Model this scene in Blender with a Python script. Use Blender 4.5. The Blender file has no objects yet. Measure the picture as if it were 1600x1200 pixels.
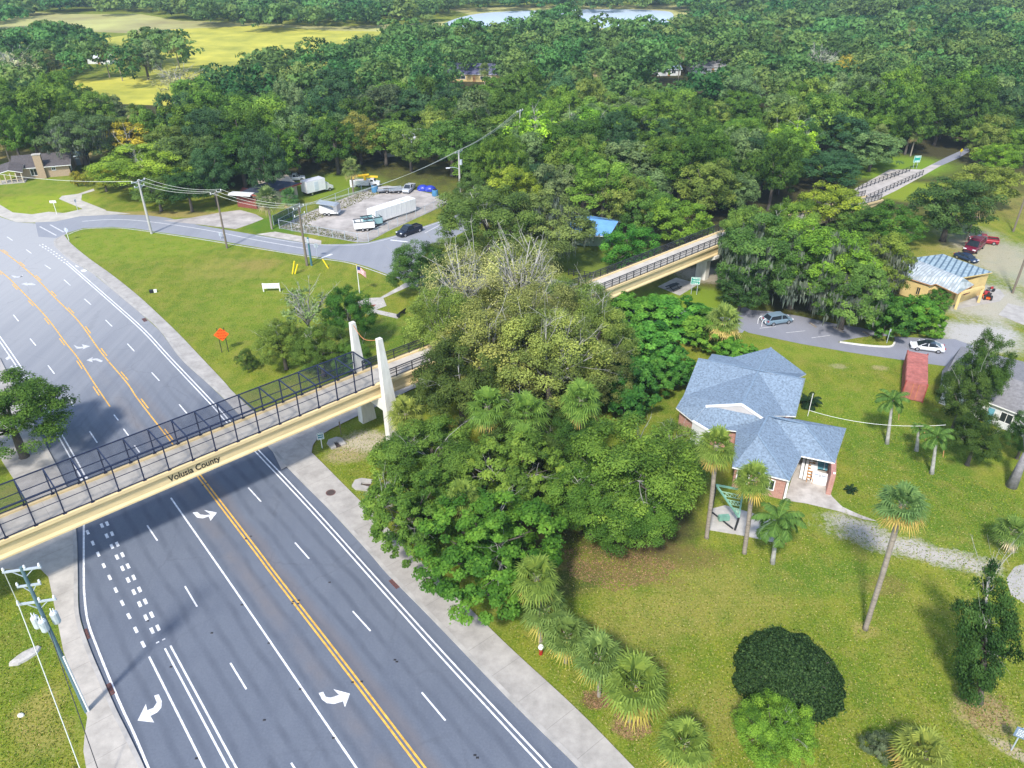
import bpy, math, random
import numpy as np
from mathutils import Vector, Matrix
from mathutils.geometry import tessellate_polygon

S = bpy.context.scene
C = S.collection
R = math.radians
rnd = random.Random(7)
nr = np.random.default_rng(11)

# ---------------------------------------------------------------- camera
FPX, CAM_H = 1180.0, 52.0
PITCH = math.atan(710 / FPX)
CP, SP = math.cos(PITCH), math.sin(PITCH)
cam = bpy.data.cameras.new('camera')
cam.sensor_width = 36.0
cam.lens = 36.0 * FPX / 1600.0
cam.clip_start = 0.5
cam.clip_end = 6000
cam_o = bpy.data.objects.new('camera', cam)
C.objects.link(cam_o)
cam_o.location = (0, 0, CAM_H)
cam_o.rotation_euler = (math.pi / 2 - PITCH, 0, 0)
S.camera = cam_o

# ---------------------------------------------------------------- light
SUN_AZ, SUN_EL = R(21), R(48)          # azimuth the light travels to, elevation of the sun
w = bpy.data.worlds.new('World')
S.world = w
w.use_nodes = True
wn = w.node_tree
bg = wn.nodes['Background']
sky = wn.nodes.new('ShaderNodeTexSky')
sky.sky_type = 'NISHITA'
sky.sun_disc = False
sky.sun_elevation = SUN_EL
sky.sun_rotation = SUN_AZ + math.pi
sky.air_density = 1.0
sky.dust_density = 1.0
wn.links.new(sky.outputs[0], bg.inputs[0])
bg.inputs[1].default_value = 0.15
sl = bpy.data.lights.new('sun', 'SUN')
sl.energy = 2.7
sl.angle = R(6)
sl.color = (1.0, 0.955, 0.88)
sun = bpy.data.objects.new('sun', sl)
C.objects.link(sun)
sun.location = (-40, -60, 120)
sun.rotation_euler = Vector((math.sin(SUN_AZ) * math.cos(SUN_EL), math.cos(SUN_AZ) * math.cos(SUN_EL), -math.sin(SUN_EL))).to_track_quat('-Z', 'Y').to_euler()
S.view_settings.view_transform = 'Standard'
S.view_settings.look = 'None'
S.view_settings.exposure = 0.97
S.view_settings.gamma = 1

# ---------------------------------------------------------------- survey helpers: where a point of the photograph stands in the world
def P(x, y, z=0.0):
    dx, u = x - 800, 600 - y
    d = (dx, u * SP + FPX * CP, u * CP - FPX * SP)
    t = (z - CAM_H) / d[2]
    return Vector((d[0] * t, d[1] * t, z))
def proj(X, Y, Z):
    zc = Y * CP - (Z - CAM_H) * SP
    return 800 + FPX * X / zc, 600 - FPX * (Y * SP + (Z - CAM_H) * CP) / zc
def depth(X, Y, Z=0):
    return Y * CP - (Z - CAM_H) * SP
def height_at(x, y, ytop):
    g = P(x, y)
    lo, hi = 0, 60
    for i in range(50):
        m = (lo + hi) / 2
        if proj(g.x, g.y, m)[1] > ytop: lo = m
        else: hi = m
    return lo

# ---------------------------------------------------------------- materials
def _nodes(name):
    m = bpy.data.materials.new(name)
    m.use_nodes = True
    nt = m.node_tree
    return m, nt, nt.nodes['Principled BSDF']
def mat(name, col, rough=0.75, var=0.15, scale=2.0, metal=0.0, col2=None, bump=0.0, spec=0.4, detail=4.0, stretch=None, rot=0.0):
    m, nt, b = _nodes(name)
    tc = nt.nodes.new('ShaderNodeTexCoord')
    nz = nt.nodes.new('ShaderNodeTexNoise')
    nz.inputs['Scale'].default_value = scale
    nz.inputs['Detail'].default_value = detail
    nz.inputs['Roughness'].default_value = 0.65
    src = tc.outputs['Object']
    if stretch:
        mp = nt.nodes.new('ShaderNodeMapping')
        mp.inputs['Rotation'].default_value = (0, 0, rot)
        mp.inputs['Scale'].default_value = stretch
        nt.links.new(src, mp.inputs[0]); src = mp.outputs[0]
    nt.links.new(src, nz.inputs['Vector'])
    rp = nt.nodes.new('ShaderNodeValToRGB')
    c2 = col2 or tuple(min(1, c * (1 + var)) for c in col)
    c1 = tuple(c * (1 - var) for c in col)
    rp.color_ramp.elements[0].position = 0.3
    rp.color_ramp.elements[1].position = 0.7
    rp.color_ramp.elements[0].color = (*c1, 1)
    rp.color_ramp.elements[1].color = (*c2, 1)
    nt.links.new(nz.outputs[0], rp.inputs[0])
    nt.links.new(rp.outputs[0], b.inputs['Base Color'])
    b.inputs['Roughness'].default_value = rough
    b.inputs['Metallic'].default_value = metal
    b.inputs['Specular IOR Level'].default_value = spec
    if bump:
        bp = nt.nodes.new('ShaderNodeBump')
        bp.inputs['Strength'].default_value = bump
        bp.inputs['Distance'].default_value = 0.05
        nt.links.new(nz.outputs[0], bp.inputs['Height'])
        nt.links.new(bp.outputs[0], b.inputs['Normal'])
    return m

def _mixrgb(nt, fac, a, bcol, mode='MIX'):
    mx = nt.nodes.new('ShaderNodeMix')
    mx.data_type = 'RGBA'
    mx.blend_type = mode
    for s, v in ((mx.inputs[0], fac), (mx.inputs[6], a), (mx.inputs[7], bcol)):
        if hasattr(v, 'is_output') or isinstance(v, bpy.types.NodeSocket): nt.links.new(v, s)
        elif isinstance(v, tuple): s.default_value = (*v, 1) if len(v) == 3 else v
        else: s.default_value = v
    return mx.outputs[2]
def _noise(nt, src, scale, detail=4, rough=0.6):
    nz = nt.nodes.new('ShaderNodeTexNoise')
    nz.inputs['Scale'].default_value = scale
    nz.inputs['Detail'].default_value = detail
    nz.inputs['Roughness'].default_value = rough
    nt.links.new(src, nz.inputs['Vector'])
    return nz.outputs[0]
def _ramp(nt, src, p0, p1, c0=(0, 0, 0), c1=(1, 1, 1)):
    if p0 > p1: p0, p1, c0, c1 = p1, p0, c1, c0
    rp = nt.nodes.new('ShaderNodeValToRGB')
    rp.color_ramp.elements[0].position = p0
    rp.color_ramp.elements[1].position = p1
    rp.color_ramp.elements[0].color = (*c0, 1)
    rp.color_ramp.elements[1].color = (*c1, 1)
    nt.links.new(src, rp.inputs[0])
    return rp.outputs[0]
def _math(nt, op, a, b=None):
    n = nt.nodes.new('ShaderNodeMath')
    n.operation = op
    for i, v in enumerate((a, b)):
        if v is None: continue
        if isinstance(v, bpy.types.NodeSocket): nt.links.new(v, n.inputs[i])
        else: n.inputs[i].default_value = v
    return n.outputs[0]

def leaf_mat(name, transl=0.3, rough=0.65):
    """colour = the tree's own object colour, varied leaf by leaf with the mesh attribute 'tint'"""
    m, nt, b = _nodes(name)
    oi = nt.nodes.new('ShaderNodeObjectInfo')
    at = nt.nodes.new('ShaderNodeAttribute')
    at.attribute_name = 'tint'
    hs = nt.nodes.new('ShaderNodeHueSaturation')
    nt.links.new(oi.outputs['Color'], hs.inputs['Color'])
    h = _math(nt, 'MULTIPLY_ADD', at.outputs['Fac'], -0.05)
    h.node.inputs[2].default_value = 0.525
    ah = nt.nodes.new('ShaderNodeAttribute'); ah.attribute_name = 'hue'
    h = _math(nt, 'ADD', h, ah.outputs['Fac'])
    nt.links.new(h, hs.inputs['Hue'])
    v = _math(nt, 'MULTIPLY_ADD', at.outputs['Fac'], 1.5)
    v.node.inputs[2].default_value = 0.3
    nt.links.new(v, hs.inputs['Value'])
    nt.links.new(hs.outputs[0], b.inputs['Base Color'])
    b.inputs['Roughness'].default_value = rough
    b.inputs['Specular IOR Level'].default_value = 0.15
    tr = nt.nodes.new('ShaderNodeBsdfTranslucent')
    nt.links.new(hs.outputs[0], tr.inputs['Color'])
    mx = nt.nodes.new('ShaderNodeMixShader')
    mx.inputs[0].default_value = transl
    out = nt.nodes['Material Output']
    nt.links.new(b.outputs[0], mx.inputs[1])
    nt.links.new(tr.outputs[0], mx.inputs[2])
    nt.links.new(mx.outputs[0], out.inputs[0])
    return m

M = {}
M['leaf'] = leaf_mat('leaf')
M['bark'] = mat('bark', (0.10, 0.085, 0.07), 0.9, 0.4, 3.0, stretch=(4, 4, 0.7))
M['pale_bark'] = mat('pale_bark', (0.36, 0.35, 0.32), 0.9, 0.3, 2.0)
M['palm_bark'] = mat('palm_bark', (0.27, 0.23, 0.19), 0.9, 0.3, 1.5, stretch=(1, 1, 6))
M['concrete'] = mat('concrete', (0.36, 0.34, 0.315), 0.85, 0.2, 0.8, bump=0.1)
M['pale_concrete'] = mat('pale_concrete', (0.42, 0.395, 0.36), 0.85, 0.25, 0.8, detail=8)
M['white_concrete'] = mat('white_concrete', (0.64, 0.625, 0.57), 0.8, 0.2, 1.1, stretch=(1.6, 1.6, .3), detail=7)
M['yellow_girder'] = mat('yellow_girder', (0.74, 0.57, 0.3), 0.7, 0.12, 0.9, stretch=(.5, 1, 2.5), detail=7)
M['navy_metal'] = mat('navy_metal', (0.014, 0.02, 0.05), 0.45, 0.2, 2)
M['black_metal'] = mat('black_metal', (0.02, 0.022, 0.028), 0.5, 0.2, 2)
M['steel'] = mat('steel', (0.45, 0.46, 0.48), 0.4, 0.15, 3, metal=0.6)
M['grey_metal'] = mat('grey_metal', (0.4, 0.45, 0.5), 0.5, 0.15, 3)
M['white_paint'] = mat('white_paint', (0.8, 0.8, 0.79), 0.5, 0.05, 1.5)
M['wood_pole'] = mat('wood_pole', (0.17, 0.14, 0.11), 0.9, 0.3, 2, stretch=(3, 3, .4))
M['grey_pole'] = mat('grey_pole', (0.42, 0.41, 0.39), 0.85, 0.15, 1)
M['teal_pole'] = mat('teal_pole', (0.06, 0.16, 0.19), 0.8, 0.2, 1)
M['rubber'] = mat('rubber', (0.02, 0.02, 0.022), 0.9, 0.2, 4)
M['glass'] = mat('glass', (0.02, 0.027, 0.035), 0.08, 0.2, 1, spec=0.7)
M['chrome'] = mat('chrome', (0.55, 0.56, 0.58), 0.3, 0.1, 4, metal=0.8)
M['lamp_white'] = mat('lamp_white', (0.75, 0.77, 0.8), 0.2, 0.05, 4)
M['lamp_red'] = mat('lamp_red', (0.35, 0.02, 0.02), 0.3, 0.1, 4)
M['shingle_blue'] = mat('shingle_blue', (0.165, 0.22, 0.285), 0.85, 0.45, 4.2, detail=8)
M['shingle_brown'] = mat('shingle_brown', (0.085, 0.075, 0.075), 0.9, 0.3, 2.5)
M['shingle_dark'] = mat('shingle_dark', (0.035, 0.045, 0.07), 0.85, 0.3, 1.5)
M['shingle_grey'] = mat('shingle_grey', (0.2, 0.195, 0.2), 0.9, 0.25, 2.5)
M['tan_brick'] = mat('tan_brick', (0.36, 0.27, 0.18), 0.85, 0.15, 4)
M['stucco_tan'] = mat('stucco_tan', (0.5, 0.42, 0.32), 0.85, 0.08, 1)
M['stucco_yellow'] = mat('stucco_yellow', (0.6, 0.45, 0.19), 0.8, 0.12, 0.8)
M['stucco_white'] = mat('stucco_white', (0.62, 0.63, 0.62), 0.8, 0.1, 1)
M['stucco_green'] = mat('stucco_green', (0.32, 0.42, 0.34), 0.8, 0.1, 1)
M['red_paint'] = mat('red_paint', (0.3, 0.06, 0.045), 0.7, 0.25, 2)
M['rust_red'] = mat('rust_red', (0.36, 0.125, 0.105), 0.8, 0.35, 1.3, detail=8)
M['dark_brick_red'] = mat('dark_brick_red', (0.2, 0.055, 0.045), 0.85, 0.35, 5)
M['green_paint'] = mat('green_paint', (0.16, 0.33, 0.25), 0.6, 0.25, 2)
M['orange'] = mat('orange', (0.85, 0.12, 0.01), 0.5, 0.08, 3)
M['orange_rust'] = mat('orange_rust', (0.5, 0.2, 0.07), 0.7, 0.2, 3)
M['sign_green'] = mat('sign_green', (0.02, 0.3, 0.23), 0.5, 0.1, 3)
M['sign_teal'] = mat('sign_teal', (0.01, 0.16, 0.24), 0.5, 0.15, 3)
M['yellow_plastic'] = mat('yellow_plastic', (0.8, 0.62, 0.02), 0.5, 0.08, 3)
M['boom_yellow'] = mat('boom_yellow', (0.8, 0.5, 0.02), 0.5, 0.08, 3)
M['blue_tarp'] = mat('blue_tarp', (0.02, 0.04, 0.35), 0.5, 0.3, 2)
M['blue_barrel'] = mat('blue_barrel', (0.06, 0.2, 0.36), 0.6, 0.15, 2)
M['wood'] = mat('wood', (0.42, 0.22, 0.09), 0.7, 0.25, 3)
M['flag_red'] = mat('flag_red', (0.5, 0.05, 0.06), 0.8, 0.1, 3)
M['flag_blue'] = mat('flag_blue', (0.03, 0.04, 0.18), 0.8, 0.1, 3)
M['wire'] = mat('wire', (0.05, 0.05, 0.055), 0.6, 0.1, 3)
M['pale_wire'] = mat('pale_wire', (0.6, 0.62, 0.55), 0.6, 0.1, 3)
M['manhole'] = mat('manhole', (0.07, 0.05, 0.045), 0.7, 0.3, 6)
M['rust_grate'] = mat('rust_grate', (0.12, 0.05, 0.045), 0.8, 0.3, 6)
M['rock'] = mat('rock', (0.42, 0.4, 0.37), 0.9, 0.25, 1.5, bump=0.3)
M['teal_glass'] = mat('teal_glass', (0.12, 0.32, 0.4), 0.3, 0.3, 1.5)

def tin_mat(name, col, col2, period, ang):
    """corrugated sheet roof: ribs run down the slope"""
    m, nt, b = _nodes(name)
    tc = nt.nodes.new('ShaderNodeTexCoord')
    mp = nt.nodes.new('ShaderNodeMapping')
    mp.inputs['Rotation'].default_value = (0, 0, ang)
    nt.links.new(tc.outputs['Object'], mp.inputs[0])
    wv = nt.nodes.new('ShaderNodeTexWave')
    wv.inputs['Scale'].default_value = 0.314 / period
    wv.inputs['Distortion'].default_value = 0.6
    wv.inputs['Detail'].default_value = 1
    nt.links.new(mp.outputs[0], wv.inputs[0])
    f = _ramp(nt, wv.outputs['Fac'], 0.12, 0.3)
    n = _noise(nt, tc.outputs['Object'], 1.1, 6, 0.7)
    g = _ramp(nt, n, 0.42, 0.62)
    a = _mixrgb(nt, g, col, tuple(c * 0.6 for c in col))
    c = _mixrgb(nt, f, col2, a)
    nt.links.new(c, b.inputs['Base Color'])
    b.inputs['Roughness'].default_value = 0.5
    return m

def brick_mat(name, c1, c2, mortar):
    m, nt, b = _nodes(name)
    tc = nt.nodes.new('ShaderNodeTexCoord')
    sx = nt.nodes.new('ShaderNodeSeparateXYZ')
    nt.links.new(tc.outputs['Object'], sx.inputs[0])
    u = _math(nt, 'ADD', sx.outputs[0], sx.outputs[1])
    cx = nt.nodes.new('ShaderNodeCombineXYZ')
    nt.links.new(u, cx.inputs[0]); nt.links.new(sx.outputs[2], cx.inputs[1])
    br = nt.nodes.new('ShaderNodeTexBrick')
    br.inputs['Color1'].default_value = (*c1, 1)
    br.inputs['Color2'].default_value = (*c2, 1)
    br.inputs['Mortar'].default_value = (*mortar, 1)
    br.inputs['Scale'].default_value = 2.2
    br.inputs['Mortar Size'].default_value = 0.02
    nt.links.new(cx.outputs[0], br.inputs['Vector'])
    n = _noise(nt, tc.outputs['Object'], 3, 4)
    c = _mixrgb(nt, 0.5, br.outputs[0], _mixrgb(nt, n, tuple(x * .5 for x in c1), tuple(min(1, x * 1.5) for x in c2)))
    nt.links.new(c, b.inputs['Base Color'])
    b.inputs['Roughness'].default_value = 0.9
    return m
M['brick'] = brick_mat('brick', (0.34, 0.13, 0.10), (0.45, 0.24, 0.19), (0.45, 0.4, 0.35))

def paint(name, col, rough=0.3, metal=0.2):
    return mat(name, col, rough, 0.08, 2, metal=metal, spec=0.6)

# ---------------------------------------------------------------- mesh helpers
class MB:
    """collects shapes; build() links them as one mesh object"""
    def __init__(s):
        s.v, s.f, s.mi = [], [], []
        s.m = 0
    def add(s, vs, fs):
        o = len(s.v)
        s.v += [tuple(v) for v in vs]
        for f in fs:
            s.f.append([i + o for i in f]); s.mi.append(s.m)
        return s
    def box(s, c, d, rz=0.0, tilt=None):
        x, y, z = d[0] / 2, d[1] / 2, d[2] / 2
        vs = [Vector((a * x, b * y, e * z)) for e in (-1, 1) for a, b in ((-1, -1), (1, -1), (1, 1), (-1, 1))]
        m = Matrix.Rotation(rz, 3, 'Z')
        if tilt: m = m @ Matrix.Rotation(tilt[0], 3, 'X') @ Matrix.Rotation(tilt[1], 3, 'Y')
        c = Vector(c)
        return s.add([m @ v + c for v in vs], [(3, 2, 1, 0), (4, 5, 6, 7), (0, 1, 5, 4), (1, 2, 6, 5), (2, 3, 7, 6), (3, 0, 4, 7)])
    def beam(s, a, b, w_, h_=None, up=(0, 0, 1)):
        a, b = Vector(a), Vector(b)
        d = b - a
        L = d.length
        if L < 1e-6: return s
        d = d / L
        u = Vector(up)
        if abs(d.dot(u)) > 0.95: u = Vector((0, 1, 0)) if abs(d.y) < .9 else Vector((1, 0, 0))
        x = d.cross(u).normalized(); u = x.cross(d)
        h_ = h_ or w_
        vs = [p + x * i * w_ / 2 + u * j * h_ / 2 for p in (a, b) for i, j in ((-1, -1), (1, -1), (1, 1), (-1, 1))]
        return s.add(vs, [(0, 1, 2, 3), (7, 6, 5, 4), (4, 5, 1, 0), (5, 6, 2, 1), (6, 7, 3, 2), (7, 4, 0, 3)])
    def tube(s, pts, rad, n=8, cap=True):
        pts = [Vector(p) for p in pts]
        if not hasattr(rad, '__len__'): rad = [rad] * len(pts)
        if len(rad) != len(pts):
            k = [i * (len(rad) - 1) / (len(pts) - 1) for i in range(len(pts))]
            rad = [rad[int(f)] + (rad[min(int(f) + 1, len(rad) - 1)] - rad[int(f)]) * (f - int(f)) for f in k]
        rings = []
        for i, p in enumerate(pts):
            d = (pts[min(i + 1, len(pts) - 1)] - pts[max(i - 1, 0)]).normalized()
            u = Vector((0, 0, 1)) if abs(d.z) < 0.9 else Vector((1, 0, 0))
            x = d.cross(u).normalized(); y = x.cross(d)
            rings.append([p + (x * math.cos(t * 2 * math.pi / n) + y * math.sin(t * 2 * math.pi / n)) * rad[i] for t in range(n)])
        return s.loft(rings, cap)
    def loft(s, rings, cap=True):
        n = len(rings[0])
        vs = [v for r in rings for v in r]
        fs = []
        for k in range(len(rings) - 1):
            for t in range(n):
                a, b = k * n + t, k * n + (t + 1) % n
                fs.append((a, b, b + n, a + n))
        if cap:
            fs.append(tuple(range(n - 1, -1, -1)))
            fs.append(tuple((len(rings) - 1) * n + t for t in range(n)))
        return s.add(vs, fs)
    def poly(s, pts):
        return s.add(pts, [tuple(range(len(pts)))])
    def prism(s, pts, z0, z1):
        n = len(pts)
        if sum(pts[i][0] * pts[(i + 1) % n][1] - pts[(i + 1) % n][0] * pts[i][1] for i in range(n)) < 0:
            pts = pts[::-1]
        vs = [(p[0], p[1], z0) for p in pts] + [(p[0], p[1], z1) for p in pts]
        return s.add(vs, [tuple(range(n - 1, -1, -1)), tuple(range(n, 2 * n))] + [(i, (i + 1) % n, (i + 1) % n + n, i + n) for i in range(n)])
    def disc(s, c, r, n=12, ax=None):
        c = Vector(c)
        return s.poly([c + Vector((math.cos(t * 2 * math.pi / n) * r, math.sin(t * 2 * math.pi / n) * r, 0)) for t in range(n)])
    def cyl(s, a, b, r, n=12):
        return s.tube([a, b], r, n)
    def mesh(s, name, mats, smooth=False):
        me = bpy.data.meshes.new(name)
        me.from_pydata(s.v, [], s.f)
        for m_ in (mats if isinstance(mats, (list, tuple)) else [mats]):
            me.materials.append(M[m_] if isinstance(m_, str) else m_)
        me.polygons.foreach_set('material_index', s.mi)
        if smooth: me.polygons.foreach_set('use_smooth', [True] * len(s.f))
        me.update()
        return me
    def build(s, name, mats, parent=None, smooth=False, loc=(0, 0, 0), label=None):
        o = bpy.data.objects.new(name, s.mesh(name, mats, smooth))
        C.objects.link(o)
        o.location = loc
        if parent: o.parent = parent
        if label: o['label'] = label
        return o

def thing(name, label, cat, loc=(0, 0, 0), rz=0.0, group=None, scale=None):
    o = bpy.data.objects.new(name, None)
    o.empty_display_size = 0.5
    C.objects.link(o)
    o.location = loc
    o.rotation_euler = (0, 0, rz)
    if scale: o.scale = scale
    return tag(o, label, cat, group)
def tag(o, label, cat, group=None):
    o['label'] = label; o['category'] = cat
    if group: o['group'] = group
    return o
def setting(o, kind='structure'):
    o['kind'] = kind
    return o
def dup(root, loc, rz=None, label=None, scale=None):
    """a copy of a thing with copies of its parts and sub-parts"""
    kids = {}
    for o in bpy.data.objects:
        if o.parent: kids.setdefault(o.parent, []).append(o)
    r = root.copy(); C.objects.link(r); r.location = loc
    if rz is not None: r.rotation_euler = (0, 0, rz)
    if scale: r.scale = scale
    if label: r['label'] = label
    for ch in kids.get(root, []):
        c = ch.copy(); C.objects.link(c); c.parent = r
        for g in kids.get(ch, []):
            d = g.copy(); C.objects.link(d); d.parent = c
    return r

def cr(pts, n=6):
    """Catmull-Rom through points"""
    pts = [Vector(p) for p in pts]
    if len(pts) < 3: 
        return [pts[0].lerp(pts[-1], i / n) for i in range(n + 1)]
    out = []
    for i in range(len(pts) - 1):
        p0, p1, p2, p3 = pts[max(i - 1, 0)], pts[i], pts[i + 1], pts[min(i + 2, len(pts) - 1)]
        for k in range(n):
            t = k / n
            out.append(0.5 * ((2 * p1) + (p2 - p0) * t + (2 * p0 - 5 * p1 + 4 * p2 - p3) * t * t + (3 * p1 - p0 - 3 * p2 + p3) * t ** 3))
    out.append(pts[-1])
    return out
def PX(pp, z=0.0):
    return [P(x, y, z) for x, y in pp]
def strip(mb, line, wd, z, off=0.0):
    """a flat band of width wd along a world polyline, shifted sideways by off (right is positive)"""
    L, Rr = [], []
    for i, p in enumerate(line):
        d = line[min(i + 1, len(line) - 1)] - line[max(i - 1, 0)]
        d.z = 0; d.normalize()
        n = Vector((d.y, -d.x, 0))
        L.append(p + n * (off - wd / 2)); Rr.append(p + n * (off + wd / 2))
    n = len(line)
    mb.add([(p.x, p.y, z) for p in L] + [(p.x, p.y, z) for p in Rr], [(i, n + i, n + i + 1, i + 1) for i in range(n - 1)])
def dashes(mb, line, wd, z, on, gap, off=0.0, start=0.0):
    acc, pos, cur = 0.0, start, []
    pts = cr(line, 1) if False else line
    # resample at 0.25 m
    fine = [pts[0]]
    for a, b in zip(pts, pts[1:]):
        L = (b - a).length
        k = max(1, int(L / 0.07))
        fine += [a.lerp(b, (i + 1) / k) for i in range(k)]
    s, run = 0.0, []
    for a, b in zip(fine, fine[1:]):
        ph = (s + start) % (on + gap)
        if ph < on: run.append(a)
        elif run:
            if len(run) > 1: strip(mb, run, wd, z, off)
            run = []
        s += (b - a).length
    if len(run) > 1: strip(mb, run, wd, z, off)
def sheet(name, pp, z, m, smooth_n=0, th=None):
    """a flat sheet of ground cover outlined from survey points"""
    pts = PX(pp)
    if smooth_n:
        pts = cr(pts + [pts[0]], smooth_n)[:-1]
    mb = MB()
    if th: mb.prism([(p.x, p.y) for p in pts], -0.05, z)
    else:
        q = [(p.x, p.y, z) for p in pts]
        n = len(q)
        if sum(q[i][0] * q[(i + 1) % n][1] - q[(i + 1) % n][0] * q[i][1] for i in range(n)) < 0: q = q[::-1]
        mb.poly(q)
    return setting(mb.build(name, m))
def pframe(a, b):
    """angle of the ground direction from survey point a to b, and its length"""
    A, B = P(*a), P(*b)
    d = B - A
    return math.atan2(d.y, d.x), d.length, A, B
# ================================================================ SETTING
def ground_material():
    m, nt, b = _nodes('grass_ground')
    tc = nt.nodes.new('ShaderNodeTexCoord')
    p = tc.outputs['Object']
    n1 = _noise(nt, p, 0.09, 5, 0.6)
    n2 = _noise(nt, p, 0.45, 6, 0.65)
    n3 = _noise(nt, p, 5.5, 6, 0.8)
    n4 = _noise(nt, p, 0.022, 3, 0.5)
    base = _mixrgb(nt, _ramp(nt, n1, 0.36, 0.64), (0.12, 0.195, 0.011), (0.23, 0.25, 0.02))
    base = _mixrgb(nt, _math(nt, 'MULTIPLY', _ramp(nt, n4, 0.4, 0.62), 0.35), base, (0.105, 0.16, 0.01))
    # mowing passes
    def streak(ang, amt, sc=0.55):
        nonlocal base
        mp = nt.nodes.new('ShaderNodeMapping')
        mp.inputs['Rotation'].default_value = (0, 0, ang)
        mp.inputs['Scale'].default_value = (sc, 0.05, 1)
        nt.links.new(p, mp.inputs[0])
        s_ = _noise(nt, mp.outputs[0], 1.0, 5, 0.65)
        base = _mixrgb(nt, _math(nt, 'MULTIPLY', _ramp(nt, s_, 0.42, 0.62), amt), base, (0.10, 0.155, 0.012))
        base = _mixrgb(nt, _math(nt, 'MULTIPLY', _ramp(nt, s_, 0.5, 0.3), amt * .7), base, (0.27, 0.265, 0.035))
    def fine():
        """tufts, straw and weeds over every soft patch"""
        nonlocal base
        base = _mixrgb(nt, _math(nt, 'MULTIPLY', _ramp(nt, n2, 0.46, 0.7), 0.65), base, (0.26, 0.225, 0.05))
        base = _mixrgb(nt, _math(nt, 'MULTIPLY', _ramp(nt, n2, 0.5, 0.3), 0.6), base, (0.085, 0.145, 0.012))
        base = _mixrgb(nt, _ramp(nt, n3, 0.53, 0.68), base, (0.36, 0.325, 0.1))
        base = _mixrgb(nt, _ramp(nt, n3, 0.47, 0.32), base, (0.05, 0.09, 0.01))
        n5 = _noise(nt, p, 1.3, 6, 0.8)
        base = _mixrgb(nt, _math(nt, 'MULTIPLY', _ramp(nt, n5, 0.6, 0.72), 0.55), base, (0.42, 0.36, 0.16))
        base = _mixrgb(nt, _math(nt, 'MULTIPLY', _ramp(nt, n5, 0.4, 0.28), 0.6), base, (0.055, 0.11, 0.012))
    # patches with shapes of their own: centre, radii, turn, colour, strength
    NA = _noise(nt, p, 0.17, 6, 0.75)
    NB = _noise(nt, p, 1.9, 8, 0.8)
    def patch(col, cx, cy, rx, ry, rot, col2, amt=1.0, ragged=0.9):
        mp = nt.nodes.new('ShaderNodeMapping')
        mp.vector_type = 'TEXTURE'
        mp.inputs['Location'].default_value = (cx, cy, 0)
        mp.inputs['Rotation'].default_value = (0, 0, rot)
        mp.inputs['Scale'].default_value = (rx, ry, 1)
        nt.links.new(p, mp.inputs[0])
        ln = nt.nodes.new('ShaderNodeVectorMath'); ln.operation = 'LENGTH'
        nt.links.new(mp.outputs[0], ln.inputs[0])
        a = _math(nt, 'MULTIPLY_ADD', NA, ragged); a.node.inputs[2].default_value = 0
        bb = _math(nt, 'MULTIPLY_ADD', NB, ragged * 1.1)
        nt.links.new(a, bb.node.inputs[2])
        d = _math(nt, 'MULTIPLY', _math(nt, 'ADD', ln.outputs['Value'], bb), 0.2)
        f = _ramp(nt, d, (0.8 + ragged * 0.92) / 5, (1.0 + ragged * 1.15) / 5, (amt, amt, amt), (0, 0, 0))
        return _mixrgb(nt, f, col, col2)
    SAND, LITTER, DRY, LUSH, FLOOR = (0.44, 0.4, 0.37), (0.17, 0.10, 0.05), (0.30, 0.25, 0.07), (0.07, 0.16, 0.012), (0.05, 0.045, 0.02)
    def px(x, y, rx, ry, c, amt=1.0, rag=0.9, rot=0.0):
        nonlocal base
        g = P(x, y)
        base = patch(base, g.x, g.y, rx, ry, rot, c, amt, rag)
    streak(R(35), 0.6)
    streak(R(-50), 0.35, 0.4)
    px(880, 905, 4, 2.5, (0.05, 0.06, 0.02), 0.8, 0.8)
    px(1110, 930, 8, 5, DRY, 0.45, 1.8)
    px(1000, 975, 5, 4, DRY, 0.4, 1.8)
    px(1120, 1120, 4, 3, DRY, 0.4, 1.8)
    px(1290, 900, 8, 3, LUSH, 0.6, 1.0)
    px(1500, 800, 9, 7, LUSH, 0.75, 0.9)
    px(1420, 690, 10, 9, LUSH, 0.7, 0.9)
    px(1330, 640, 8, 7, (0.13, 0.21, 0.012), 0.8, 0.9)
    px(1590, 320, 9, 24, DRY, 0.75, 1.2)
    px(1520, 400, 11, 8, DRY, 0.7, 1.2)
    px(985, 1135, 1.6, 1.0, (0.34, 0.2, 0.12), 0.8, 0.9)
    px(1352, 985, 1.3, 1.0, DRY, 0.8, 0.9)
    px(1540, 1115, 2.6, 2.0, (0.36, 0.26, 0.15), 0.8, 1.3)
    px(1580, 1172, 1.8, 0.6, (0.45, 0.36, 0.27), 0.9, 0.8, R(-40))
    px(930, 1170, 1.5, 0.9, DRY, 0.6, 1.1)
    px(1385, 915, 2.2, 1.6, (0.16, 0.13, 0.035), 0.7, 1.2)
    px(60, 1110, 2.0, 2.5, DRY, 0.7, 1.3)
    px(80, 1150, 2.0, 2.0, DRY, 0.6, 1.3)
    px(30, 1010, 4, 5, LUSH, 0.4, 0.9)
    px(200, 380, 22, 10, (0.17, 0.25, 0.015), 0.75, 0.8)
    px(440, 470, 15, 12, (0.15, 0.22, 0.015), 0.6, 0.9)
    px(360, 420, 8, 6, DRY, 0.35, 1.2)
    px(405, 413, 4, 3, (0.3, 0.2, 0.07), 0.5, 1.2)
    px(630, 520, 8, 7, LUSH, 0.7, 0.8)
    px(60, 320, 14, 10, (0.26, 0.34, 0.015), 0.8, 0.7)
    px(60, 243, 26, 7, (0.36, 0.27, 0.11), 0.9, 0.9)
    px(70, 290, 14, 8, (0.16, 0.24, 0.02), 0.6, 0.9)
    px(250, 335, 22, 2.4, (0.34, 0.25, 0.1), 0.8, 1.0)
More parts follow.
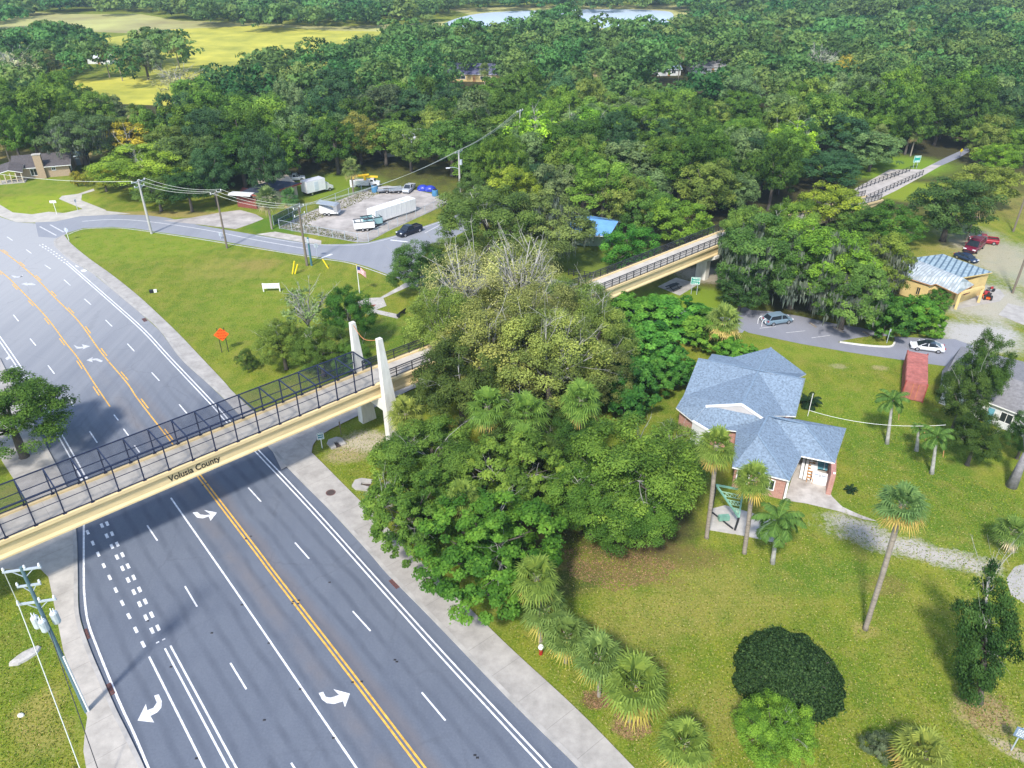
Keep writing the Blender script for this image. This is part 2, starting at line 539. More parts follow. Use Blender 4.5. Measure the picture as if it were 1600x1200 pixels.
    px(1280, 550, 16, 3, (0.17, 0.24, 0.015), 0.6, 0.9, R(-12))
    fine()
    # forest floor beneath the woods
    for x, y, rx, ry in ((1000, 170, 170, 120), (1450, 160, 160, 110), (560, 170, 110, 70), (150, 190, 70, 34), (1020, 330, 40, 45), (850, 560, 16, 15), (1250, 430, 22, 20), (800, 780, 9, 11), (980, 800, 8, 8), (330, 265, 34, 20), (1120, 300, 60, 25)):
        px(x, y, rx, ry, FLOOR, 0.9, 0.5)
    px(960, 893, 6.0, 1.4, LITTER, 0.5, 1.7, R(-15))
    px(1050, 870, 6, 2.0, LITTER, 0.5, 1.0)
    px(1400, 850, 6.0, 1.7, SAND, 0.9, 2.3, R(-20))
    px(1480, 872, 4.5, 1.3, SAND, 0.85, 2.3, R(-15))
    px(1340, 822, 3.2, 1.3, SAND, 0.8, 2.3, R(-25))
    px(1540, 470, 9, 9, SAND, 0.75, 1.2)
    px(1530, 525, 6.5, 5.5, (0.42, 0.4, 0.385), 0.95, 1.2)
    px(1580, 410, 8, 20, SAND, 0.55, 1.4)
    px(565, 690, 3.2, 2.2, (0.5, 0.42, 0.34), 0.8, 1.4)
    px(540, 712, 2.5, 1.6, (0.4, 0.3, 0.2), 0.6, 1.4)
    px(930, 1095, 1.2, 0.8, LITTER, 0.8, 0.9)
    px(1375, 575, 1.2, .7, (0.42, 0.32, 0.2), 0.5, 1.9)
    px(1310, 572, 1.2, .7, (0.42, 0.34, 0.22), 0.45, 1.9)
    px(520, 290, 13, 12, (0.16, 0.24, 0.02), 0.7, 0.8)
    px(440, 350, 8, 7, LUSH, 0.8, 0.8)
    px(915, 400, 8, 12, (0.15, 0.21, 0.03), 0.8, 0.8)
    px(1100, 470, 10, 6, (0.16, 0.24, 0.02), 0.9, 0.8)
    px(1330, 258, 30, 14, (0.16, 0.26, 0.02), 0.9, 0.6)
    px(1450, 300, 20, 9, (0.2, 0.26, 0.02), 0.9, 0.6)
    px(1110, 430, 6, 4, (0.4, 0.35, 0.28), 0.7, 1.2)
    # straw and weeds carry on over the bare patches
    base = _mixrgb(nt, _math(nt, 'MULTIPLY', _ramp(nt, n3, 0.55, 0.68), 0.45), base, (0.36, 0.325, 0.14))
    base = _mixrgb(nt, _math(nt, 'MULTIPLY', _ramp(nt, n3, 0.46, 0.34), 0.55), base, (0.07, 0.08, 0.02))
    n6 = _noise(nt, p, 0.9, 8, 0.85)
    base = _mixrgb(nt, _math(nt, 'MULTIPLY', _ramp(nt, n6, 0.55, 0.66), 0.5), base, (0.1, 0.14, 0.016))
    bp = nt.nodes.new('ShaderNodeBump')
    bp.inputs['Strength'].default_value = 0.5
    bp.inputs['Distance'].default_value = 0.12
    nt.links.new(n3, bp.inputs['Height'])
    nt.links.new(bp.outputs[0], b.inputs['Normal'])
    nt.links.new(base, b.inputs['Base Color'])
    b.inputs['Roughness'].default_value = 0.95
    b.inputs['Specular IOR Level'].default_value = 0.1
    return m
M['grass'] = ground_material()

def asphalt(name, col, light, road_az=R(39.7), road_tones=True):
    m, nt, b = _nodes(name)
    tc = nt.nodes.new('ShaderNodeTexCoord')
    p = tc.outputs['Object']
    mp = nt.nodes.new('ShaderNodeMapping')
    mp.inputs['Rotation'].default_value = (0, 0, -road_az)
    mp.inputs['Scale'].default_value = (0.55, 0.02, 1)
    nt.links.new(p, mp.inputs[0])
    st = _noise(nt, mp.outputs[0], 1.0, 4, 0.6)
    n1 = _noise(nt, p, 0.12, 4, 0.6)
    n2 = _noise(nt, p, 6.0, 5, 0.75)
    c = _mixrgb(nt, _math(nt, 'MULTIPLY', _ramp(nt, st, 0.3, 0.75), 0.6), col, light)
    c = _mixrgb(nt, _math(nt, 'MULTIPLY', _ramp(nt, n1, 0.4, 0.66), 0.5), c, light)
    c = _mixrgb(nt, 0.45, c, _mixrgb(nt, n2, tuple(x * 0.45 for x in col), tuple(x * 1.5 for x in light)))
    if road_tones:
        # the surface turns gradually paler beyond the footbridge
        ln = nt.nodes.new('ShaderNodeSeparateXYZ')
        nt.links.new(p, ln.inputs[0])
        a, bb = P(300, 690), P(60, 430)
        d = (bb - a); L = d.length; d.normalize()
        q = nt.nodes.new('ShaderNodeVectorMath'); q.operation = 'DOT_PRODUCT'
        nt.links.new(p, q.inputs[0]); q.inputs[1].default_value = d
        t = _math(nt, 'DIVIDE', _math(nt, 'SUBTRACT', q.outputs['Value'], a.dot(d)), L)
        t = _math(nt, 'ADD', t, _math(nt, 'MULTIPLY', _math(nt, 'SUBTRACT', st, 0.5), 0.5))
        # wheel tracks, oil and rust-brown drift in the near lanes
        nv_ = Vector((d.y, -d.x, 0))
        qn = nt.nodes.new('ShaderNodeVectorMath'); qn.operation = 'DOT_PRODUCT'
        nt.links.new(p, qn.inputs[0]); qn.inputs[1].default_value = Vector((math.cos(R(39.7)), math.sin(R(39.7)), 0))
        u0 = P(429, 900).dot(Vector((math.cos(R(39.7)), math.sin(R(39.7)), 0)))
        uu = _math(nt, 'SUBTRACT', qn.outputs['Value'], u0)
        uu = _math(nt, 'ADD', uu, _math(nt, 'MULTIPLY', _math(nt, 'SUBTRACT', n1, 0.5), 1.2))
        tr_ = _math(nt, 'SINE', _math(nt, 'MULTIPLY', uu, 2 * math.pi / 1.72))
        fade = _ramp(nt, t, 0.1, 0.5, (1, 1, 1), (0, 0, 0))
        k = _math(nt, 'MULTIPLY', _math(nt, 'MULTIPLY', _ramp(nt, tr_, 0.2, 1.0), fade), _math(nt, 'MULTIPLY', _ramp(nt, st, 0.3, 0.6), 0.5))
        c = _mixrgb(nt, k, c, (0.062, 0.072, 0.098))
        br_ = _ramp(nt, _math(nt, 'ABSOLUTE', _math(nt, 'ADD', uu, 2.0)), 0.2, 1.0, (1, 1, 1), (0, 0, 0))
        br2 = _ramp(nt, _math(nt, 'ABSOLUTE', _math(nt, 'SUBTRACT', uu, 0.8)), 0.1, 0.8, (1, 1, 1), (0, 0, 0))
        c = _mixrgb(nt, _math(nt, 'MULTIPLY', _math(nt, 'MULTIPLY', br_, fade), _math(nt, 'MULTIPLY', _ramp(nt, n1, 0.35, 0.65), 0.5)), c, (0.19, 0.155, 0.135))
        c = _mixrgb(nt, _math(nt, 'MULTIPLY', _math(nt, 'MULTIPLY', br2, fade), 0.35), c, (0.17, 0.135, 0.12))
        f = _ramp(nt, t, 0.0, 1.3)
        c = _mixrgb(nt, f, c, (0.345, 0.345, 0.35))
        dk = _ramp(nt, _noise(nt, mp.outputs[0], 2.2, 5, 0.7), 0.56, 0.72)
        c = _mixrgb(nt, _math(nt, 'MULTIPLY', dk, 0.14), c, (0.1, 0.105, 0.12))
        # hairline cracks and filled seams
        vo = nt.nodes.new('ShaderNodeTexVoronoi'); vo.feature = 'DISTANCE_TO_EDGE'; vo.inputs['Scale'].default_value = 0.11
        wp = nt.nodes.new('ShaderNodeVectorMath'); wp.operation = 'MULTIPLY_ADD'
        nn = nt.nodes.new('ShaderNodeTexNoise'); nn.inputs['Scale'].default_value = 0.7; nn.inputs['Detail'].default_value = 6
        nt.links.new(p, nn.inputs['Vector']); nt.links.new(nn.outputs['Color'], wp.inputs[0]); wp.inputs[1].default_value = (1.6, 1.6, 0); nt.links.new(p, wp.inputs[2])
        nt.links.new(wp.outputs[0], vo.inputs['Vector'])
        ck = _ramp(nt, vo.outputs['Distance'], 0.004, 0.012, (1, 1, 1), (0, 0, 0))
        c = _mixrgb(nt, _math(nt, 'MULTIPLY', ck, _math(nt, 'MULTIPLY', _ramp(nt, n1, 0.45, 0.6), 0.16)), c, (0.04, 0.042, 0.05))
    nt.links.new(c, b.inputs['Base Color'])
    b.inputs['Roughness'].default_value = 0.85
    b.inputs['Specular IOR Level'].default_value = 0.25
    return m
M['asphalt'] = asphalt('asphalt', (0.088, 0.103, 0.138), (0.155, 0.173, 0.207))
M['asphalt_side'] = asphalt('asphalt_side', (0.19, 0.20, 0.23), (0.3, 0.31, 0.335), R(-75), False)
M['asphalt_lot'] = asphalt('asphalt_lot', (0.17, 0.175, 0.205), (0.27, 0.275, 0.31), R(-70), False)
M['mark_white'] = mat('mark_white', (0.7, 0.7, 0.71), 0.7, 0.4, 2.2, detail=8)
M['mark_faded'] = mat('mark_faded', (0.5, 0.5, 0.51), 0.8, 0.3, 2.5, detail=8)
M['mark_yellow'] = mat('mark_yellow', (0.7, 0.38, 0.06), 0.7, 0.4, 2.2, detail=8)

def slab_mat(name, col, ang, step, var=0.28, joint=0.35):
    """concrete with joints across and blotchy weathering"""
    m, nt, b = _nodes(name)
    tc = nt.nodes.new('ShaderNodeTexCoord')
    p = tc.outputs['Object']
    d = nt.nodes.new('ShaderNodeVectorMath'); d.operation = 'DOT_PRODUCT'
    nt.links.new(p, d.inputs[0]); d.inputs[1].default_value = (math.cos(ang), math.sin(ang), 0)
    fr = _math(nt, 'FRACT', _math(nt, 'DIVIDE', d.outputs['Value'], step))
    j = _math(nt, 'LESS_THAN', fr, 0.035 * 1.5 / step)
    n = _noise(nt, p, 0.5, 6, 0.7)
    n2 = _noise(nt, p, 3.0, 5, 0.7)
    c = _mixrgb(nt, _ramp(nt, n, 0.35, 0.66), tuple(x * (1 - var) for x in col), tuple(min(1, x * (1 + var * .7)) for x in col))
    c = _mixrgb(nt, 0.25, c, _mixrgb(nt, n2, tuple(x * .55 for x in col), tuple(min(1, x * 1.3) for x in col)))
    c = _mixrgb(nt, _math(nt, 'MULTIPLY', j, joint), c, tuple(x * .3 for x in col))
    nt.links.new(c, b.inputs['Base Color'])
    b.inputs['Roughness'].default_value = 0.9
    return m
AZR = R(90 + 39.7)
M['sidewalk'] = slab_mat('sidewalk', (0.37, 0.345, 0.315), AZR, 3.2)
M['sidewalk_pale'] = slab_mat('sidewalk_pale', (0.42, 0.385, 0.34), AZR, 3.2)
M['path'] = slab_mat('path', (0.44, 0.4, 0.365), R(42), 3.0)
M['yard'] = mat('yard', (0.34, 0.31, 0.285), 0.9, 0.3, 0.35, col2=(0.5, 0.455, 0.42), detail=8)
M['drive'] = mat('drive', (0.42, 0.37, 0.32), 0.9, 0.35, 0.55, col2=(0.56, 0.52, 0.47), detail=8)
M['bleached'] = mat('bleached', (0.43, 0.4, 0.35), 0.9, 0.2, 0.5, detail=8)

# ground: one sheet to the horizon
g = MB()
g.poly([(-3500, -600, 0), (3500, -600, 0), (3500, 5200, 0), (-3500, 5200, 0)])
setting(g.build('ground', 'grass'))

KERB_R = [(93, 371), (85, 376), (86, 384), (96, 394), (112, 407), (145, 427), (175, 452), (217, 487), (250, 517), (282, 560), (322, 597), (357, 630), (418, 697), (465, 747), (520, 802), (575, 862), (607, 899), (675, 968), (800, 1098), (900, 1196), (960, 1262)]
WALK_R = [(100, 367), (112, 382), (140, 405), (175, 430), (215, 462), (250, 494), (282, 525), (317, 562), (350, 597), (366, 615), (425, 668), (462, 690), (487, 708), (542, 763), (610, 830), (720, 938), (800, 1016), (900, 1108), (990, 1200), (1050, 1262)]
KERB_L = [(0, 560), (40, 640), (80, 712), (112, 780), (120, 840), (122, 900), (124, 960), (140, 1012), (160, 1060), (182, 1110), (202, 1150), (228, 1205), (250, 1262)]
hw = [(-260, 250), (-120, 318), (0, 339), (25, 347), (55, 349), (105, 352), (105, 365)] + KERB_R + [(0, 1262)][:0] + KERB_L[::-1] + [(-120, 420), (-260, 300)]
sheet('highway', hw, 0.004, 'asphalt')
side_top = [(55, 347), (87, 345), (125, 337), (175, 335), (225, 336), (260, 340), (312, 352), (400, 367), (475, 379), (500, 382), (537, 381.5), (575, 379), (625, 366), (685, 346), (760, 318), (840, 290)]
side_bot = [(860, 305), (760, 345), (705, 372), (670, 392), (650, 412), (700, 425), (770, 430), (850, 432), (905, 444), (960, 462), (1010, 478), (1100, 488), (1165, 480), (1185, 490)]
side_low = [(1160, 520), (1100, 520), (1000, 510), (930, 500), (880, 478), (820, 465), (740, 462), (660, 452), (607, 429), (575, 417), (550, 410), (500, 402), (450, 395), (400, 386), (350, 377.5), (300, 370), (240, 361.5), (210, 357), (175, 354.5), (130, 356.5), (105, 364), (90, 372), (60, 370)]
sheet('side_road', side_top + side_bot + side_low, 0.008, 'asphalt_side')
sheet('parking_lot', [(1130, 500), (1165, 484), (1200, 486), (1250, 494), (1300, 505), (1345, 512), (1400, 526), (1440, 528), (1492, 530), (1520, 540), (1520, 572), (1475, 572), (1412, 563), (1330, 551), (1250, 537), (1170, 520)], 0.012, 'asphalt_lot')

# kerbs and sidewalks (real steps)
def resample(pts, n):
    L = [0.0]
    for a, c in zip(pts, pts[1:]): L.append(L[-1] + (c - a).length)
    out, k = [], 0
    for i in range(n):
        s = L[-1] * i / (n - 1)
        while k < len(L) - 2 and L[k + 1] < s: k += 1
        out.append(pts[k].lerp(pts[k + 1], (s - L[k]) / max(1e-6, L[k + 1] - L[k])))
    return out
def band(name, inner, outer, z, m):
    a, b = resample(cr(PX(inner), 5), 90), resample(cr(PX(outer), 5), 90)
    mb = MB()
    mb.loft([[(p.x, p.y, -.05), (q.x, q.y, -.05), (q.x, q.y, z), (p.x, p.y, z)] for p, q in zip(a, b)])
    return setting(mb.build(name, m))
def kerb(name, line, z, wd=0.3, off=0.0, m='concrete'):
    l = cr(PX(line), 5)
    mb = MB()
    ring = []
    for i, p in enumerate(l):
        d = l[min(i + 1, len(l) - 1)] - l[max(i - 1, 0)]; d.z = 0; d.normalize()
        n = Vector((d.y, -d.x, 0))
        a, b = p + n * (off - wd / 2), p + n * (off + wd / 2)
        ring.append([(a.x, a.y, -0.05), (b.x, b.y, -0.05), (b.x, b.y, z), (a.x, a.y, z)])
    mb.loft(ring)
    return setting(mb.build(name, m))
band('sidewalk', KERB_R, WALK_R, 0.12, 'sidewalk')
kerb('kerb', KERB_R, 0.15, 0.34, -0.16, 'concrete')
M['gutter'] = mat('gutter', (0.27, 0.23, 0.2), 0.9, 0.4, 1.2, detail=8)
gt = MB(); strip(gt, cr(PX(KERB_R), 5), 0.5, 0.016, -0.6)
setting(gt.build('gutter', 'gutter'))
WALK_L = [(-60, 640), (-20, 700), (30, 760), (52, 800), (60, 840), (0, 890), (22, 890), (45, 887), (64, 890), (76, 902), (82, 930), (92, 980), (100, 1020), (115, 1060), (128, 1095), (137, 1122), (133, 1150), (131, 1175), (136, 1205), (150, 1262)]
mb = MB()
lk, lw = cr(PX(KERB_L), 5), PX(WALK_L[3:5]) + PX([(-90, 880), (-60, 915)]) + PX(WALK_L[5:])
mb.prism([(p.x, p.y) for p in lk[15:]] + [(p.x, p.y) for p in lw[::-1]], -0.1, 0.12)
setting(mb.build('sidewalk', 'sidewalk_pale'))
mb = MB()
mb.prism([(p.x, p.y) for p in cr(PX(KERB_L[:4]), 5)] + [(p.x, p.y) for p in PX([(52, 800), (30, 762), (-10, 700), (-50, 610)])], -0.1, 0.12)
setting(mb.build('sidewalk', 'sidewalk'))
kerb('kerb', KERB_L, 0.15, 0.34, 0.16, 'concrete')
gt = MB(); strip(gt, cr(PX(KERB_L), 5), 0.55, 0.016, 0.62)
setting(gt.build('gutter', 'gutter'))
# the concrete path below the footbridge
sheet('path', [(418, 690), (470, 655), (540, 615), (610, 578), (680, 545), (700, 570), (672, 597), (640, 611), (565, 648), (516, 672), (498, 684), (489, 697), (487, 709), (440, 735)], 0.128, 'path')
# slabs before the left verge
sheet('corner_pad', [(-140, 296), (0, 320), (20, 332), (50, 335), (76, 331), (100, 333), (132, 326), (170, 330), (205, 334), (125, 338), (87, 346), (50, 348), (25, 347), (0, 338), (-140, 312)], 0.02, 'bleached')
sheet('driveway', [(92, 311), (97, 306), (122, 303), (146, 295), (148, 298), (128, 304), (127, 313), (165, 328), (170, 334), (130, 334), (128, 326)], 0.024, 'bleached')
sheet('verge_lane', [(90, 250), (80, 300), (0, 296), (0, 303), (92, 310)][:0] or [(255, 345), (300, 340), (345, 332), (375, 328), (400, 335), (412, 342), (392, 350), (368, 358), (312, 351)], 0.014, 'yard')
sheet('verge_lane', [(400, 366), (430, 362), (470, 369), (502, 376), (502, 382), (470, 378)], 0.014, 'drive')
sheet('service_yard', [(435, 355), (480, 333), (525, 315), (583, 292), (606, 290), (641, 295), (697, 308), (700, 318), (690, 323), (607, 361), (576, 378), (559, 379), (476, 364)], 0.012, 'yard')
# plaza with red insert
sheet('plaza', [(572, 466), (594, 465), (615, 453), (640, 438), (652, 430), (660, 440), (634, 450), (599, 466), (604, 478), (588, 484), (625, 492), (621, 498), (583, 489), (576, 492), (560, 484), (548, 476)], 0.03, 'pale_concrete')
sheet('plaza_inlay', [(566, 478), (588, 476), (578, 484), (570, 487), (552, 482)], 0.036, 'red_paint')
# house driveway and slab
sheet('driveway', [(1226, 782), (1238, 745), (1248, 718), (1303, 722), (1297, 752), (1294, 765), (1300, 776), (1316, 792), (1342, 804), (1372, 815), (1350, 812), (1310, 799), (1260, 787)], 0.03, 'drive')
sheet('patio_slab', [(1106, 828), (1113, 795), (1133, 790), (1213, 813), (1210, 848), (1166, 838)], 0.06, 'pale_concrete', th=1)
sheet('lot_corner_pad', [(1560, 492), (1575, 474), (1600, 480), (1640, 485), (1640, 512), (1600, 508)], 0.02, 'concrete')
sheet('carport_floor', [(1495, 480), (1545, 452), (1562, 452), (1570, 462), (1562, 471), (1495, 483)], 0.02, 'concrete')
sheet('round_drive', [(1572, 905), (1585, 886), (1610, 878), (1650, 880), (1650, 950), (1600, 943), (1580, 930)], 0.02, 'concrete')
# parking island with kerb
IS = [(1310, 535), (1340, 529), (1370, 526), (1395, 528), (1397, 535), (1390, 541), (1360, 540), (1330, 537)]
mb = MB(); ip = cr(PX(IS) + PX(IS[:1]), 4)[:-1]; mb.prism([(p.x, p.y) for p in ip], 0, 0.13)
setting(mb.build('island_grass', 'grass'))
kerb('kerb', [(1312, 535), (1330, 537.5), (1360, 541), (1391, 542), (1398, 535)], 0.17, 0.25, 0, 'white_concrete')
# the trail at the far end of the ramp
sheet('trail', [(1334, 296), (1390, 265), (1432, 264.5), (1440, 265), (1456, 257), (1478, 246), (1500, 236), (1512, 228), (1522, 232), (1500, 246), (1470, 259), (1440, 276), (1400, 298), (1362, 316), (1340, 328), (1300, 345), (1240, 365), (1225, 350), (1290, 318)], 0.02, 'path')
sheet('trail_asphalt', [(1456, 257.5), (1478, 246), (1500, 236), (1512, 228), (1522, 232), (1500, 246), (1472, 258.5)], 0.026, 'asphalt_lot')
# wet meadows and lake
M['meadow'] = mat('meadow', (0.27, 0.3, 0.03), 0.95, 0.25, 0.045, col2=(0.56, 0.5, 0.06), detail=10)
M['marsh'] = mat('marsh', (0.34, 0.29, 0.12), 0.95, 0.3, 0.02, col2=(0.46, 0.46, 0.14), detail=6)
M['water'] = mat('water', (0.5, 0.58, 0.68), 0.35, 0.05, 0.01, spec=0.5)  # pale sky reflection is put into the base colour
sheet('meadow', [(150, 62), (250, 47), (400, 40), (520, 48), (640, 50), (600, 95), (440, 112), (330, 125), (290, 140), (300, 165), (250, 165), (130, 160), (100, 145), (120, 125), (230, 118), (250, 98), (230, 80)], 0.01, 'meadow')
sheet('marsh', [(-100, 22), (40, 18), (120, 22), (220, 22), (280, 32), (400, 36), (520, 42), (660, 36), (750, 30), (730, 22), (700, 14), (840, 8), (1060, 8), (1100, 16), (1040, 45), (700, 50), (560, 62), (400, 52), (200, 52), (30, 44), (-100, 50)], 0.006, 'marsh')
sheet('lake', [(690, 38), (720, 27), (760, 20), (830, 16.5), (950, 14.5), (1020, 16), (1050, 20), (1045, 36), (1000, 42), (850, 46), (740, 46)], 0.02, 'water', smooth_n=4)
sheet('far_road', [(268, 162), (276, 154), (300, 151), (300, 156), (282, 159), (290, 172), (280, 176)], 0.03, 'pale_concrete')

# ---------------------------------------------------------------- road paint
mw, my, mf = MB(), MB(), MB()
ZM = 0.012
PAIR_R = cr(PX([(105, 411), (175, 472), (225, 517), (263, 558), (333, 632), (357, 659), (403, 706), (487, 795), (581, 900), (690, 1022), (800, 1141), (855, 1200), (910, 1262)]), 5)
strip(mw, PAIR_R, 0.15, ZM, -0.2); strip(mw, PAIR_R, 0.15, ZM, 0.22)
b0 = cr(PX([(64, 382), (84, 395), (105, 411)]), 5)
dashes(mw, b0, 0.2, ZM, 0.7, 0.7, -0.25); dashes(mw, b0, 0.2, ZM, 0.7, 0.7, 0.3)
YR = cr(PX([(-60, 360), (0, 389), (50, 427), (87, 464), (125, 502), (160, 550), (200, 597), (217, 622), (265, 684), (313, 746), (400, 860), (430, 900), (545, 1049), (660, 1200), (708, 1262)]), 6)
k = next(i for i, p in enumerate(YR) if proj(p.x, p.y, 0)[1] > 690)
strip(my, YR, 0.16, ZM, 0.17)
strip(my, YR[k:], 0.16, ZM, -0.17)
dashes(my, YR[:k + 1], 0.16, ZM, 3.0, 6.0, -0.17)
YL = cr(PX([(-60, 385), (0, 425), (32, 455), (70, 495), (100, 535), (120, 560), (145, 599), (170, 636)]), 6)
strip(my, YL, 0.15, ZM, -0.15)
dashes(my, YL, 0.15, ZM, 3.0, 6.0, 0.18)
WL = cr(PX([(267, 778), (352, 900), (400, 970), (557, 1200), (600, 1262)]), 4)
strip(mw, WL, 0.16, ZM)
for a, b in [((178, 648), (185, 657)), ((193, 670), (201, 681)), ((210, 696), (218, 707)), ((226, 718), (233, 729)),
             ((11, 370), (20, 376)), ((41, 390), (49, 396)), ((70, 414), (79, 420)), ((100, 437), (110, 446)), ((132, 467), (142, 476)), ((165, 500), (175, 510)), ((199, 537), (210, 549)), ((237, 582), (249, 595)), ((280, 632), (292, 646)), ((331, 692), (345, 709)), ((388, 762), (408, 784)), ((461, 848), (483, 873)), ((551, 955), (579, 986)), ((659, 1082), (696, 1126)),
             ((21, 492), (29, 502)), ((47, 529), (56, 540)), ((75, 571), (85, 584)), ((105, 617), (115, 634)), ((140, 674), (152, 692)), ((184, 748), (195, 766)), ((230, 821), (246, 845)), ((289, 916), (308, 948)), ((360, 1036), (385, 1077)), ((455, 1192), (485, 1240))]:
    strip(mw, [P(*a), P(*b)], 0.14, ZM)
PL = cr(PX([(-30, 490), (5, 537), (47, 600), (87, 668), (130, 745), (158, 808)]), 5)
strip(mw, PL[:-5], 0.15, ZM, -0.2); strip(mw, PL[:-5], 0.15, ZM, 0.22)
PL2 = cr(PX([(130, 745), (158, 808), (210, 915), (252, 1003)]), 6)
dashes(mw, PL2, 0.26, ZM, 0.85, 1.05, -0.24); dashes(mw, PL2, 0.26, ZM, 0.85, 1.05, 0.26)
PL3 = cr(PX([(262, 1011), (363, 1200), (396, 1262)]), 4)
strip(mw, PL3, 0.15, ZM, -0.23); strip(mw, PL3, 0.15, ZM, 0.23)
dashes(mw, cr(PX([(128, 812), (140, 838), (185, 930), (228, 1015)]), 6), 0.24, ZM, 0.85, 1.15)
strip(mw, cr(PX([(233, 1026), (320, 1200), (350, 1262)]), 4), 0.16, ZM)
strip(mw, cr(PX([(131, 820), (131, 900), (132, 930), (137, 970), (151, 1010), (171, 1060), (191, 1107), (211, 1150), (232, 1200), (258, 1262)]), 5), 0.18, 0.02)
def px_poly(mb, pts, z=ZM):
    q = [(p.x, p.y, z) for p in PX(pts)]
    n = len(q)
    if sum(q[i][0] * q[(i + 1) % n][1] - q[(i + 1) % n][0] * q[i][1] for i in range(n)) < 0: q = q[::-1]
    mb.poly(q)
# turn arrows
px_poly(mw, [(301, 801), (308, 800), (313, 804), (321, 805), (329, 804), (319, 797), (339, 801), (329, 814), (326, 807), (317, 810), (308, 809)])
px_poly(mw, [(498, 1083), (505, 1081), (509, 1089), (517, 1090), (530, 1086), (521, 1077), (547, 1084), (539, 1105), (536, 1096), (522, 1100), (511, 1099), (503, 1093)])
px_poly(mw, [(241, 1087), (248, 1085), (253, 1096), (252, 1106), (246, 1113), (235, 1119), (241, 1129), (215, 1126), (228, 1100), (230, 1110), (240, 1106), (245, 1098)])
px_poly(mf, [(115, 539), (122, 542), (130, 542), (128, 538), (141, 541), (129, 546), (130, 544), (120, 545)])
px_poly(mf, [(135, 563), (145, 558), (144, 561), (152, 560), (161, 564), (158, 566), (150, 563), (144, 563), (145, 566)])
px_poly(mf, [(33, 444), (43, 441), (42, 443), (50, 442), (56, 445), (52, 446), (44, 445), (43, 446.5)])
px_poly(mf, [(17, 430), (27, 432), (36, 431), (35, 429.5), (30, 434), (22, 434)])
# bike symbols
px_poly(mw, [(117, 414), (122, 416), (124, 417.5), (119, 417)])
px_poly(mw, [(126, 422), (132, 421), (136, 423), (132, 425), (128, 425)])
px_poly(mf, [(15, 574), (19, 571), (24, 576), (20, 579)])
px_poly(mf, [(8, 560), (14, 556), (16, 560), (11, 563)])
# side road paint
strip(mf, cr(PX([(128, 346), (175, 343), (230, 346), (320, 359), (400, 375), (480, 389)]), 4), 0.25, 0.016)
strip(mf, cr(PX([(105, 366), (130, 357.5), (175, 355.5), (210, 358), (300, 371), (400, 387), (500, 403), (550, 411), (607, 430)]), 4), 0.2, 0.016, 0.25)
strip(mf, cr(PX([(400, 368), (475, 380), (537, 382.5), (575, 380), (625, 367), (685, 347)]), 4), 0.2, 0.016, 0.2)
strip(mw, PX([(503, 403), (519, 397)]), 0.5, 0.016)
strip(mw, PX([(610, 375), (637, 378)]), 0.4, 0.016)
strip(mf, PX([(664, 364), (692, 349)]), 0.25, 0.016)
strip(mf, PX([(62, 354), (88, 368)]), 0.3, 0.016); strip(mf, PX([(78, 351), (100, 363)]), 0.3, 0.016)
for a, b in [((1187, 513), (1212, 510)), ((1228, 520), (1258, 517)), ((1268, 528), (1297, 524))]:
    strip(mf, [P(*a), P(*b)], 0.12, 0.018)
strip(mf, PX([(929, 496), (937, 489)]), 0.15, 0.016)
setting(mw.build('white_road_paint', 'mark_white'))
setting(my.build('yellow_road_paint', 'mark_yellow'))
setting(mf.build('worn_road_paint', 'mark_faded'))
# ================================================================ FOOTBRIDGE
TA = R(47.4)
TD = Vector((math.sin(TA), math.cos(TA), 0)); TN = Vector((TD.y, -TD.x, 0))
def trail(s, t): return TD * s + TN * t
RZ_T = math.pi / 2 - TA
def mesh_net(name, col, alpha):
    m, nt, b = _nodes(name)
    b.inputs['Base Color'].default_value = (*col, 1)
    b.inputs['Roughness'].default_value = 0.6
    tr = nt.nodes.new('ShaderNodeBsdfTransparent')
    mx = nt.nodes.new('ShaderNodeMixShader')
    tc = nt.nodes.new('ShaderNodeTexCoord')
    n = _noise(nt, tc.outputs['Object'], 0.6, 3)
    f = _ramp(nt, n, 0.3, 0.7, (alpha * .85,) * 3, (alpha * 1.15,) * 3)
    nt.links.new(f, mx.inputs[0])
    nt.links.new(tr.outputs[0], mx.inputs[1]); nt.links.new(b.outputs[0], mx.inputs[2])
    nt.links.new(mx.outputs[0], nt.nodes['Material Output'].inputs[0])
    return m
M['net'] = mesh_net('net', (0.015, 0.022, 0.05), 0.2)
M['fence_net'] = mesh_net('fence_net', (0.12, 0.14, 0.14), 0.16)
M['green_net'] = mesh_net('green_net', (0.02, 0.07, 0.065), 0.75)
M['rail_net'] = mesh_net('rail_net', (0.016, 0.02, 0.04), 0.3)
M['deck_concrete'] = slab_mat('deck_concrete', (0.5, 0.46, 0.4), 0.0, 4.6, 0.22, 0.3)

def span(parent, x0, x1, z0, z1, nm='girder'):
    """edge beams, girders and deck of a stretch; z = top of the edge beam at both ends (local x along, y to the far side)"""
    def pr(prof):
        return [[(x, y, z + zz) for y, z in prof] for x, zz in ((x0, z0), (x1, z1))]
    for sg in (-1, 1):
        g = MB()
        prof = [(-2.1, 0), (-1.62, 0), (-1.62, -1.85), (-2.02, -1.85), (-2.02, -1.68), (-1.86, -1.45), (-1.86, -0.62), (-1.96, -0.42), (-2.1, -0.36)]
        prof = [(y * -sg, z) for y, z in prof]
        g.loft(pr(prof))
        g.build('girder', 'yellow_girder', parent)
    d = MB()
    d.loft(pr([(-1.62, -0.62), (1.62, -0.62), (1.62, -0.2), (-1.62, -0.2)]))
    d.build('deck', 'deck_concrete', parent)
    u = MB()
    u.loft(pr([(-1.61, -1.85), (1.61, -1.85), (1.61, -1.62), (-1.61, -1.62)]))
    u.build('soffit_slab', 'white_concrete', parent)
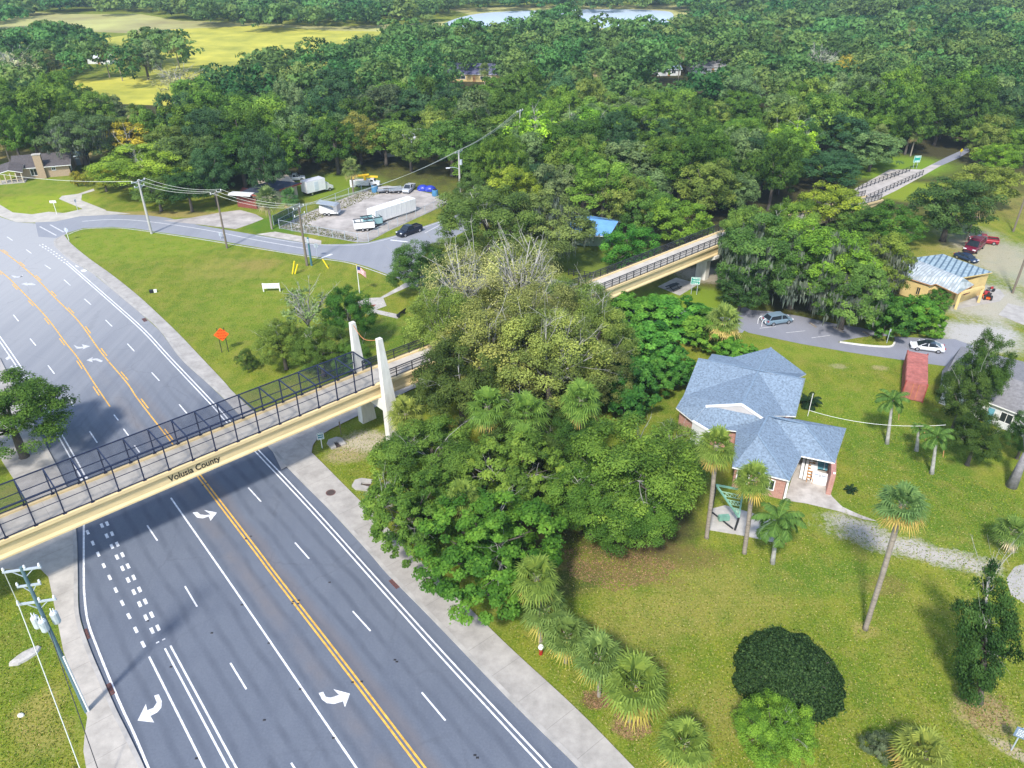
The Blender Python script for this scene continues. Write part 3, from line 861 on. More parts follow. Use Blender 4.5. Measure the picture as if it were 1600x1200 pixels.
def railing(parent, x0, x1, z0, z1, y, step, h=1.25, m='black_metal', net=True, name='railing'):
    """posts, rails and infill of one railing"""
    n = max(1, round((x1 - x0) / step))
    r = MB()
    zz = lambda x: z0 + (z1 - z0) * (x - x0) / (x1 - x0)
    for i in range(n + 1):
        x = x0 + (x1 - x0) * i / n
        r.box((x, y, zz(x) + h / 2), (0.09, 0.09, h))
    for k in (0.12, 0.52, 0.8, 1.0):
        r.beam((x0, y, z0 + h * k), (x1, y, z1 + h * k), 0.06 if k < 1 else 0.09)
    o = r.build(name, m, parent)
    if net:
        q = MB(); q.add([(x0, y, z0 + .1), (x1, y, z1 + .1), (x1, y, z1 + h), (x0, y, z0 + h)], [(0, 1, 2, 3)])
        q.build('infill', 'rail_net', o)
    return o
br = thing('footbridge', 'caged trail footbridge with yellow girders crossing over the wide highway', 'footbridge', trail(0, -67.05), RZ_T)
ZB = 7.3
span(br, -34, 39.6, ZB, ZB)
span(br, 39.62, 62, ZB, ZB - 0.3)
PX0, NP, ST = -29.5, 30, 2.335
px_ = [3.35 + ST * k for k in range(-14, 16)]
px_ = [x for x in px_ if x < 38.4]
TOPZ = 10.2
for x in px_:
    f = MB()
    for y in (-1.87, 1.87):
        f.box((x, y, (ZB + TOPZ) / 2), (0.11, 0.11, TOPZ - ZB))
        f.box((x, y, ZB + 0.04), (0.3, 0.24, 0.08))
    f.beam((x, -1.87, TOPZ), (x, 1.87, TOPZ), 0.11)
    f.build('cage_frame', 'navy_metal', br)
xa, xb = px_[0], px_[-1]
for y in (-1.87, 1.87):
    r = MB()
    r.beam((xa, y, TOPZ + .01), (xb, y, TOPZ + .01), 0.1)
    r.beam((xa, y, ZB + 1.5), (xb, y, ZB + 1.5), 0.07 if y > 0 else 0.05)
    r.beam((xa, y, ZB + 0.12), (xb, y, ZB + 0.12), 0.07)
    if y > 0: r.beam((xa, y, ZB + 0.62), (xb, y, ZB + 0.62), 0.05)
    r.build('cage_rail', 'navy_metal', br)
    q = MB(); q.add([(xa, y, ZB + .1), (xb, y, ZB + .1), (xb, y, TOPZ), (xa, y, TOPZ)], [(0, 1, 2, 3)])
    q.build('cage_side_mesh', 'net', br)
q = MB(); q.add([(xa, -1.87, TOPZ + .03), (xb, -1.87, TOPZ + .03), (xb, 1.87, TOPZ + .03), (xa, 1.87, TOPZ + .03)], [(0, 1, 2, 3)])
q.build('cage_roof_mesh', 'net', br)
for y in (-1.87, 1.87):
    railing(br, 39.4, 61.8, ZB, ZB - 0.3, y, 2.3)
for x in (38.9, -33.0):
    sg = 1 if x > 0 else -1
    for y in (-3.0, 1.9 if x > 0 else 2.4):
        o = MB()
        yo = -1 if y < 0 else 1
        # the inner faces stand plumb, the outer faces taper
        def ring(z, lx, ly):
            xs, xe = (x - 0.3 * sg, x - 0.3 * sg + lx * sg)
            y1 = y + yo * ly
            p = [(xs, y, z), (xe, y, z), (xe, y1, z), (xs, y1, z)]
            return p if sg * yo > 0 else p[::-1]
        o.loft([ring(-0.2, 1.95, 1.0), ring(7.0, 1.25, 0.75), ring(13.7, 0.6, 0.5)])
        o.build('pylon', 'white_concrete', br)
    c = MB()
    c.box((x + 0.35 * sg, -0.5, 4.75), (0.9, 5.0, 1.3))
    c.build('crossbeam', 'white_concrete', br)
t = MB()
t.tube(cr([(38.9, 2.2, 13.6), (38.9, 0, 12.4), (38.9, -3.2, 13.5)], 5), 0.035, 6)
t.build('tie_rod', 'orange_rust', br)
# lettering on the girder
tx = bpy.data.curves.new('lettering', 'FONT')
tx.body = 'Volusia County'
tx.size = 0.98; tx.extrude = 0.012; tx.align_x = 'CENTER'; tx.align_y = 'CENTER'; tx.space_character = 1.0; tx.offset = 0.014
to = bpy.data.objects.new('tmp', tx)
dg = bpy.context.evaluated_depsgraph_get()
C.objects.link(to); dg.update()
lm = bpy.data.meshes.new_from_object(to.evaluated_get(bpy.context.evaluated_depsgraph_get()))
bpy.data.objects.remove(to)
xs = [v.co.x for v in lm.vertices]; wd = max(xs) - min(xs)
for v in lm.vertices: v.co.x *= 5.2 / wd
# small serifs at the feet and heads of the upright strokes
lm.materials.clear(); lm.materials.append(mat('lettering_ink', (0.02, 0.018, 0.012), 0.8, 0.1, 3))
lo = bpy.data.objects.new('lettering', lm)
C.objects.link(lo); lo.parent = br
lo.location = (17.3, -1.875, ZB - 1.0)
lo.rotation_euler = (math.pi / 2, 0, 0)

# second bridge over the side road, sloping down to the wood
b2 = thing('trail_bridge', 'long ramped trail bridge with black railings and yellow beam over the side road', 'footbridge', trail(0, -67.4), RZ_T)
Z2 = 7.05
for x0, x1, za, zb in ((62.03, 76, 7.0, Z2), (76.02, 113, Z2, 6.6), (113.02, 172, 6.6, 0.75)):
    span(b2, x0, x1, za, zb)
for y in (-1.87, 1.87):
    railing(b2, 62.2, 113, 7.0, 6.6, y, 1.65, 1.3)
    railing(b2, 113.1, 171, 6.6, 0.8, y, 1.65, 1.3)
for x, zt in ((107, 4.8), (74, 5.2), (140, 1.9)):
    p = MB()
    p.box((x, 0.2, (zt - 1.2) / 2), (1.1, 2.0, zt - 1.2))
    p.build('pier_column', 'white_concrete', b2)
    c = MB()
    c.loft([[(x - .65, -2.3, zt - .5), (x + .65, -2.3, zt - .5), (x + .65, -2.3, zt), (x - .65, -2.3, zt)], [(x - .65, -.9, zt - 1.2), (x + .65, -.9, zt - 1.2), (x + .65, -.9, zt), (x - .65, -.9, zt)], [(x - .65, 1.2, zt - 1.2), (x + .65, 1.2, zt - 1.2), (x + .65, 1.2, zt), (x - .65, 1.2, zt)], [(x - .65, 2.3, zt - .5), (x + .65, 2.3, zt - .5), (x + .65, 2.3, zt), (x - .65, 2.3, zt)]])
    c.build('pier_cap', 'white_concrete', b2)
# low railings at the foot of the ramp
for a, b, lb in (((1352, 314), (1441, 274), 'nearer of two black railings along the concrete ramp end by the yellow-green tree'), ((1340, 298), (1421, 268), 'farther black railing between concrete ramp end and wide apron')):
    an, L, A, B = pframe(a, b)
    t = thing('ramp_railing', lb, 'railing', A, an, 'railings at the foot of the trail ramp')
    n = int(L / 1.9)
    for i in range(n + 1):
        p = MB(); p.box((L * i / n, 0, 0.65), (0.12, 0.12, 1.3)); p.build('post', 'black_metal', t)
    r = MB()
    for z in (0.45, 0.9, 1.28): r.beam((0, 0, z), (L, 0, z), 0.07)
    r.build('rail_bars', 'black_metal', t)
# fence beside the side road near the bridge head
an, L, A, B = pframe((888, 430), (955, 440))
t = thing('post_fence', 'dark wire fence on posts behind the trail bridge head', 'fence', A, an)
n = 8
for i in range(n + 1):
    p = MB(); p.box((L * i / n, 0, 0.6), (0.12, 0.12, 1.2)); p.build('post', 'black_metal', t)
r = MB()
for z in (0.4, 0.8, 1.15): r.beam((0, 0, z), (L, 0, z), 0.06)
r.build('wire_rails', 'black_metal', t)

# ================================================================ BUILDINGS
def roof_mesh(parent, V, F, m, th=0.16, trim='white_paint', name='roof', rib=None):
    """sloping roof faces with a real edge thickness, trim colour on the edge"""
    top = MB()
    cnt = {}
    for f in F:
        for a, b in zip(f, f[1:] + f[:1]): cnt[(a, b)] = 1
    keys = list(V)
    idx = {k: i for i, k in enumerate(keys)}
    vs = [Vector(V[k]) for k in keys]
    top.v = [tuple(v) for v in vs] + [(v.x, v.y, v.z - th) for v in vs]
    n = len(vs)
    for f in F:
        q = [idx[k] for k in f]
        nz = sum((vs[q[i]].x * vs[q[(i + 1) % len(q)]].y - vs[q[(i + 1) % len(q)]].x * vs[q[i]].y) for i in range(len(q)))
        if nz < 0: q = q[::-1]
        # one triangulation for both skins, so slightly warped outlines stay clean
        for a, b, c in tessellate_polygon([[Vector((vs[i].x, vs[i].y, 0)) for i in q]]):
            a, b, c = q[a], q[b], q[c]
            if (vs[b] - vs[a]).cross(vs[c] - vs[a]).z < 0: b, c = c, b
            top.f.append([a, b, c]); top.mi.append(0)
            top.f.append([c + n, b + n, a + n]); top.mi.append(1)
    ed = {}
    for q in top.f[::2]:
        for a, b in zip(q, q[1:] + q[:1]): ed[(a, b)] = 1
    for a, b in ed:
        if (b, a) not in ed:
            top.f.append([a, a + n, b + n, b]); top.mi.append(1)
    return top.build(name, [m, trim], parent)
def window(parent, a, b, z0, z1, m='white_paint', gl='glass', bars=1, name='window'):
    """a framed window on a wall; a to b run along the wall foot (outside to the right of a->b)"""
    a, b = Vector((a[0], a[1], 0)), Vector((b[0], b[1], 0))
    d = (b - a); L = d.length; d.normalize(); n = Vector((d.y, -d.x, 0))
    f = MB()
    up = Vector((0, 0, 1))
    e = 0.09
    for z in (z0, z1): f.beam(a + up * z + n * .03, b + up * z + n * .03, 0.1, e)
    for k in [0, 1] + [(i + 1) / (bars + 1) for i in range(bars)]:
        p = a + d * L * k + n * .03
        f.beam(p + up * (z0 - e / 2), p + up * (z1 + e / 2), 0.1 if k in (0, 1) else 0.05, 0.1, up=n)
    o = f.build(name, m, parent)
    g_ = MB()
    c = (a + b) / 2 + n * 0.012 + up * (z0 + z1) / 2
    g_.box(c, (L, 0.03, z1 - z0), math.atan2(d.y, d.x))
    g_.build('pane', gl, o)
    return o
def door(parent, a, b, z1, m):
    a, b = Vector((a[0], a[1], 0)), Vector((b[0], b[1], 0))
    d = (b - a); L = d.length; d.normalize(); n = Vector((d.y, -d.x, 0))
    q = MB(); q.box((a + b) / 2 + n * .03 + Vector((0, 0, z1 / 2)), (L, 0.08, z1), math.atan2(d.y, d.x))
    o = q.build('door', m, parent)
    h = MB(); h.box(a + d * L * .85 + n * .09 + Vector((0, 0, 1.0)), (0.12, 0.06, 0.06), math.atan2(d.y, d.x)); h.build('handle', 'chrome', o)
    return o

# ---- blue-roofed brick house (roof corners surveyed with their heights)
H0 = P(1190, 650)
hs = thing('brick_house', 'rambling brick house with blue-grey shingle roof of many gables on the lawn', 'house', (H0.x, H0.y, 0))
def hz(x, y, z): return P(1040 + x / 4.617, 530 + y / 4.617, z) - Vector((H0.x, H0.y, 0))
V = dict(M1=hz(235, 140, 5.6), M2=hz(1000, 288, 5.6), C0=hz(668, 232, 5.62), C1=hz(550, 472, 5.4), L1=hz(290, 485, 4.15), R1=hz(705, 578, 4.0), E1=hz(130, 405, 3.5), E2=hz(75, 495, 2.9), F1=hz(195, 592, 2.9),
         VB=hz(870, 552, 3.05), E3=hz(940, 556, 2.9), W0=hz(738, 552, 5.0), W1=hz(1000, 610, 5.0), K1=hz(1304, 642, 2.9), K2=hz(1222, 893, 2.9), K3=hz(980, 842, 2.9), K4=hz(895, 1021, 2.9), K5=hz(480, 922, 2.9), W2=hz(668, 690, 5.0),
         VL=hz(510, 660, 3.45), Fb=hz(312, 662, 2.9), Fp=hz(372, 645, 2.9), V5=hz(790, 568, 4.7),
         B1=hz(335, 105, 4.3), B2=hz(490, 130, 4.6), B3=hz(760, 60, 5.2), B4=hz(1015, 250, 2.9), B5=hz(300, 152, 5.0), B6=hz(950, 279, 5.15), B7=hz(530, 200, 5.3), B8=hz(668, 228, 5.35))
# shared points nudged so faces meet
F = [['M1', 'E1', 'C0'], ['E1', 'E2', 'F1', 'L1', 'C1', 'C0'], ['C0', 'C1', 'R1', 'W0', 'VB'], ['C0', 'VB', 'E3', 'M2'], ['M1', 'C0', 'M2']][:4]
roof_mesh(hs, {k: V[k] for k in ('M1', 'M2', 'C0', 'C1', 'L1', 'R1', 'E1', 'E2', 'F1', 'VB', 'E3', 'W0')}, F, 'shingle_blue')
rb = MB()
# rear slope behind the main ridge
V['RB1'] = V['M1'] + Vector((1.9, 3.9, -2.2)); V['RB2'] = V['M2'] + Vector((1.9, 3.9, -2.2))
roof_mesh(hs, {k: V[k] for k in ('M1', 'M2', 'C0', 'RB1', 'RB2')}, [['M1', 'C0', 'M2', 'RB2', 'RB1']], 'shingle_blue')
roof_mesh(hs, {k: V[k] for k in ('B2', 'B3', 'B4', 'B6', 'B8', 'B7', 'B1', 'B5')}, [['B3', 'B4', 'B6', 'B8'], ['B3', 'B8', 'B7', 'B2'], ['B1', 'B2', 'B7', 'B5']], 'shingle_blue')
def on_plane(x, y):
    lo_, hi_ = 2.0, 7.0
    a_, b_ = V['L1'], V['R1']
    for _ in range(40):
        zm = (lo_ + hi_) / 2
        q = hz(x, y, zm)
        if (b_.x - a_.x) * (q.y - a_.y) - (b_.y - a_.y) * (q.x - a_.x) > 0: lo_ = zm
        else: hi_ = zm
    return hz(x, y, lo_)
V['La'] = on_plane(388, 493); V['Lm'] = on_plane(640, 545)
Vp = {k: V[k].copy() for k in ('L1', 'R1', 'La', 'Lm', 'VL', 'Fb', 'Fp', 'F1')}
for k in Vp: Vp[k] = Vp[k] + Vector((0, 0, -0.03))
roof_mesh(hs, Vp, [['L1', 'Fp', 'Fb', 'F1'], ['L1', 'La', 'Lm', 'R1', 'VL', 'Fp']], 'shingle_blue')
V['W0'] = V['W0'] + Vector((0, 0, 0.03)); V['WK'] = hz(952, 578, 2.9)
roof_mesh(hs, {k: V[k] for k in ('W0', 'W1', 'W2', 'K1', 'K2', 'K3', 'K4', 'K5', 'VL', 'R1', 'V5', 'WK')},
          [['W0', 'W2', 'VL', 'R1'], ['W2', 'K4', 'K5', 'VL'], ['W0', 'V5', 'K3', 'K4', 'W2'], ['V5', 'W1', 'K2', 'K3'], ['W1', 'K1', 'K2'], ['W0', 'WK', 'K1', 'W1', 'V5']], 'shingle_blue')
# ridge caps
rc = MB()
for a, b in (('M1', 'M2'), ('C0', 'C1'), ('W0', 'W1'), ('W0', 'W2'), ('W1', 'K2'), ('W2', 'K4'), ('B3', 'B8')):
    rc.beam(V[a] + Vector((0, 0, .02)), V[b] + Vector((0, 0, .02)), 0.22, 0.06)
rc.build('ridge_cap', mat('ridge_shingle', (0.17, 0.235, 0.31), 0.9, 0.3, 6), hs)
# walls
def inset(pts, dist):
    pts = [Vector((p[0], p[1], 0)) for p in pts]
    c = sum(pts, Vector()) / len(pts)
    return [(p + (c - p).normalized() * dist)[:2] for p in pts]
wl = MB()
wl.prism(inset([V['E2'], V['F1'], V['VL'], V['R1'], V['E3'], V['M2'], V['RB2'], V['RB1'], V['M1']], 0.55), 0, 2.75)
wl.build('main_wall', 'brick', hs)
wl = MB()
wl.prism(inset([V['VL'], V['K5'], V['K4'], V['K3'], V['W0']], 0.5), 0, 2.7)
wl.build('wing_wall', 'brick', hs)
wl = MB()
wl.prism(inset([V['B2'], V['B3'], V['B4'], V['B6'], V['B7']], 0.6), 0, 2.7)
wl.build('rear_wall', 'brick', hs)
# white gable face, its shadow put into the greyed colour
gb = MB(); up = Vector((0, 0, 1))
gb.add([V['L1'] - up * .17, V['R1'] - up * .17, V['C1'] - up * .17, (V['L1'] + V['R1']) / 2 - up * .9], [(0, 3, 2), (3, 1, 2)])
gb.build('gable_face', mat('gable_shade', (.5, .47, .45), .8, .1, 1), hs)
for a, b in (('L1', 'C1'), ('C1', 'R1'), ('F1', 'Fb')):
    rk = MB(); rk.beam(V[a] + up * .02, V[b] + up * .02, .2, .24); rk.build('rake_board', 'white_paint', hs)
gb = MB(); gb.add([V['F1'] - up * .16, V['Fb'] - up * .16, V['Fb'] - up * 2.8, V['F1'] - up * 2.8], [(0, 3, 2, 1)])
gb.build('porch_face', 'stucco_white', hs)
ge = MB(); ge.add([V['E1'] - up * .2, V['M1'] - up * .2, V['RB1'] - up * .2, V['RB1'] * 1 - up * (V['RB1'].z - 2.5), V['E1'] - up * (V['E1'].z - 2.5)], [(0, 1, 2, 3, 4)])
ge.build('gable_face', 'brick', hs)
ge = MB(); ge.add([V['E3'] - up * .2, V['M2'] - up * .2, V['RB2'] - up * .2, V['RB2'] - up * (V['RB2'].z - 2.5), V['E3'] - up * (V['E3'].z - 2.5)], [(0, 1, 2, 3, 4)])
ge.build('gable_face', 'stucco_white', hs)
# carport: brick pier, white posts, beam
cp_ = MB(); a, b = P(1296, 724) - Vector((H0.x, H0.y, 0)), P(1294, 768) - Vector((H0.x, H0.y, 0))
an = math.atan2((b - a).y, (b - a).x); L = (b - a).length
cp_.box(((a + b) / 2) + up * 1.35, (L + 1.2, 0.5, 2.7), an)
cp_.build('carport_wall', 'brick', hs)
for q in (P(1225, 780), P(1295, 771)):
    p = MB(); p.box((q.x - H0.x, q.y - H0.y, 1.4), (0.22, 0.22, 2.8), R(-20)); p.build('post', 'white_paint', hs)
# porch rail window on the brick face
kd = (V['K5'] - V['K4']); kd.z = 0; kl = kd.length; kd.normalize()
base5 = Vector((V['K5'].x, V['K5'].y, 0)) + Vector((kd.y, -kd.x, 0)) * -0.0
i5 = inset([V['VL'], V['K5'], V['K4'], V['K3'], V['W0']], 0.5)
w5, w4 = Vector((*i5[1], 0)), Vector((*i5[2], 0))
wv = (w4 - w5)
window(hs, w5 + wv * .06, w5 + wv * .3, 0.9, 2.3, bars=2)
window(hs, w5 + wv * .62, w5 + wv * .8, 0.9, 2.2, bars=1)
# appliances and lumber in the carport
def at(x, y, z=0): return P(x, y, z)
q = at(1266, 745)
t = thing('fridge', 'white upright appliance lying in the carport behind the washers', 'appliance', (q.x + .6, q.y + .9, 0), R(-22))
b_ = MB(); b_.box((0, 0, .45), (.7, 1.6, .8)); b_.build('cabinet', 'white_paint', t)
b_ = MB(); b_.box((0, -.3, .87), (.6, .9, .04)); b_.build('door', 'lamp_white', t)
for (x, y), lb in (((1273, 752), 'left white washing machine standing at the carport mouth'), ((1284, 755), 'right white washing machine standing at the carport mouth')):
    q = at(x, y)
    t = thing('washing_machine', lb, 'washing machine', (q.x, q.y, 0), R(-22), 'washing machines in the carport')
    b_ = MB(); b_.box((0, 0, .47), (.82, .8, .94)); b_.build('cabinet', 'white_paint', t)
    b_ = MB(); b_.box((0, 0, .955), (.45, .3, .03)); b_.build('lid', 'grey_metal', t)
    b_ = MB(); b_.box((0, .37, 1.02), (.8, .08, .16)); b_.build('control_panel', 'white_paint', t)
for i, (x, y) in enumerate(((1250, 742), (1256, 744), (1262, 744))):
    q = at(x, y)
    b_ = MB(); b_.box((0, 0, .5), (.3, 4.2, .18), 0, (R(9), 0))
    o = b_.build('white_plank', 'white_paint', None, loc=(q.x + .5, q.y + .9, 0.2)); o.rotation_euler = (0, 0, R(-24))
    tag(o, ['leftmost white plank leaning in the carport beside the house wall', 'middle white plank of three leaning in the carport', 'right white plank leaning in the carport beside the shelf'][i], 'plank', 'white planks in the carport')
q = at(1268, 748)
t = thing('wooden_shelf', 'orange-brown wooden slatted shelf between planks and washers in the carport', 'shelf', (q.x, q.y + .6, 0), R(-22))
for k in range(6):
    b_ = MB(); b_.box((0, -1.2 + k * .5, .55 + k * .06), (.75, .26, .05)); b_.build('slat', 'wood', t)
b_ = MB(); b_.box((-.3, 0, .3), (.06, 3.0, .5)); b_.box((.3, 0, .3), (.06, 3.0, .5)); b_.build('side_rail', 'wood', t)
q = at(1284, 733)
t = thing('glass_panels', 'blue-green glazed panels leaning inside the carport right wall', 'panel', (q.x + .3, q.y + .3, 0), R(-22))
b_ = MB(); b_.box((0, 0, 1.0), (1.6, 2.4, .06), 0, (R(30), 0)); b_.build('pane', 'teal_glass', t)
b_ = MB()
for k in (-.8, 0, .8): b_.box((k, 0, 1.02), (.06, 2.45, .08), 0, (R(30), 0))
b_.build('frame', 'white_paint', t)

# ---- simple gabled houses
def gable_house(name, label, cat, p, an, L, W, hw, hr, wall, roofm, over=0.5, wins=(), doors=(), chim=None, name_wall='wall', trim='white_paint'):
    """ridge along local x; front is local -y"""
    t = thing(name, label, cat, (p[0], p[1], 0), an)
    x, y = L / 2, W / 2
    m = MB()
    m.add([(-x, -y, 0), (x, -y, 0), (x, y, 0), (-x, y, 0), (-x, -y, hw), (x, -y, hw), (x, y, hw), (-x, y, hw), (-x, 0, hr), (x, 0, hr)],
          [(0, 1, 5, 4), (2, 3, 7, 6), (1, 2, 6, 9, 5), (3, 0, 4, 8, 7), (4, 5, 9, 8), (6, 7, 8, 9)])
    m.build(name_wall, wall, t)
    o = over; sl = (hr - hw) / y
    V_ = dict(a=(-x - o, -y - o, hw - o * sl + .12), b=(x + o, -y - o, hw - o * sl + .12), c=(x + o, 0, hr + .12), d=(-x - o, 0, hr + .12), e=(x + o, y + o, hw - o * sl + .12), f=(-x - o, y + o, hw - o * sl + .12))
    roof_mesh(t, V_, [['a', 'b', 'c', 'd'], ['d', 'c', 'e', 'f']], roofm, 0.14, trim)
    for sd, u0, u1, z0, z1 in wins:
        if sd == 'f': window(t, (u0, -y), (u1, -y), z0, z1)
        elif sd == 'r': window(t, (x, u0), (x, u1), z0, z1)
        elif sd == 'l': window(t, (-x, u1), (-x, u0), z0, z1)
    for sd, u0, u1, z1, mm in doors:
        if sd == 'f': door(t, (u0, -y), (u1, -y), z1, mm)
        elif sd == 'r': door(t, (x, u0), (x, u1), z1, mm)
    if chim:
        cx, cy, w_, h_ = chim
        c = MB(); c.box((cx, cy, h_ / 2), (w_, 1.1, h_)); o2 = c.build('chimney', wall, t)
        k = MB(); k.box((cx, cy, h_ + .08), (w_ + .25, 1.3, .2)); k.build('chimney_cap', 'pale_concrete', o2)
    return t
# ranch house at the left
an, L, A, B = pframe((28, 280), (112, 273))
mid = (A + B) / 2; nv = Vector((-math.sin(an), math.cos(an), 0))
ranch = gable_house('ranch_house', 'low tan brick ranch house with brown roof and broad chimney at left', 'house', mid + nv * 3.6, an, L * 1.0, 8.4, 2.9, 4.7, 'tan_brick', 'shingle_brown', 0.7,
    wins=(('f', -L * .22, -L * .1, .7, 2.3), ('f', L * .18, L * .25, 1.6, 2.3), ('r', -2.4, -1.4, .9, 2.2)), chim=(-L * .02, -4.4, 1.7, 5.6))
p = MB()
Vv = dict(a=(-L * .78, -7.6, 2.5), b=(-L * .3, -7.6, 2.5), c=(-L * .3, -4.0, 3.6), d=(-L * .78, -4.0, 3.6), e=(-L * .54, -4.0, 4.4), f=(-L * .54, -7.6, 3.2))
roof_mesh(ranch, Vv, [['a', 'f', 'e', 'd'], ['f', 'b', 'c', 'e']], 'shingle_brown', 0.14, name='porch_roof')
for k in range(5):
    q = MB(); q.box((-L * .74 + k * L * .1, -7.2, 1.2), (.22, .22, 2.4)); q.build('porch_post', 'stucco_tan', ranch)
q = MB(); q.beam((-L * .76, -7.2, .9), (-L * .33, -7.2, .9), .1); q.build('porch_rail', 'stucco_tan', ranch)
q = MB(); q.box((-L * .54, -5.8, .1), (L * .46, 3.4, .2)); q.build('porch_floor', 'concrete', ranch)
q = P(124, 255)
gable_house('garden_shed', 'small shed with pale blue-grey metal roof behind the ranch house', 'shed', (q.x, q.y), an + .1, 5.0, 4.0, 2.3, 3.0, 'stucco_tan', mat('shed_roof', (0.3, 0.42, 0.5), .5, .15, 2), 0.3, doors=(('f', -.5, .5, 2.0, 'grey_metal'),))
# tan building with dark roof and red front
an, L, A, B = pframe((432, 318), (470, 300))
A2 = P(370, 325); 
an2, L2, _, _ = pframe((372, 326), (414, 328))
shop = thing('roadside_shop', 'tan building with navy roof and dark red brick front beside the road', 'building', P(415, 315), 0)
g0 = P(415, 315)
def sz(x, y, z=0): return P(x, y, z) - Vector((g0.x, g0.y, 0))
wl = MB(); wl.prism([sz(432, 322)[:2], sz(466, 308)[:2], sz(452, 293)[:2], sz(405, 300)[:2], sz(398, 326)[:2]], 0, 3.1); wl.build('wall', 'stucco_tan', shop)
wl = MB(); wl.prism([sz(372, 323)[:2], sz(402, 327)[:2], sz(412, 318)[:2], sz(382, 308)[:2]], 0, 2.3); wl.build('front_wall', 'dark_brick_red', shop)
rf = MB(); rf.prism([sz(*p, 3.25)[:2] for p in ((374, 301), (402, 289), (428, 281.5), (471, 286), (436, 297), (401, 305))], 3.12, 3.3); rf.build('roof', 'shingle_dark', shop)
rf = MB(); rf.beam(sz(437, 297.5, 3.2), sz(471, 286.5, 3.2), .15, .28); rf.beam(sz(375, 302, 3.2), sz(401, 305.8, 3.2), .15, .28); rf.build('fascia', 'red_paint', shop)
q = MB(); w1, w2 = sz(402, 322), sz(408, 318); q.box((w1 + w2) / 2 + up * 1.1, (1.0, .4, 2.2)); q.build('door', 'glass', shop)
q = MB(); bb = sz(377, 303, 3.2); q.box(bb, (5.2, 2.0, .3), R(-12)); q.build('awning', 'stucco_white', shop)
# yellow house with tin roof
M['tin_blue'] = tin_mat('tin_blue', (0.36, 0.46, 0.5), (0.09, 0.14, 0.19), 0.85, R(35))
M['tin_white'] = tin_mat('tin_white', (0.44, 0.48, 0.5), (0.22, 0.27, 0.3), 0.5, R(60))
y0 = P(1470, 470)
yh = thing('yellow_house', 'yellow stucco house with ribbed tin roof and open carport by the sandy drive', 'house', (y0.x, y0.y, 0))
def yz(x, y, z=0): return P(1380 + x / 7.273, 350 + y / 7.273, z) - Vector((y0.x, y0.y, 0))
Vy = dict(a=yz(330, 385, 4.9), b=yz(680, 340, 4.0), c=yz(1245, 548, 4.0), d=yz(905, 608, 5.0), e=yz(225, 420, 4.5), f=yz(205, 590, 3.2), g=yz(540, 695, 3.2), h=yz(600, 680, 3.3), i=yz(845, 795, 2.9), j=yz(1035, 690, 3.2))
roof_mesh(yh, {k: Vy[k] for k in 'abcd'}, [['a', 'b', 'c', 'd']], 'tin_blue', 0.2, 'stucco_yellow')
roof_mesh(yh, {k: Vy[k] for k in 'adefghij'}, [['e', 'a', 'd', 'j', 'i', 'h', 'g', 'f']], 'tin_white', 0.15, 'wood', name='lean_to_roof')
def ypr(nm, pts, z1, m='stucco_yellow'):
    q = MB(); q.prism([yz(*p)[:2] for p in pts], 0, z1); return q.build(nm, m, yh)
q = MB(); q.prism(inset([Vy[k] for k in 'abcd'], .45), 0, 3.7); q.build('wall', 'stucco_yellow', yh)
q = MB(); q.prism(inset([Vy[k] for k in 'eadhgf'], .45), 0, 2.8); q.build('lean_to_wall', 'stucco_yellow', yh)
for p_ in ((820, 965), (1080, 890)):
    q = yz(*p_); m_ = MB(); m_.box((q.x, q.y, 1.35), (.38, .38, 2.7), R(-30)); m_.build('carport_post', 'stucco_yellow', yh)
m_ = MB(); a, b = yz(820, 965), yz(1080, 890); m_.beam(a + up * 2.75, b + up * 2.75, .4, .35); m_.build('carport_beam', 'stucco_yellow', yh)
iw = [Vector((*q_, 0)) for q_ in inset([Vy[k] for k in 'abcd'], .45)]
window(yh, iw[3].lerp(iw[2], .28), iw[3].lerp(iw[2], .48), 1.3, 2.7, 'dark_brick_red')
iw = [Vector((*q_, 0)) for q_ in inset([Vy[k] for k in 'eadhgf'], .45)]
window(yh, iw[4].lerp(iw[3], .2), iw[4].lerp(iw[3], .8), .9, 2.2, 'stucco_yellow')
window(yh, iw[5].lerp(iw[4], .6), iw[5].lerp(iw[4], .75), .9, 2.2, 'stucco_yellow')
# long red steel container
a, b = P(1424, 628), P(1426, 575)
an, L = math.atan2((b - a).y, (b - a).x), (b - a).length
ct = thing('steel_container', 'rusty red steel shipping container standing on the lawn behind the palms', 'container', (a + b) / 2 + Vector((0, 0, 0)), an)
L = L * .93
m_ = MB(); m_.box((0, 0, 1.35), (L, 2.5, 2.5)); 
for k in range(int(L / .45)):
    for sy in (-1.27, 1.27): m_.box((-L / 2 + .3 + k * .45, sy, 1.35), (.2, .06, 2.3))
m_.build('body', 'rust_red', ct)
m_ = MB()
for k in range(int(L / .6)): m_.box((-L / 2 + .3 + k * .6, 0, 2.625), (.12, 2.4, .05))
m_.build('roof_rib', 'rust_red', ct)
for sy in (-.62, .62):
    m_ = MB(); m_.box((-L / 2 - .03, sy, 1.35), (.06, 1.15, 2.3)); d_ = m_.build('door', 'rust_red', ct)
    h_ = MB(); h_.box((-L / 2 - .09, sy * .5, 1.35), (.05, .05, 2.2)); h_.build('lock_bar', 'orange_rust', d_)
for sx in (-1, 1):
    for sy in (-1, 1):
        m_ = MB(); m_.box((sx * (L / 2 - .05), sy * 1.23, 1.35), (.2, .16, 2.72)); m_.build('corner_post', 'red_paint', ct)
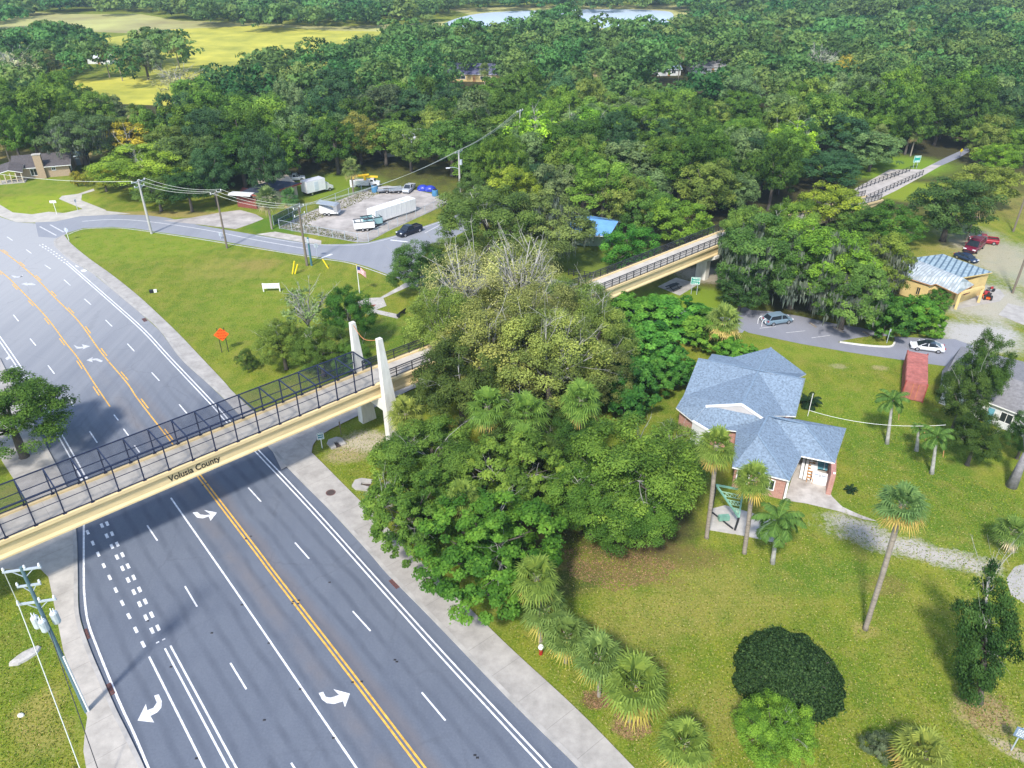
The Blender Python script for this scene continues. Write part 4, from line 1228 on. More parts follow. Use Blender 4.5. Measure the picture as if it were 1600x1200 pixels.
# grey roofed house at the right edge
g0 = P(1560, 640)
gh = thing('grey_house', 'white house with grey shingle roof half hidden behind dark trees at the right edge', 'house', (g0.x, g0.y, 0))
def gz(x, y, z=0): return P(x, y, z) - Vector((g0.x, g0.y, 0))
Vg = dict(a=gz(1473, 578, 2.9), b=gz(1502, 541, 3.0), c=gz(1640, 575, 3.0), d=gz(1490, 562, 4.6), e=gz(1640, 610, 4.6), f=gz(1470, 600, 2.9), g=gz(1640, 665, 2.9), h=gz(1555, 618, 4.4))
roof_mesh(gh, Vg, [['b', 'c', 'e', 'd'], ['a', 'b', 'd', 'f'], ['d', 'e', 'g', 'f']], 'shingle_grey')
wl = MB(); wl.prism(inset([Vg['f'], Vg['b'], Vg['c'], Vg['g']], .6), 0, 2.7); wl.build('wall', 'stucco_white', gh)
iw = inset([Vg['f'], Vg['b'], Vg['c'], Vg['g']], .6)
f0, g1 = Vector((*iw[0], 0)), Vector((*iw[3], 0))
window(gh, f0 + (g1 - f0) * .3, f0 + (g1 - f0) * .42, .9, 2.2)
window(gh, f0 + (g1 - f0) * .6, f0 + (g1 - f0) * .72, .9, 2.2)
door(gh, f0 + (g1 - f0) * .48, f0 + (g1 - f0) * .54, 2.1, 'teal_glass')
# building with blue roof behind the oaks
g0 = P(950, 380)
bh = thing('green_hall', 'pale green hall with bright blue metal roof behind the mossy oak', 'building', (g0.x, g0.y, 0))
def bz(x, y, z=0): return P(x, y, z) - Vector((g0.x, g0.y, 0))
M['roof_blue'] = mat('roof_blue', (0.13, 0.3, 0.58), .5, .2, .4)
Vb = dict(b=bz(898, 339, 4.8), c=bz(966, 346, 4.8), d=bz(952, 369, 3.3), e=bz(870, 366, 3.3))
Vb['f'] = Vb['c'] * 2 - Vb['d']; Vb['g'] = Vb['b'] * 2 - Vb['e']; Vb['f'].z = Vb['g'].z = 3.3
roof_mesh(bh, Vb, [['b', 'c', 'd', 'e'], ['b', 'g', 'f', 'c']], 'roof_blue', trim='stucco_white')
wl = MB(); wl.prism([bz(868, 382)[:2], bz(943, 385)[:2], bz(966, 366)[:2], bz(905, 358)[:2]], 0, 3.0); wl.build('wall', 'stucco_green', bh)
window(bh, bz(905, 383.5), bz(918, 384), .9, 2.2)
# far houses among the trees
def far_house(px, py, an, L, W, wall, roofm, label, hw=2.8, hr=5.0, name='far_house'):
    q = P(px, py)
    return gable_house(name, label, 'house', (q.x, q.y), an, L, W, hw, hr, wall, roofm, .5, wins=(('f', -L * .3, -L * .15, .9, 2.1), ('f', L * .1, L * .28, .9, 2.1)), doors=(('f', -.6, .5, 2.1, 'wood'),))
far_house(745, 124, R(-8), 24, 11, 'stucco_yellow', mat('roof_slate', (0.11, 0.11, 0.19), .8, .2, 2), 'far cream house with purple-grey roof in a clearing below the lake', 3, 6)
far_house(1108, 112, R(4), 17, 10, 'stucco_white', 'shingle_grey', 'far white house with grey hip roof between two utility poles', 2.8, 5)
far_house(1040, 116, R(10), 10, 8, 'stucco_white', mat('roof_bluegrey', (.2, .26, .36), .8, .15, 2), 'far low blue-grey roofed house left of the white one', 2.6, 4.4)
far_house(163, 98, R(-6), 11, 8, 'stucco_white', mat('roof_white', (.75, .78, .8), .6, .08, 2), 'far small cabin with bright white roof under tall palms', 2.6, 4.0)
far_house(630, 236, R(25), 13, 9, 'stucco_white', mat('roof_pale', (.5, .52, .55), .7, .1, 2), 'white house with pale roof peeping between trees behind the service yard', 3, 5.4)
far_house(508, 178, R(5), 11, 8, mat('stucco_blue', (.13, .25, .3), .8, .1, 2), 'shingle_dark', 'small teal house nearly swallowed by the dark wood', 3, 5.2)
far_house(1478, 7, R(0), 22, 10, 'stucco_white', 'stucco_tan', 'far pale roof at the top edge in the wood', 3, 6)

# ================================================================ SERVICE YARD FENCE
def chain_fence(label, pts, h=1.8, step=3.2, m='fence_net', postm='grey_metal', name='chain_link_fence', group=None):
    L = PX(pts)
    A = L[0]
    t = thing(name, label, 'fence', A, 0, group)
    n_ = 0
    for a, b in zip(L, L[1:]):
        d = b - a
        k = max(1, round(d.length / step))
        for i in range(k + (1 if b is L[-1] else 0)):
            p = a + d * i / k - A
            q = MB(); q.tube([p, p + up * (h + .08)], .06, 6); q.build('post', postm, t)
    r, nt_ = MB(), MB()
    for a, b in zip(L, L[1:]):
        r.beam(a - A + up * h, b - A + up * h, .05); r.beam(a - A + up * .1, b - A + up * .1, .03)
        nt_.add([a - A, b - A, b - A + up * h, a - A + up * h], [(0, 1, 2, 3)])
    r.build('top_rail', postm, t)
    nt_.build('wire_mesh', m, t)
chain_fence('front chain link fence of the service yard along the roadside bend', [(437, 357), (476, 365), (520, 372), (559, 378.5), (576, 378), (607, 360), (650, 341), (692, 322)])
chain_fence('back chain link fence between service yard and grassy lot', [(437, 356), (480, 333), (525, 315), (584, 291)], 1.8, 5)
chain_fence('dark green screened fence under the palm beside the yard corner', [(428, 352), (452, 340), (470, 332)], 2.0, 4, 'green_net')
# ================================================================ TREES
def leaf_mesh(name, Cn, N, Sz, T, asp=0.6, m='leaf', fold=0.25, hang=None, hue=None):
    """one rhombus spray of leaves per row"""
    n = len(Cn)
    N = N / np.maximum(np.linalg.norm(N, axis=1, keepdims=True), 1e-6)
    r = nr.normal(size=(n, 3)) if hang is None else hang
    U = np.cross(N, r); U /= np.maximum(np.linalg.norm(U, axis=1, keepdims=True), 1e-6)
    W = np.cross(N, U)
    s = Sz[:, None]
    Q = np.empty((n, 4, 3), np.float32)
    Q[:, 0] = Cn - U * s; Q[:, 2] = Cn + U * s
    Q[:, 1] = Cn + W * s * asp - N * s * fold; Q[:, 3] = Cn - W * s * asp - N * s * fold
    return quads_mesh(name, Q, T, m, hue)
def quads_mesh(name, Q, T, m, hue=None):
    n = len(Q)
    me = bpy.data.meshes.new(name)
    me.vertices.add(4 * n); me.loops.add(4 * n); me.polygons.add(n)
    me.vertices.foreach_set('co', Q.astype(np.float32).ravel())
    me.loops.foreach_set('vertex_index', np.arange(4 * n, dtype=np.int32))
    me.polygons.foreach_set('loop_start', np.arange(0, 4 * n, 4, dtype=np.int32))
    at_ = me.attributes.new('tint', 'FLOAT', 'FACE')
    at_.data.foreach_set('value', np.clip(T, 0, 1).astype(np.float32))
    if hue is not None:
        ah = me.attributes.new('hue', 'FLOAT', 'FACE'); ah.data.foreach_set('value', hue.astype(np.float32))
    me.materials.append(M[m])
    me.update(calc_edges=True)
    return me
def sph(n, zmin=-1.0):
    z = nr.uniform(zmin, 1, n); a = nr.uniform(0, 2 * math.pi, n)
    r = np.sqrt(np.maximum(0, 1 - z * z))
    return np.stack([r * np.cos(a), r * np.sin(a), z], 1)
def crown_rows(Rr, z0, z1, nl, nsub, nleaf, size, lobe=0.42, sub=0.3, shape='dome', ragged=0.12, up_=0.35, scat=0.75):
    """leaf rows for a crown: lobes > clumps > leaves; returns centre, normal, size, tint"""
    zc, hz_ = (z0 + z1) / 2, (z1 - z0) / 2
    Lc, Lr = [], []
    for i in range(nl):
        if shape == 'dome':
            h = -0.55 + 1.5 * ((i + 0.5) / nl) + nr.uniform(-.1, .1)
            h = min(h, 0.95)
            a = i * 2.399963 + nr.uniform(-.4, .4)
            q = math.sqrt(max(0.02, 1 - h * h)) * nr.uniform(.55, .78)
            Lc.append((Rr * q * math.cos(a), Rr * q * math.sin(a), zc + hz_ * h * .72))
            Lr.append(Rr * lobe * nr.uniform(.75, 1.2))
        elif shape == 'column':
            h = -1 + 2 * (i + .5) / nl
            a = i * 2.399963
            q = (0.62 - 0.45 * max(0, h)) * nr.uniform(.4, .9)
            Lc.append((Rr * q * math.cos(a), Rr * q * math.sin(a), zc + hz_ * h * .9))
            Lr.append(Rr * lobe * nr.uniform(.7, 1.15) * (1.0 - 0.4 * max(0, h)))
        elif shape == 'flat':
            a = i * 2.399963
            q = math.sqrt((i + .5) / nl) * .8
            Lc.append((Rr * q * math.cos(a), Rr * q * math.sin(a), zc + hz_ * (nr.uniform(-.5, .7) + .3 * (1 - q))))
            Lr.append(Rr * lobe * nr.uniform(.7, 1.15))
    Lc, Lr = np.array(Lc), np.array(Lr)
    vs = min(1.0, hz_ / Rr * 1.25)
    # clumps over each lobe
    li = nr.choice(nl, nl * nsub, p=(Lr ** 2) / np.sum(Lr ** 2))
    d = sph(nl * nsub, -0.65)
    Sc = Lc[li] + d * (Lr[li] * nr.uniform(.75, 1.05, len(li)))[:, None] * np.array([1, 1, vs])
    # drop clumps buried in another lobe
    D = np.linalg.norm((Sc[:, None] - Lc[None]) / np.array([1, 1, vs]), axis=2) / Lr[None]
    D[np.arange(len(li)), li] = 9
    keep = D.min(1) > 0.72
    Sc, li, d = Sc[keep], li[keep], d[keep]
    Sr = Lr[li] * sub * nr.uniform(.65, 1.3, len(li))
    tl = nr.uniform(-.14, .14, nl)[li] + nr.uniform(-.22, .24, len(li))
    k = nr.choice(len(Sc), nleaf, p=(Sr ** 2) / np.sum(Sr ** 2))
    e = sph(nleaf, -0.3)
    Cn = Sc[k] + e * (Sr[k] * nr.uniform(.7, 1.1 + ragged, nleaf))[:, None] * np.array([1, 1, .85])
    Cn += nr.normal(size=(nleaf, 3)) * Rr * ragged * .12
    N = e * .7 + d[k] * .45 + nr.normal(size=(nleaf, 3)) * scat * .6 + np.array([0, 0, up_])
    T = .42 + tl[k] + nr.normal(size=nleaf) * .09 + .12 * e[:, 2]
    return Cn, N, size * nr.uniform(.6, 1.35, nleaf), T, Lc, Lr
def trunk_mesh(name, z_top, Lc, Lr, r0, m='bark', nb=6, lean=0.0, stems=1):
    mb = MB()
    for s in range(stems):
        a = s * 2.4
        b = Vector((math.cos(a) * r0 * 1.4, math.sin(a) * r0 * 1.4, 0)) if stems > 1 else Vector()
        fork = b * 2 + Vector((lean * .4, 0, z_top * .4))
        mb.tube([b - Vector((0, 0, .2)), b * 1.2 + Vector((0, 0, .5)), fork * .6 + Vector((0, 0, .1)), fork], [r0 * 1.5, r0 * 1.05, r0 * .9, r0 * .75], 8)
        for i in range(nb):
            j = (i * 5 + s * 3) % len(Lc)
            e = Vector(Lc[j])
            mid = fork.lerp(e, .5) + Vector((0, 0, z_top * .04))
            mb.tube([fork - Vector((0, 0, .2)), mid, e], [r0 * .5, r0 * .32, r0 * .12], 6)
    return mb.mesh(name, m, True)
def bare_branches(name, tips, fork, r0, m='pale_bark', twigs=5):
    """thin dead limbs that branch and show through the leaves"""
    mb = MB()
    for t in tips:
        t = Vector(t); f = Vector(fork)
        mid = f.lerp(t, .45) + Vector(nr.normal(size=3)) * .35
        mb.tube([f, mid, t], [r0, r0 * .6, r0 * .2], 5)
        for k in range(twigs):
            s = mid.lerp(t, nr.uniform(.0, .85))
            dr = (t - f).normalized() + Vector(nr.normal(size=3)) * .6
            e = s + dr * (t - f).length * nr.uniform(.18, .4)
            q = s.lerp(e, .5) + Vector(nr.normal(size=3)) * .12
            mb.tube([s, q, e], [r0 * .32, r0 * .2, r0 * .08], 4)
            for kk in range(3):
                s2 = q.lerp(e, nr.uniform(0, .9)); e2 = s2 + (dr.normalized() + Vector(nr.normal(size=3)) * .8) * nr.uniform(.3, .9)
                mb.tube([s2, e2], [r0 * .14, r0 * .05], 3)
    return mb.mesh(name, m, True)
def moss_mesh(name, Lc, Lr, Rr, z0, z1, n, ln=(0.9, 2.6), wd=.11):
    """curtains of hanging moss under the clumps"""
    k = nr.integers(0, len(Lc), n)
    a = nr.uniform(0, 2 * math.pi, n)
    top = Lc[k] + np.stack([np.cos(a), np.sin(a), nr.uniform(-.55, .3, n)], 1) * (Lr[k] * nr.uniform(.8, 1.05, n))[:, None]
    # strands gather in curtains
    g = nr.integers(0, max(1, n // 9), n)
    cen = top[:max(1, n // 9)]
    top = cen[g] + nr.normal(size=(n, 3)) * np.array([.28, .28, .3])
    L = nr.uniform(ln[0], ln[1], n) * nr.uniform(.4, 1, n)
    th = nr.uniform(0, math.pi, n)
    s = np.stack([np.cos(th), np.sin(th), np.zeros(n)], 1) * (wd * nr.uniform(.5, 1.5, n))[:, None]
    dn = np.stack([nr.normal(size=n) * .08, nr.normal(size=n) * .08, -np.ones(n)], 1) * L[:, None]
    Q = np.empty((n, 4, 3))
    Q[:, 0] = top - s * .5; Q[:, 1] = top + dn * .35 - s; Q[:, 2] = top + dn; Q[:, 3] = top + dn * .35 + s
    return quads_mesh(name, Q, nr.uniform(.25, .75, n), 'leaf')

KINDS = {}
def kind(nm, variants):
    KINDS[nm] = variants
def make(nm, n, Rr, z0, z1, nl, nsub, nleaf, size, r0=.3, moss=0, bare=0, m='bark', lobe=.42, sub=.3, shape='dome', ragged=.12, asp=.6, stems=1, up_=.35, scat=.75):
    out = []
    for i in range(n):
        Cn, N, Sz, T, Lc, Lr = crown_rows(Rr, z0, z1, nl, nsub, nleaf, size, lobe, sub, shape, ragged, up_, scat)
        v = dict(R=Rr, H=z1)
        v['crown'] = leaf_mesh('crown', Cn, N, Sz, T, asp)
        v['trunk'] = trunk_mesh('trunk', z1, Lc, Lr, r0, m, 7, 0, stems)
        if moss: v['spanish_moss'] = moss_mesh('spanish_moss', Lc, Lr, Rr, z0, z1, moss)
        if bare:
            tips = [Lc[j] + np.array([0, 0, Lr[j] * 1.0]) + nr.normal(size=3) * .4 for j in nr.permutation(len(Lc))[:bare]]
            v['bare_branches'] = bare_branches('bare_branches', tips, (0, 0, z1 * .45), .12 if bare < 12 else .2)
        out.append(v)
    kind(nm, out)
# name, variants, crown radius, crown foot, top, lobes, clumps, leaves, leaf size
make('oak', 4, 6, 1.0, 13, 22, 9, 16000, .17, .4, lobe=.36, sub=.34, ragged=.16)
make('oak_near', 4, 6, 1.8, 13, 30, 10, 42000, .115, .45, lobe=.33, sub=.33, bare=3, ragged=.2)
make('olive', 2, 6, 2.0, 14, 28, 10, 36000, .11, .45, bare=10, m='bark', ragged=.25, lobe=.33, sub=.33)
make('ghost', 2, 6, 3.5, 13.3, 18, 12, 9000, .11, .4, bare=18, m='pale_bark', ragged=.3, sub=.32)
make('round', 2, 6, .4, 10.5, 26, 20, 34000, .135, .3, bare=3, asp=.8, sub=.2, lobe=.38, stems=2, up_=.6, scat=.6)
make('moss_oak', 3, 6.5, 1.5, 13.5, 28, 10, 32000, .14, .5, moss=1900, lobe=.33, sub=.33)
make('shrub', 3, 3, .1, 4.4, 13, 10, 9000, .11, .1, lobe=.42, stems=3, ragged=.25)
make('vine', 2, 4, .1, 5.5, 20, 13, 15000, .14, .15, lobe=.4, asp=.85, sub=.26, stems=2, up_=.6)
make('airy', 2, 4, 3.0, 11, 14, 7, 4600, .2, .22, lobe=.32, sub=.42, bare=5, m='pale_bark', ragged=.25)
make('cedar', 1, 2.9, .9, 10, 20, 7, 22000, .1, .28, lobe=.44, sub=.36, shape='column', ragged=.35, bare=4, up_=.15)
make('far', 4, 6, .8, 12, 15, 9, 8000, .24, .35, lobe=.4, sub=.36, scat=.5)
make('far_moss', 2, 6, 1.0, 12, 14, 9, 6500, .25, .4, moss=900, lobe=.4, sub=.36, scat=.5)
make('far_bare', 1, 5, 3.5, 12, 12, 8, 1200, .3, .3, bare=14, m='pale_bark', ragged=.3)

G_D, G_M, G_L, G_O, G_Y, G_K, G_B, G_V = (.036, .072, .016), (.06, .11, .02), (.125, .175, .026), (.115, .118, .034), (.26, .21, .03), (.076, .112, .058), (.03, .066, .034), (.048, .102, .018)
MOSSC = (.15, .175, .13)
LEAF_GAIN = 1.75
use = {}
n_tree = [0]
TREES = []
def put_tree(kd, x, y, Rr, H, col, label, name='broadleaf_tree', cat='tree', group=None, rz=None, moss=MOSSC, sink=0.0):
    vs = KINDS[kd]
    i = use.get(kd, 0); use[kd] = i + 1
    v = vs[i % len(vs)]
    j = lambda c, a=.07: tuple(max(0, k * (1 + rnd.uniform(-a, a))) for k in c)
    t = thing(name, label, cat, (x, y, -sink), rnd.uniform(0, 6.28) if rz is None else rz, group, (Rr / v['R'], Rr / v['R'], H / v['H']))
    for part in ('trunk', 'crown', 'spanish_moss', 'bare_branches'):
        if part in v:
            o = bpy.data.objects.new(part, v[part]); C.objects.link(o); o.parent = t
            if part == 'crown': o.color = (*j(tuple(c * LEAF_GAIN * k_ for c, k_ in zip(col, (1.03, 1.08, .7)))), 1)
            elif part == 'spanish_moss': o.color = (*j(moss), 1); o['kind'] = 'stuff'
            else: o.color = (1, 1, 1, 1)
    TREES.append((x, y, Rr))
    return t
def T(cx, cy, rpx, H, kd, col, label, frac=.6, **kw):
    """a tree whose crown centre and crown radius are read off the photograph"""
    p = P(cx, cy, H * frac)
    Rr = rpx * depth(p.x, p.y, H * frac) / FPX
    return put_tree(kd, p.x, p.y, Rr, H, col, label, **kw)
# --- the grove by the sidewalk, front to back
T(765, 868, 108, 9.5, 'round', G_V, 'tall glossy bright green tree at the front of the grove beside the sidewalk', .45)
T(655, 822, 78, 8.5, 'round', (.055, .105, .02), 'bright green tree leaning over the kerb and white edge lines', .45)
T(800, 755, 80, 9, 'round', (.075, .125, .026), 'light green tree in the grove with a pale bare fork, behind the glossy one', .5)
T(675, 715, 78, 7.5, 'oak_near', (.06, .115, .026), 'fine leaved green tree beside the white bridge pylon', .5)
T(618, 725, 42, 4.5, 'shrub', (.085, .14, .03), 'low yellow-green shrub at the foot of the bridge pylon', .5, name='shrub', cat='shrub')
T(600, 785, 32, 3.2, 'far_bare', G_K, 'grey half bare shrub hanging over the sidewalk edge', .6, name='shrub', cat='shrub')
T(985, 745, 105, 10.5, 'oak_near', (.085, .135, .026), 'wide green tree with yellowish top in front of the blue roof', .5)
T(930, 790, 75, 8, 'oak_near', (.055, .105, .022), 'dark leafy tree at the lawn edge left of the yellowish one', .45)
T(1048, 725, 62, 7.5, 'oak_near', (.08, .125, .03), 'leafy tree touching the white porch gable of the brick house', .5)
T(985, 810, 72, 6.5, 'oak_near', (.05, .1, .02), 'low spreading tree over the leaf litter at the lawn edge', .45)
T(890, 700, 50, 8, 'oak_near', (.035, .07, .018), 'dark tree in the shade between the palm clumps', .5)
# --- olive mass in the middle
T(770, 545, 95, 14, 'olive', (.145, .152, .055), 'big olive brown tree with bare twigs right of the bridge end')
T(860, 570, 90, 14, 'olive', (.15, .158, .06), 'olive tree with pale twiggy crown in the middle of the grove')
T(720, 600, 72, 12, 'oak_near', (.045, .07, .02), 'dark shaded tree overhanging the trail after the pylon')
T(725, 455, 58, 13.5, 'ghost', (.23, .22, .12), 'pale dying tree with white bare branches, left of its twin')
T(815, 450, 66, 14, 'ghost', (.22, .21, .11), 'pale dying tree with many white bare branches, right of its twin')
T(905, 490, 62, 11.5, 'olive', (.105, .135, .04), 'olive grey tree at the start of the trail bridge')
T(935, 590, 60, 9, 'olive', (.08, .1, .034), 'brownish tree between olive grove and green vines')
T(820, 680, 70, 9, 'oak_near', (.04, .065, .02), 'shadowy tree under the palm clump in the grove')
T(800, 480, 62, 9.5, 'oak_near', (.09, .11, .035), 'grey-green tree filling the gap behind the two pale dying trees')
T(845, 512, 72, 13.5, 'olive', (.145, .152, .058), 'olive tree crowning the ridge of the grove above the trail')
T(930, 525, 58, 12, 'olive', (.1, .13, .036), 'olive tree leaning to the trail bridge rail')
T(690, 515, 62, 13, 'olive', (.105, .14, .036), 'olive green tree at the left shoulder of the grove above the bench lawn')
T(815, 428, 50, 11, 'oak_near', (.085, .115, .036), 'grey-green tree closing the gap between the pale dying trees and the trail bridge')
# --- vines and trees up to the house
T(1015, 548, 66, 6.5, 'vine', (.05, .135, .03), 'bright green vine-covered tree below the trail bridge', name='vine_thicket', cat='tree')
T(1050, 500, 58, 5, 'vine', (.055, .15, .026), 'low vine mound below the green road sign', .5, name='vine_thicket', cat='shrub')
T(990, 490, 48, 5, 'vine', (.06, .145, .024), 'vine mound touching the side road under the trail bridge', .5, name='vine_thicket', cat='shrub')
T(1105, 520, 45, 4.5, 'vine', (.075, .14, .024), 'yellowish vine mound left of the single palm', .5, name='vine_thicket', cat='shrub')
T(1150, 552, 34, 3.0, 'vine', (.06, .14, .024), 'vine mound between the parked blue car and the blue roof', .5, name='vine_thicket', cat='shrub')
T(975, 610, 50, 6.5, 'vine', (.03, .085, .02), 'dark vine thicket at the left end of the blue roof', .5, name='vine_thicket', cat='shrub')
T(1040, 580, 45, 5, 'vine', (.04, .11, .022), 'vine thicket just behind the left gable of the blue roof', .5, name='vine_thicket', cat='shrub')
# --- between the roads
T(765, 345, 82, 13.5, 'oak_near', (.07, .105, .032), 'large grey-green oak at the bend of the side road')
T(860, 350, 68, 13, 'moss_oak', (.1, .13, .05), 'mossy pale oak in front of the blue metal roof')
T(655, 418, 50, 9, 'oak_near', (.04, .085, .024), 'dark green oak leaning over the road beside the plaza path')
T(705, 405, 42, 8, 'oak_near', (.075, .11, .03), 'grey-green tree between plaza oak and pale dying tree')
T(800, 292, 44, 11, 'oak', (.14, .175, .03), 'yellow-tinged tree behind the roadside utility pole')
T(740, 305, 34, 9, 'oak', (.06, .1, .03), 'small tree at the right end of the service yard fence')
# --- clump by the flagpole
T(545, 490, 40, 9, 'oak_near', (.04, .09, .02), 'dark green tree right of the flagpole lawn, behind the bridge cage')
T(500, 545, 46, 7, 'oak_near', (.065, .11, .024), 'green tree pressed against the far side of the caged footbridge')
T(440, 535, 42, 7, 'oak_near', (.08, .115, .03), 'leafy tree left of the dead grey tree beyond the footbridge')
T(480, 492, 38, 8.5, 'far_bare', (.11, .14, .075), 'dead grey tree draped with moss behind the footbridge')
T(550, 560, 30, 6, 'oak_near', (.05, .1, .02), 'small tree at the cage end by the far pylon')
T(385, 565, 16, 2.6, 'shrub', (.05, .08, .022), 'small dark shrub on the grass beside the far sidewalk', .5, name='shrub', cat='shrub')
# --- left edge
T(12, 650, 92, 9.5, 'oak_near', (.052, .092, .02), 'round green tree at the left edge casting shade on the highway')
# --- mossy oaks behind the parking lot
T(1195, 400, 70, 13.5, 'moss_oak', (.06, .11, .034), 'mossy oak where the trail bridge vanishes into leaves')
T(1165, 372, 46, 12.5, 'moss_oak', (.07, .115, .032), 'grey mossy oak hiding the trail bridge end')
T(1228, 362, 50, 12.5, 'oak_near', (.09, .14, .028), 'green oak over the sloping trail ramp')
T(1285, 405, 82, 14, 'moss_oak', (.085, .15, .026), 'tall bright green mossy oak behind the parked blue car', moss=(.16, .185, .13))
T(1245, 432, 60, 10, 'moss_oak', (.045, .085, .026), 'dark mossy oak right above the parked blue car', .55)
T(1325, 462, 62, 10, 'moss_oak', (.07, .115, .034), 'mossy oak overhanging the parking island', .55)
T(1370, 410, 58, 11, 'moss_oak', (.1, .145, .028), 'yellow-green oak left of the tin roofed yellow house')
T(1160, 450, 40, 7, 'oak', (.03, .065, .02), 'dark tree beneath the trail bridge pier side')
T(1425, 490, 42, 4.5, 'vine', (.05, .12, .02), 'green bush mound below the yellow house', .5, name='bush', cat='shrub')
T(1448, 506, 28, 3.2, 'vine', (.06, .14, .02), 'bright bush behind the white parked car', .5, name='bush', cat='shrub')
T(1385, 500, 40, 5.5, 'vine', (.035, .085, .018), 'dark bush between mossy oak and yellow house', .5, name='bush', cat='shrub')
T(1468, 468, 20, 2.4, 'shrub', (.045, .1, .02), 'rounded bush against the yellow house wall', .5, name='bush', cat='shrub')
T(1300, 318, 48, 10, 'oak', (.14, .165, .026), 'yellow-green tree beside the concrete ramp end')
T(1345, 345, 40, 8, 'oak', (.05, .095, .022), 'green tree between ramp end and mossy oaks')
T(1395, 350, 46, 8, 'oak', (.045, .105, .02), 'green tree behind the tin roof, left of the big round one')
T(1490, 320, 66, 12, 'oak', (.04, .07, .024), 'big dark round tree above the two maroon vehicles')
T(1535, 285, 50, 10, 'oak', (.12, .14, .034), 'olive yellow tree right of the trail end')
T(1560, 245, 36, 8, 'oak', (.1, .16, .022), 'yellow-green tree at the right edge above the trail end')
T(1065, 345, 46, 10, 'oak', (.085, .15, .024), 'light green and yellow tree behind the trail bridge')
T(985, 385, 46, 9, 'oak', (.04, .125, .022), 'bright green tree behind the trail bridge railing')
T(1020, 330, 42, 11, 'oak', (.06, .11, .03), 'mid green tree behind the bright green one at the trail bridge')
# --- right side
T(1535, 580, 40, 11, 'oak_near', (.04, .07, .018), 'dark tree in front of the grey shingle roof', .6)
T(1502, 632, 40, 9, 'oak_near', (.036, .066, .018), 'dark leafy tree between the container and the grey house', .55)
T(1525, 690, 40, 6.5, 'oak_near', (.03, .058, .016), 'dark low tree on the lawn in front of the grey house', .5)
q = P(1531, 1098)
cd = put_tree('cedar', q.x, q.y, 48 * depth(q.x, q.y, 5) / FPX * .95, 13.0, (.026, .056, .018), 'dark ragged cedar standing on the front lawn', name='cedar_tree')
cd.rotation_euler = (P(1556, 876, 12.8) - q).to_track_quat('Z', 'Y').to_euler()
T(1206, 1146, 58, 5.2, 'oak_near', (.085, .148, .026), 'young light green tree at the bottom edge below the round bush', .5, name='young_tree')
T(1376, 1168, 24, 2.2, 'shrub', (.07, .095, .065), 'small grey leafed shrub beside the lowest palm', .5, name='shrub', cat='shrub')
T(1600, 690, 30, 6, 'oak_near', (.03, .06, .02), 'dark tree cut by the right edge beside the forked trunk', .4)
# round clipped bush
def dome_bush(cx, cy, rpx, label, H=2.5):
    p = P(cx, cy, H * .45)
    Rr = rpx * depth(p.x, p.y, 2) / FPX
    n = 42000
    e = sph(n, -.05)
    bump = 1 + .035 * np.sin(e[:, 0] * 3.1 + 2) * np.sin(e[:, 1] * 2.7 + .5) + .05 * np.sin(e[:, 0] * 9 + 1) * np.sin(e[:, 1] * 8) + .03 * np.sin(e[:, 2] * 14 + e[:, 0] * 11)
    Cn = e * np.array([Rr, Rr, H]) * (bump * (1 + .03 * np.sin(e[:, 0] * 17 + e[:, 2] * 9) * np.sin(e[:, 1] * 19 + 2)) * nr.uniform(.93, 1.04, n) * np.where(nr.random(n) < .015, nr.uniform(1.02, 1.12, n), 1))[:, None]
    N = e + nr.normal(size=(n, 3)) * .75
    t = thing('round_bush', label, 'bush', (p.x, p.y, .2))
    o = bpy.data.objects.new('foliage', leaf_mesh('foliage', Cn, N, .1 * nr.uniform(.6, 1.4, n), .42 + nr.normal(size=n) * .34, .6)); C.objects.link(o); o.parent = t; o.color = (.04, .085, .024, 1)
    mb = MB()
    for k in range(7):
        a = k * .9; mb.tube([(0, 0, -.2), (math.cos(a) * Rr * .4, math.sin(a) * Rr * .4, H * .5), (math.cos(a) * Rr * .75, math.sin(a) * Rr * .75, H * .7)], [.12, .08, .03], 6)
    mb.build('stems', 'bark', t)
dome_bush(1232, 1046, 80, 'big dark round clipped bush on the front lawn')
# left: house oak and the yellow tree
T(122, 212, 52, 13, 'moss_oak', (.06, .095, .05), 'spreading grey-green oak with visible trunk behind the ranch house', .6)
T(232, 262, 78, 10.5, 'oak_near', (.15, .2, .035), 'broad yellow-green tree at the roadside right of the ranch house')
T(205, 218, 34, 10, 'airy', (.26, .22, .03), 'tree with golden yellow leaves behind the roadside yellow-green one')
T(160, 275, 26, 6, 'oak', (.17, .19, .03), 'small yellow-green tree at the end of the ranch driveway')
T(119, 279, 9, 3.0, 'shrub', (.16, .16, .025), 'yellow shrub on the ranch house lawn', .6, name='shrub', cat='shrub')
T(132, 283, 7, 2.2, 'shrub', (.13, .13, .03), 'small reddish yellow shrub beside the yellow one on the ranch lawn', .6, name='shrub', cat='shrub')
T(300, 245, 56, 12, 'oak', (.055, .085, .035), 'grey-green tree behind the first roadside utility pole')
T(245, 300, 36, 7, 'oak', (.06, .1, .03), 'leafy tree on the verge left of the roadside utility pole')
T(292, 292, 36, 9, 'oak', (.026, .055, .02), 'dark tree on the verge between two utility poles')
T(338, 250, 42, 12, 'oak', (.035, .065, .022), 'dark tree behind the navy roofed shop')
T(560, 212, 40, 12, 'oak', (.14, .15, .04), 'yellowish moss-tinged tree behind the bucket truck')
T(845, 215, 50, 15, 'airy', (.17, .27, .03), 'tall airy bright lime tree with bare lower limbs above the grove')
T(915, 205, 40, 13, 'airy', (.12, .21, .03), 'airy light green tree right of the tall lime one')
T(1240, 225, 34, 13, 'airy', (.18, .28, .03), 'lime green airy tree standing out of the dark forest')
T(1325, 113, 28, 12, 'far', (.2, .16, .03), 'orange-yellow tree deep in the far forest')
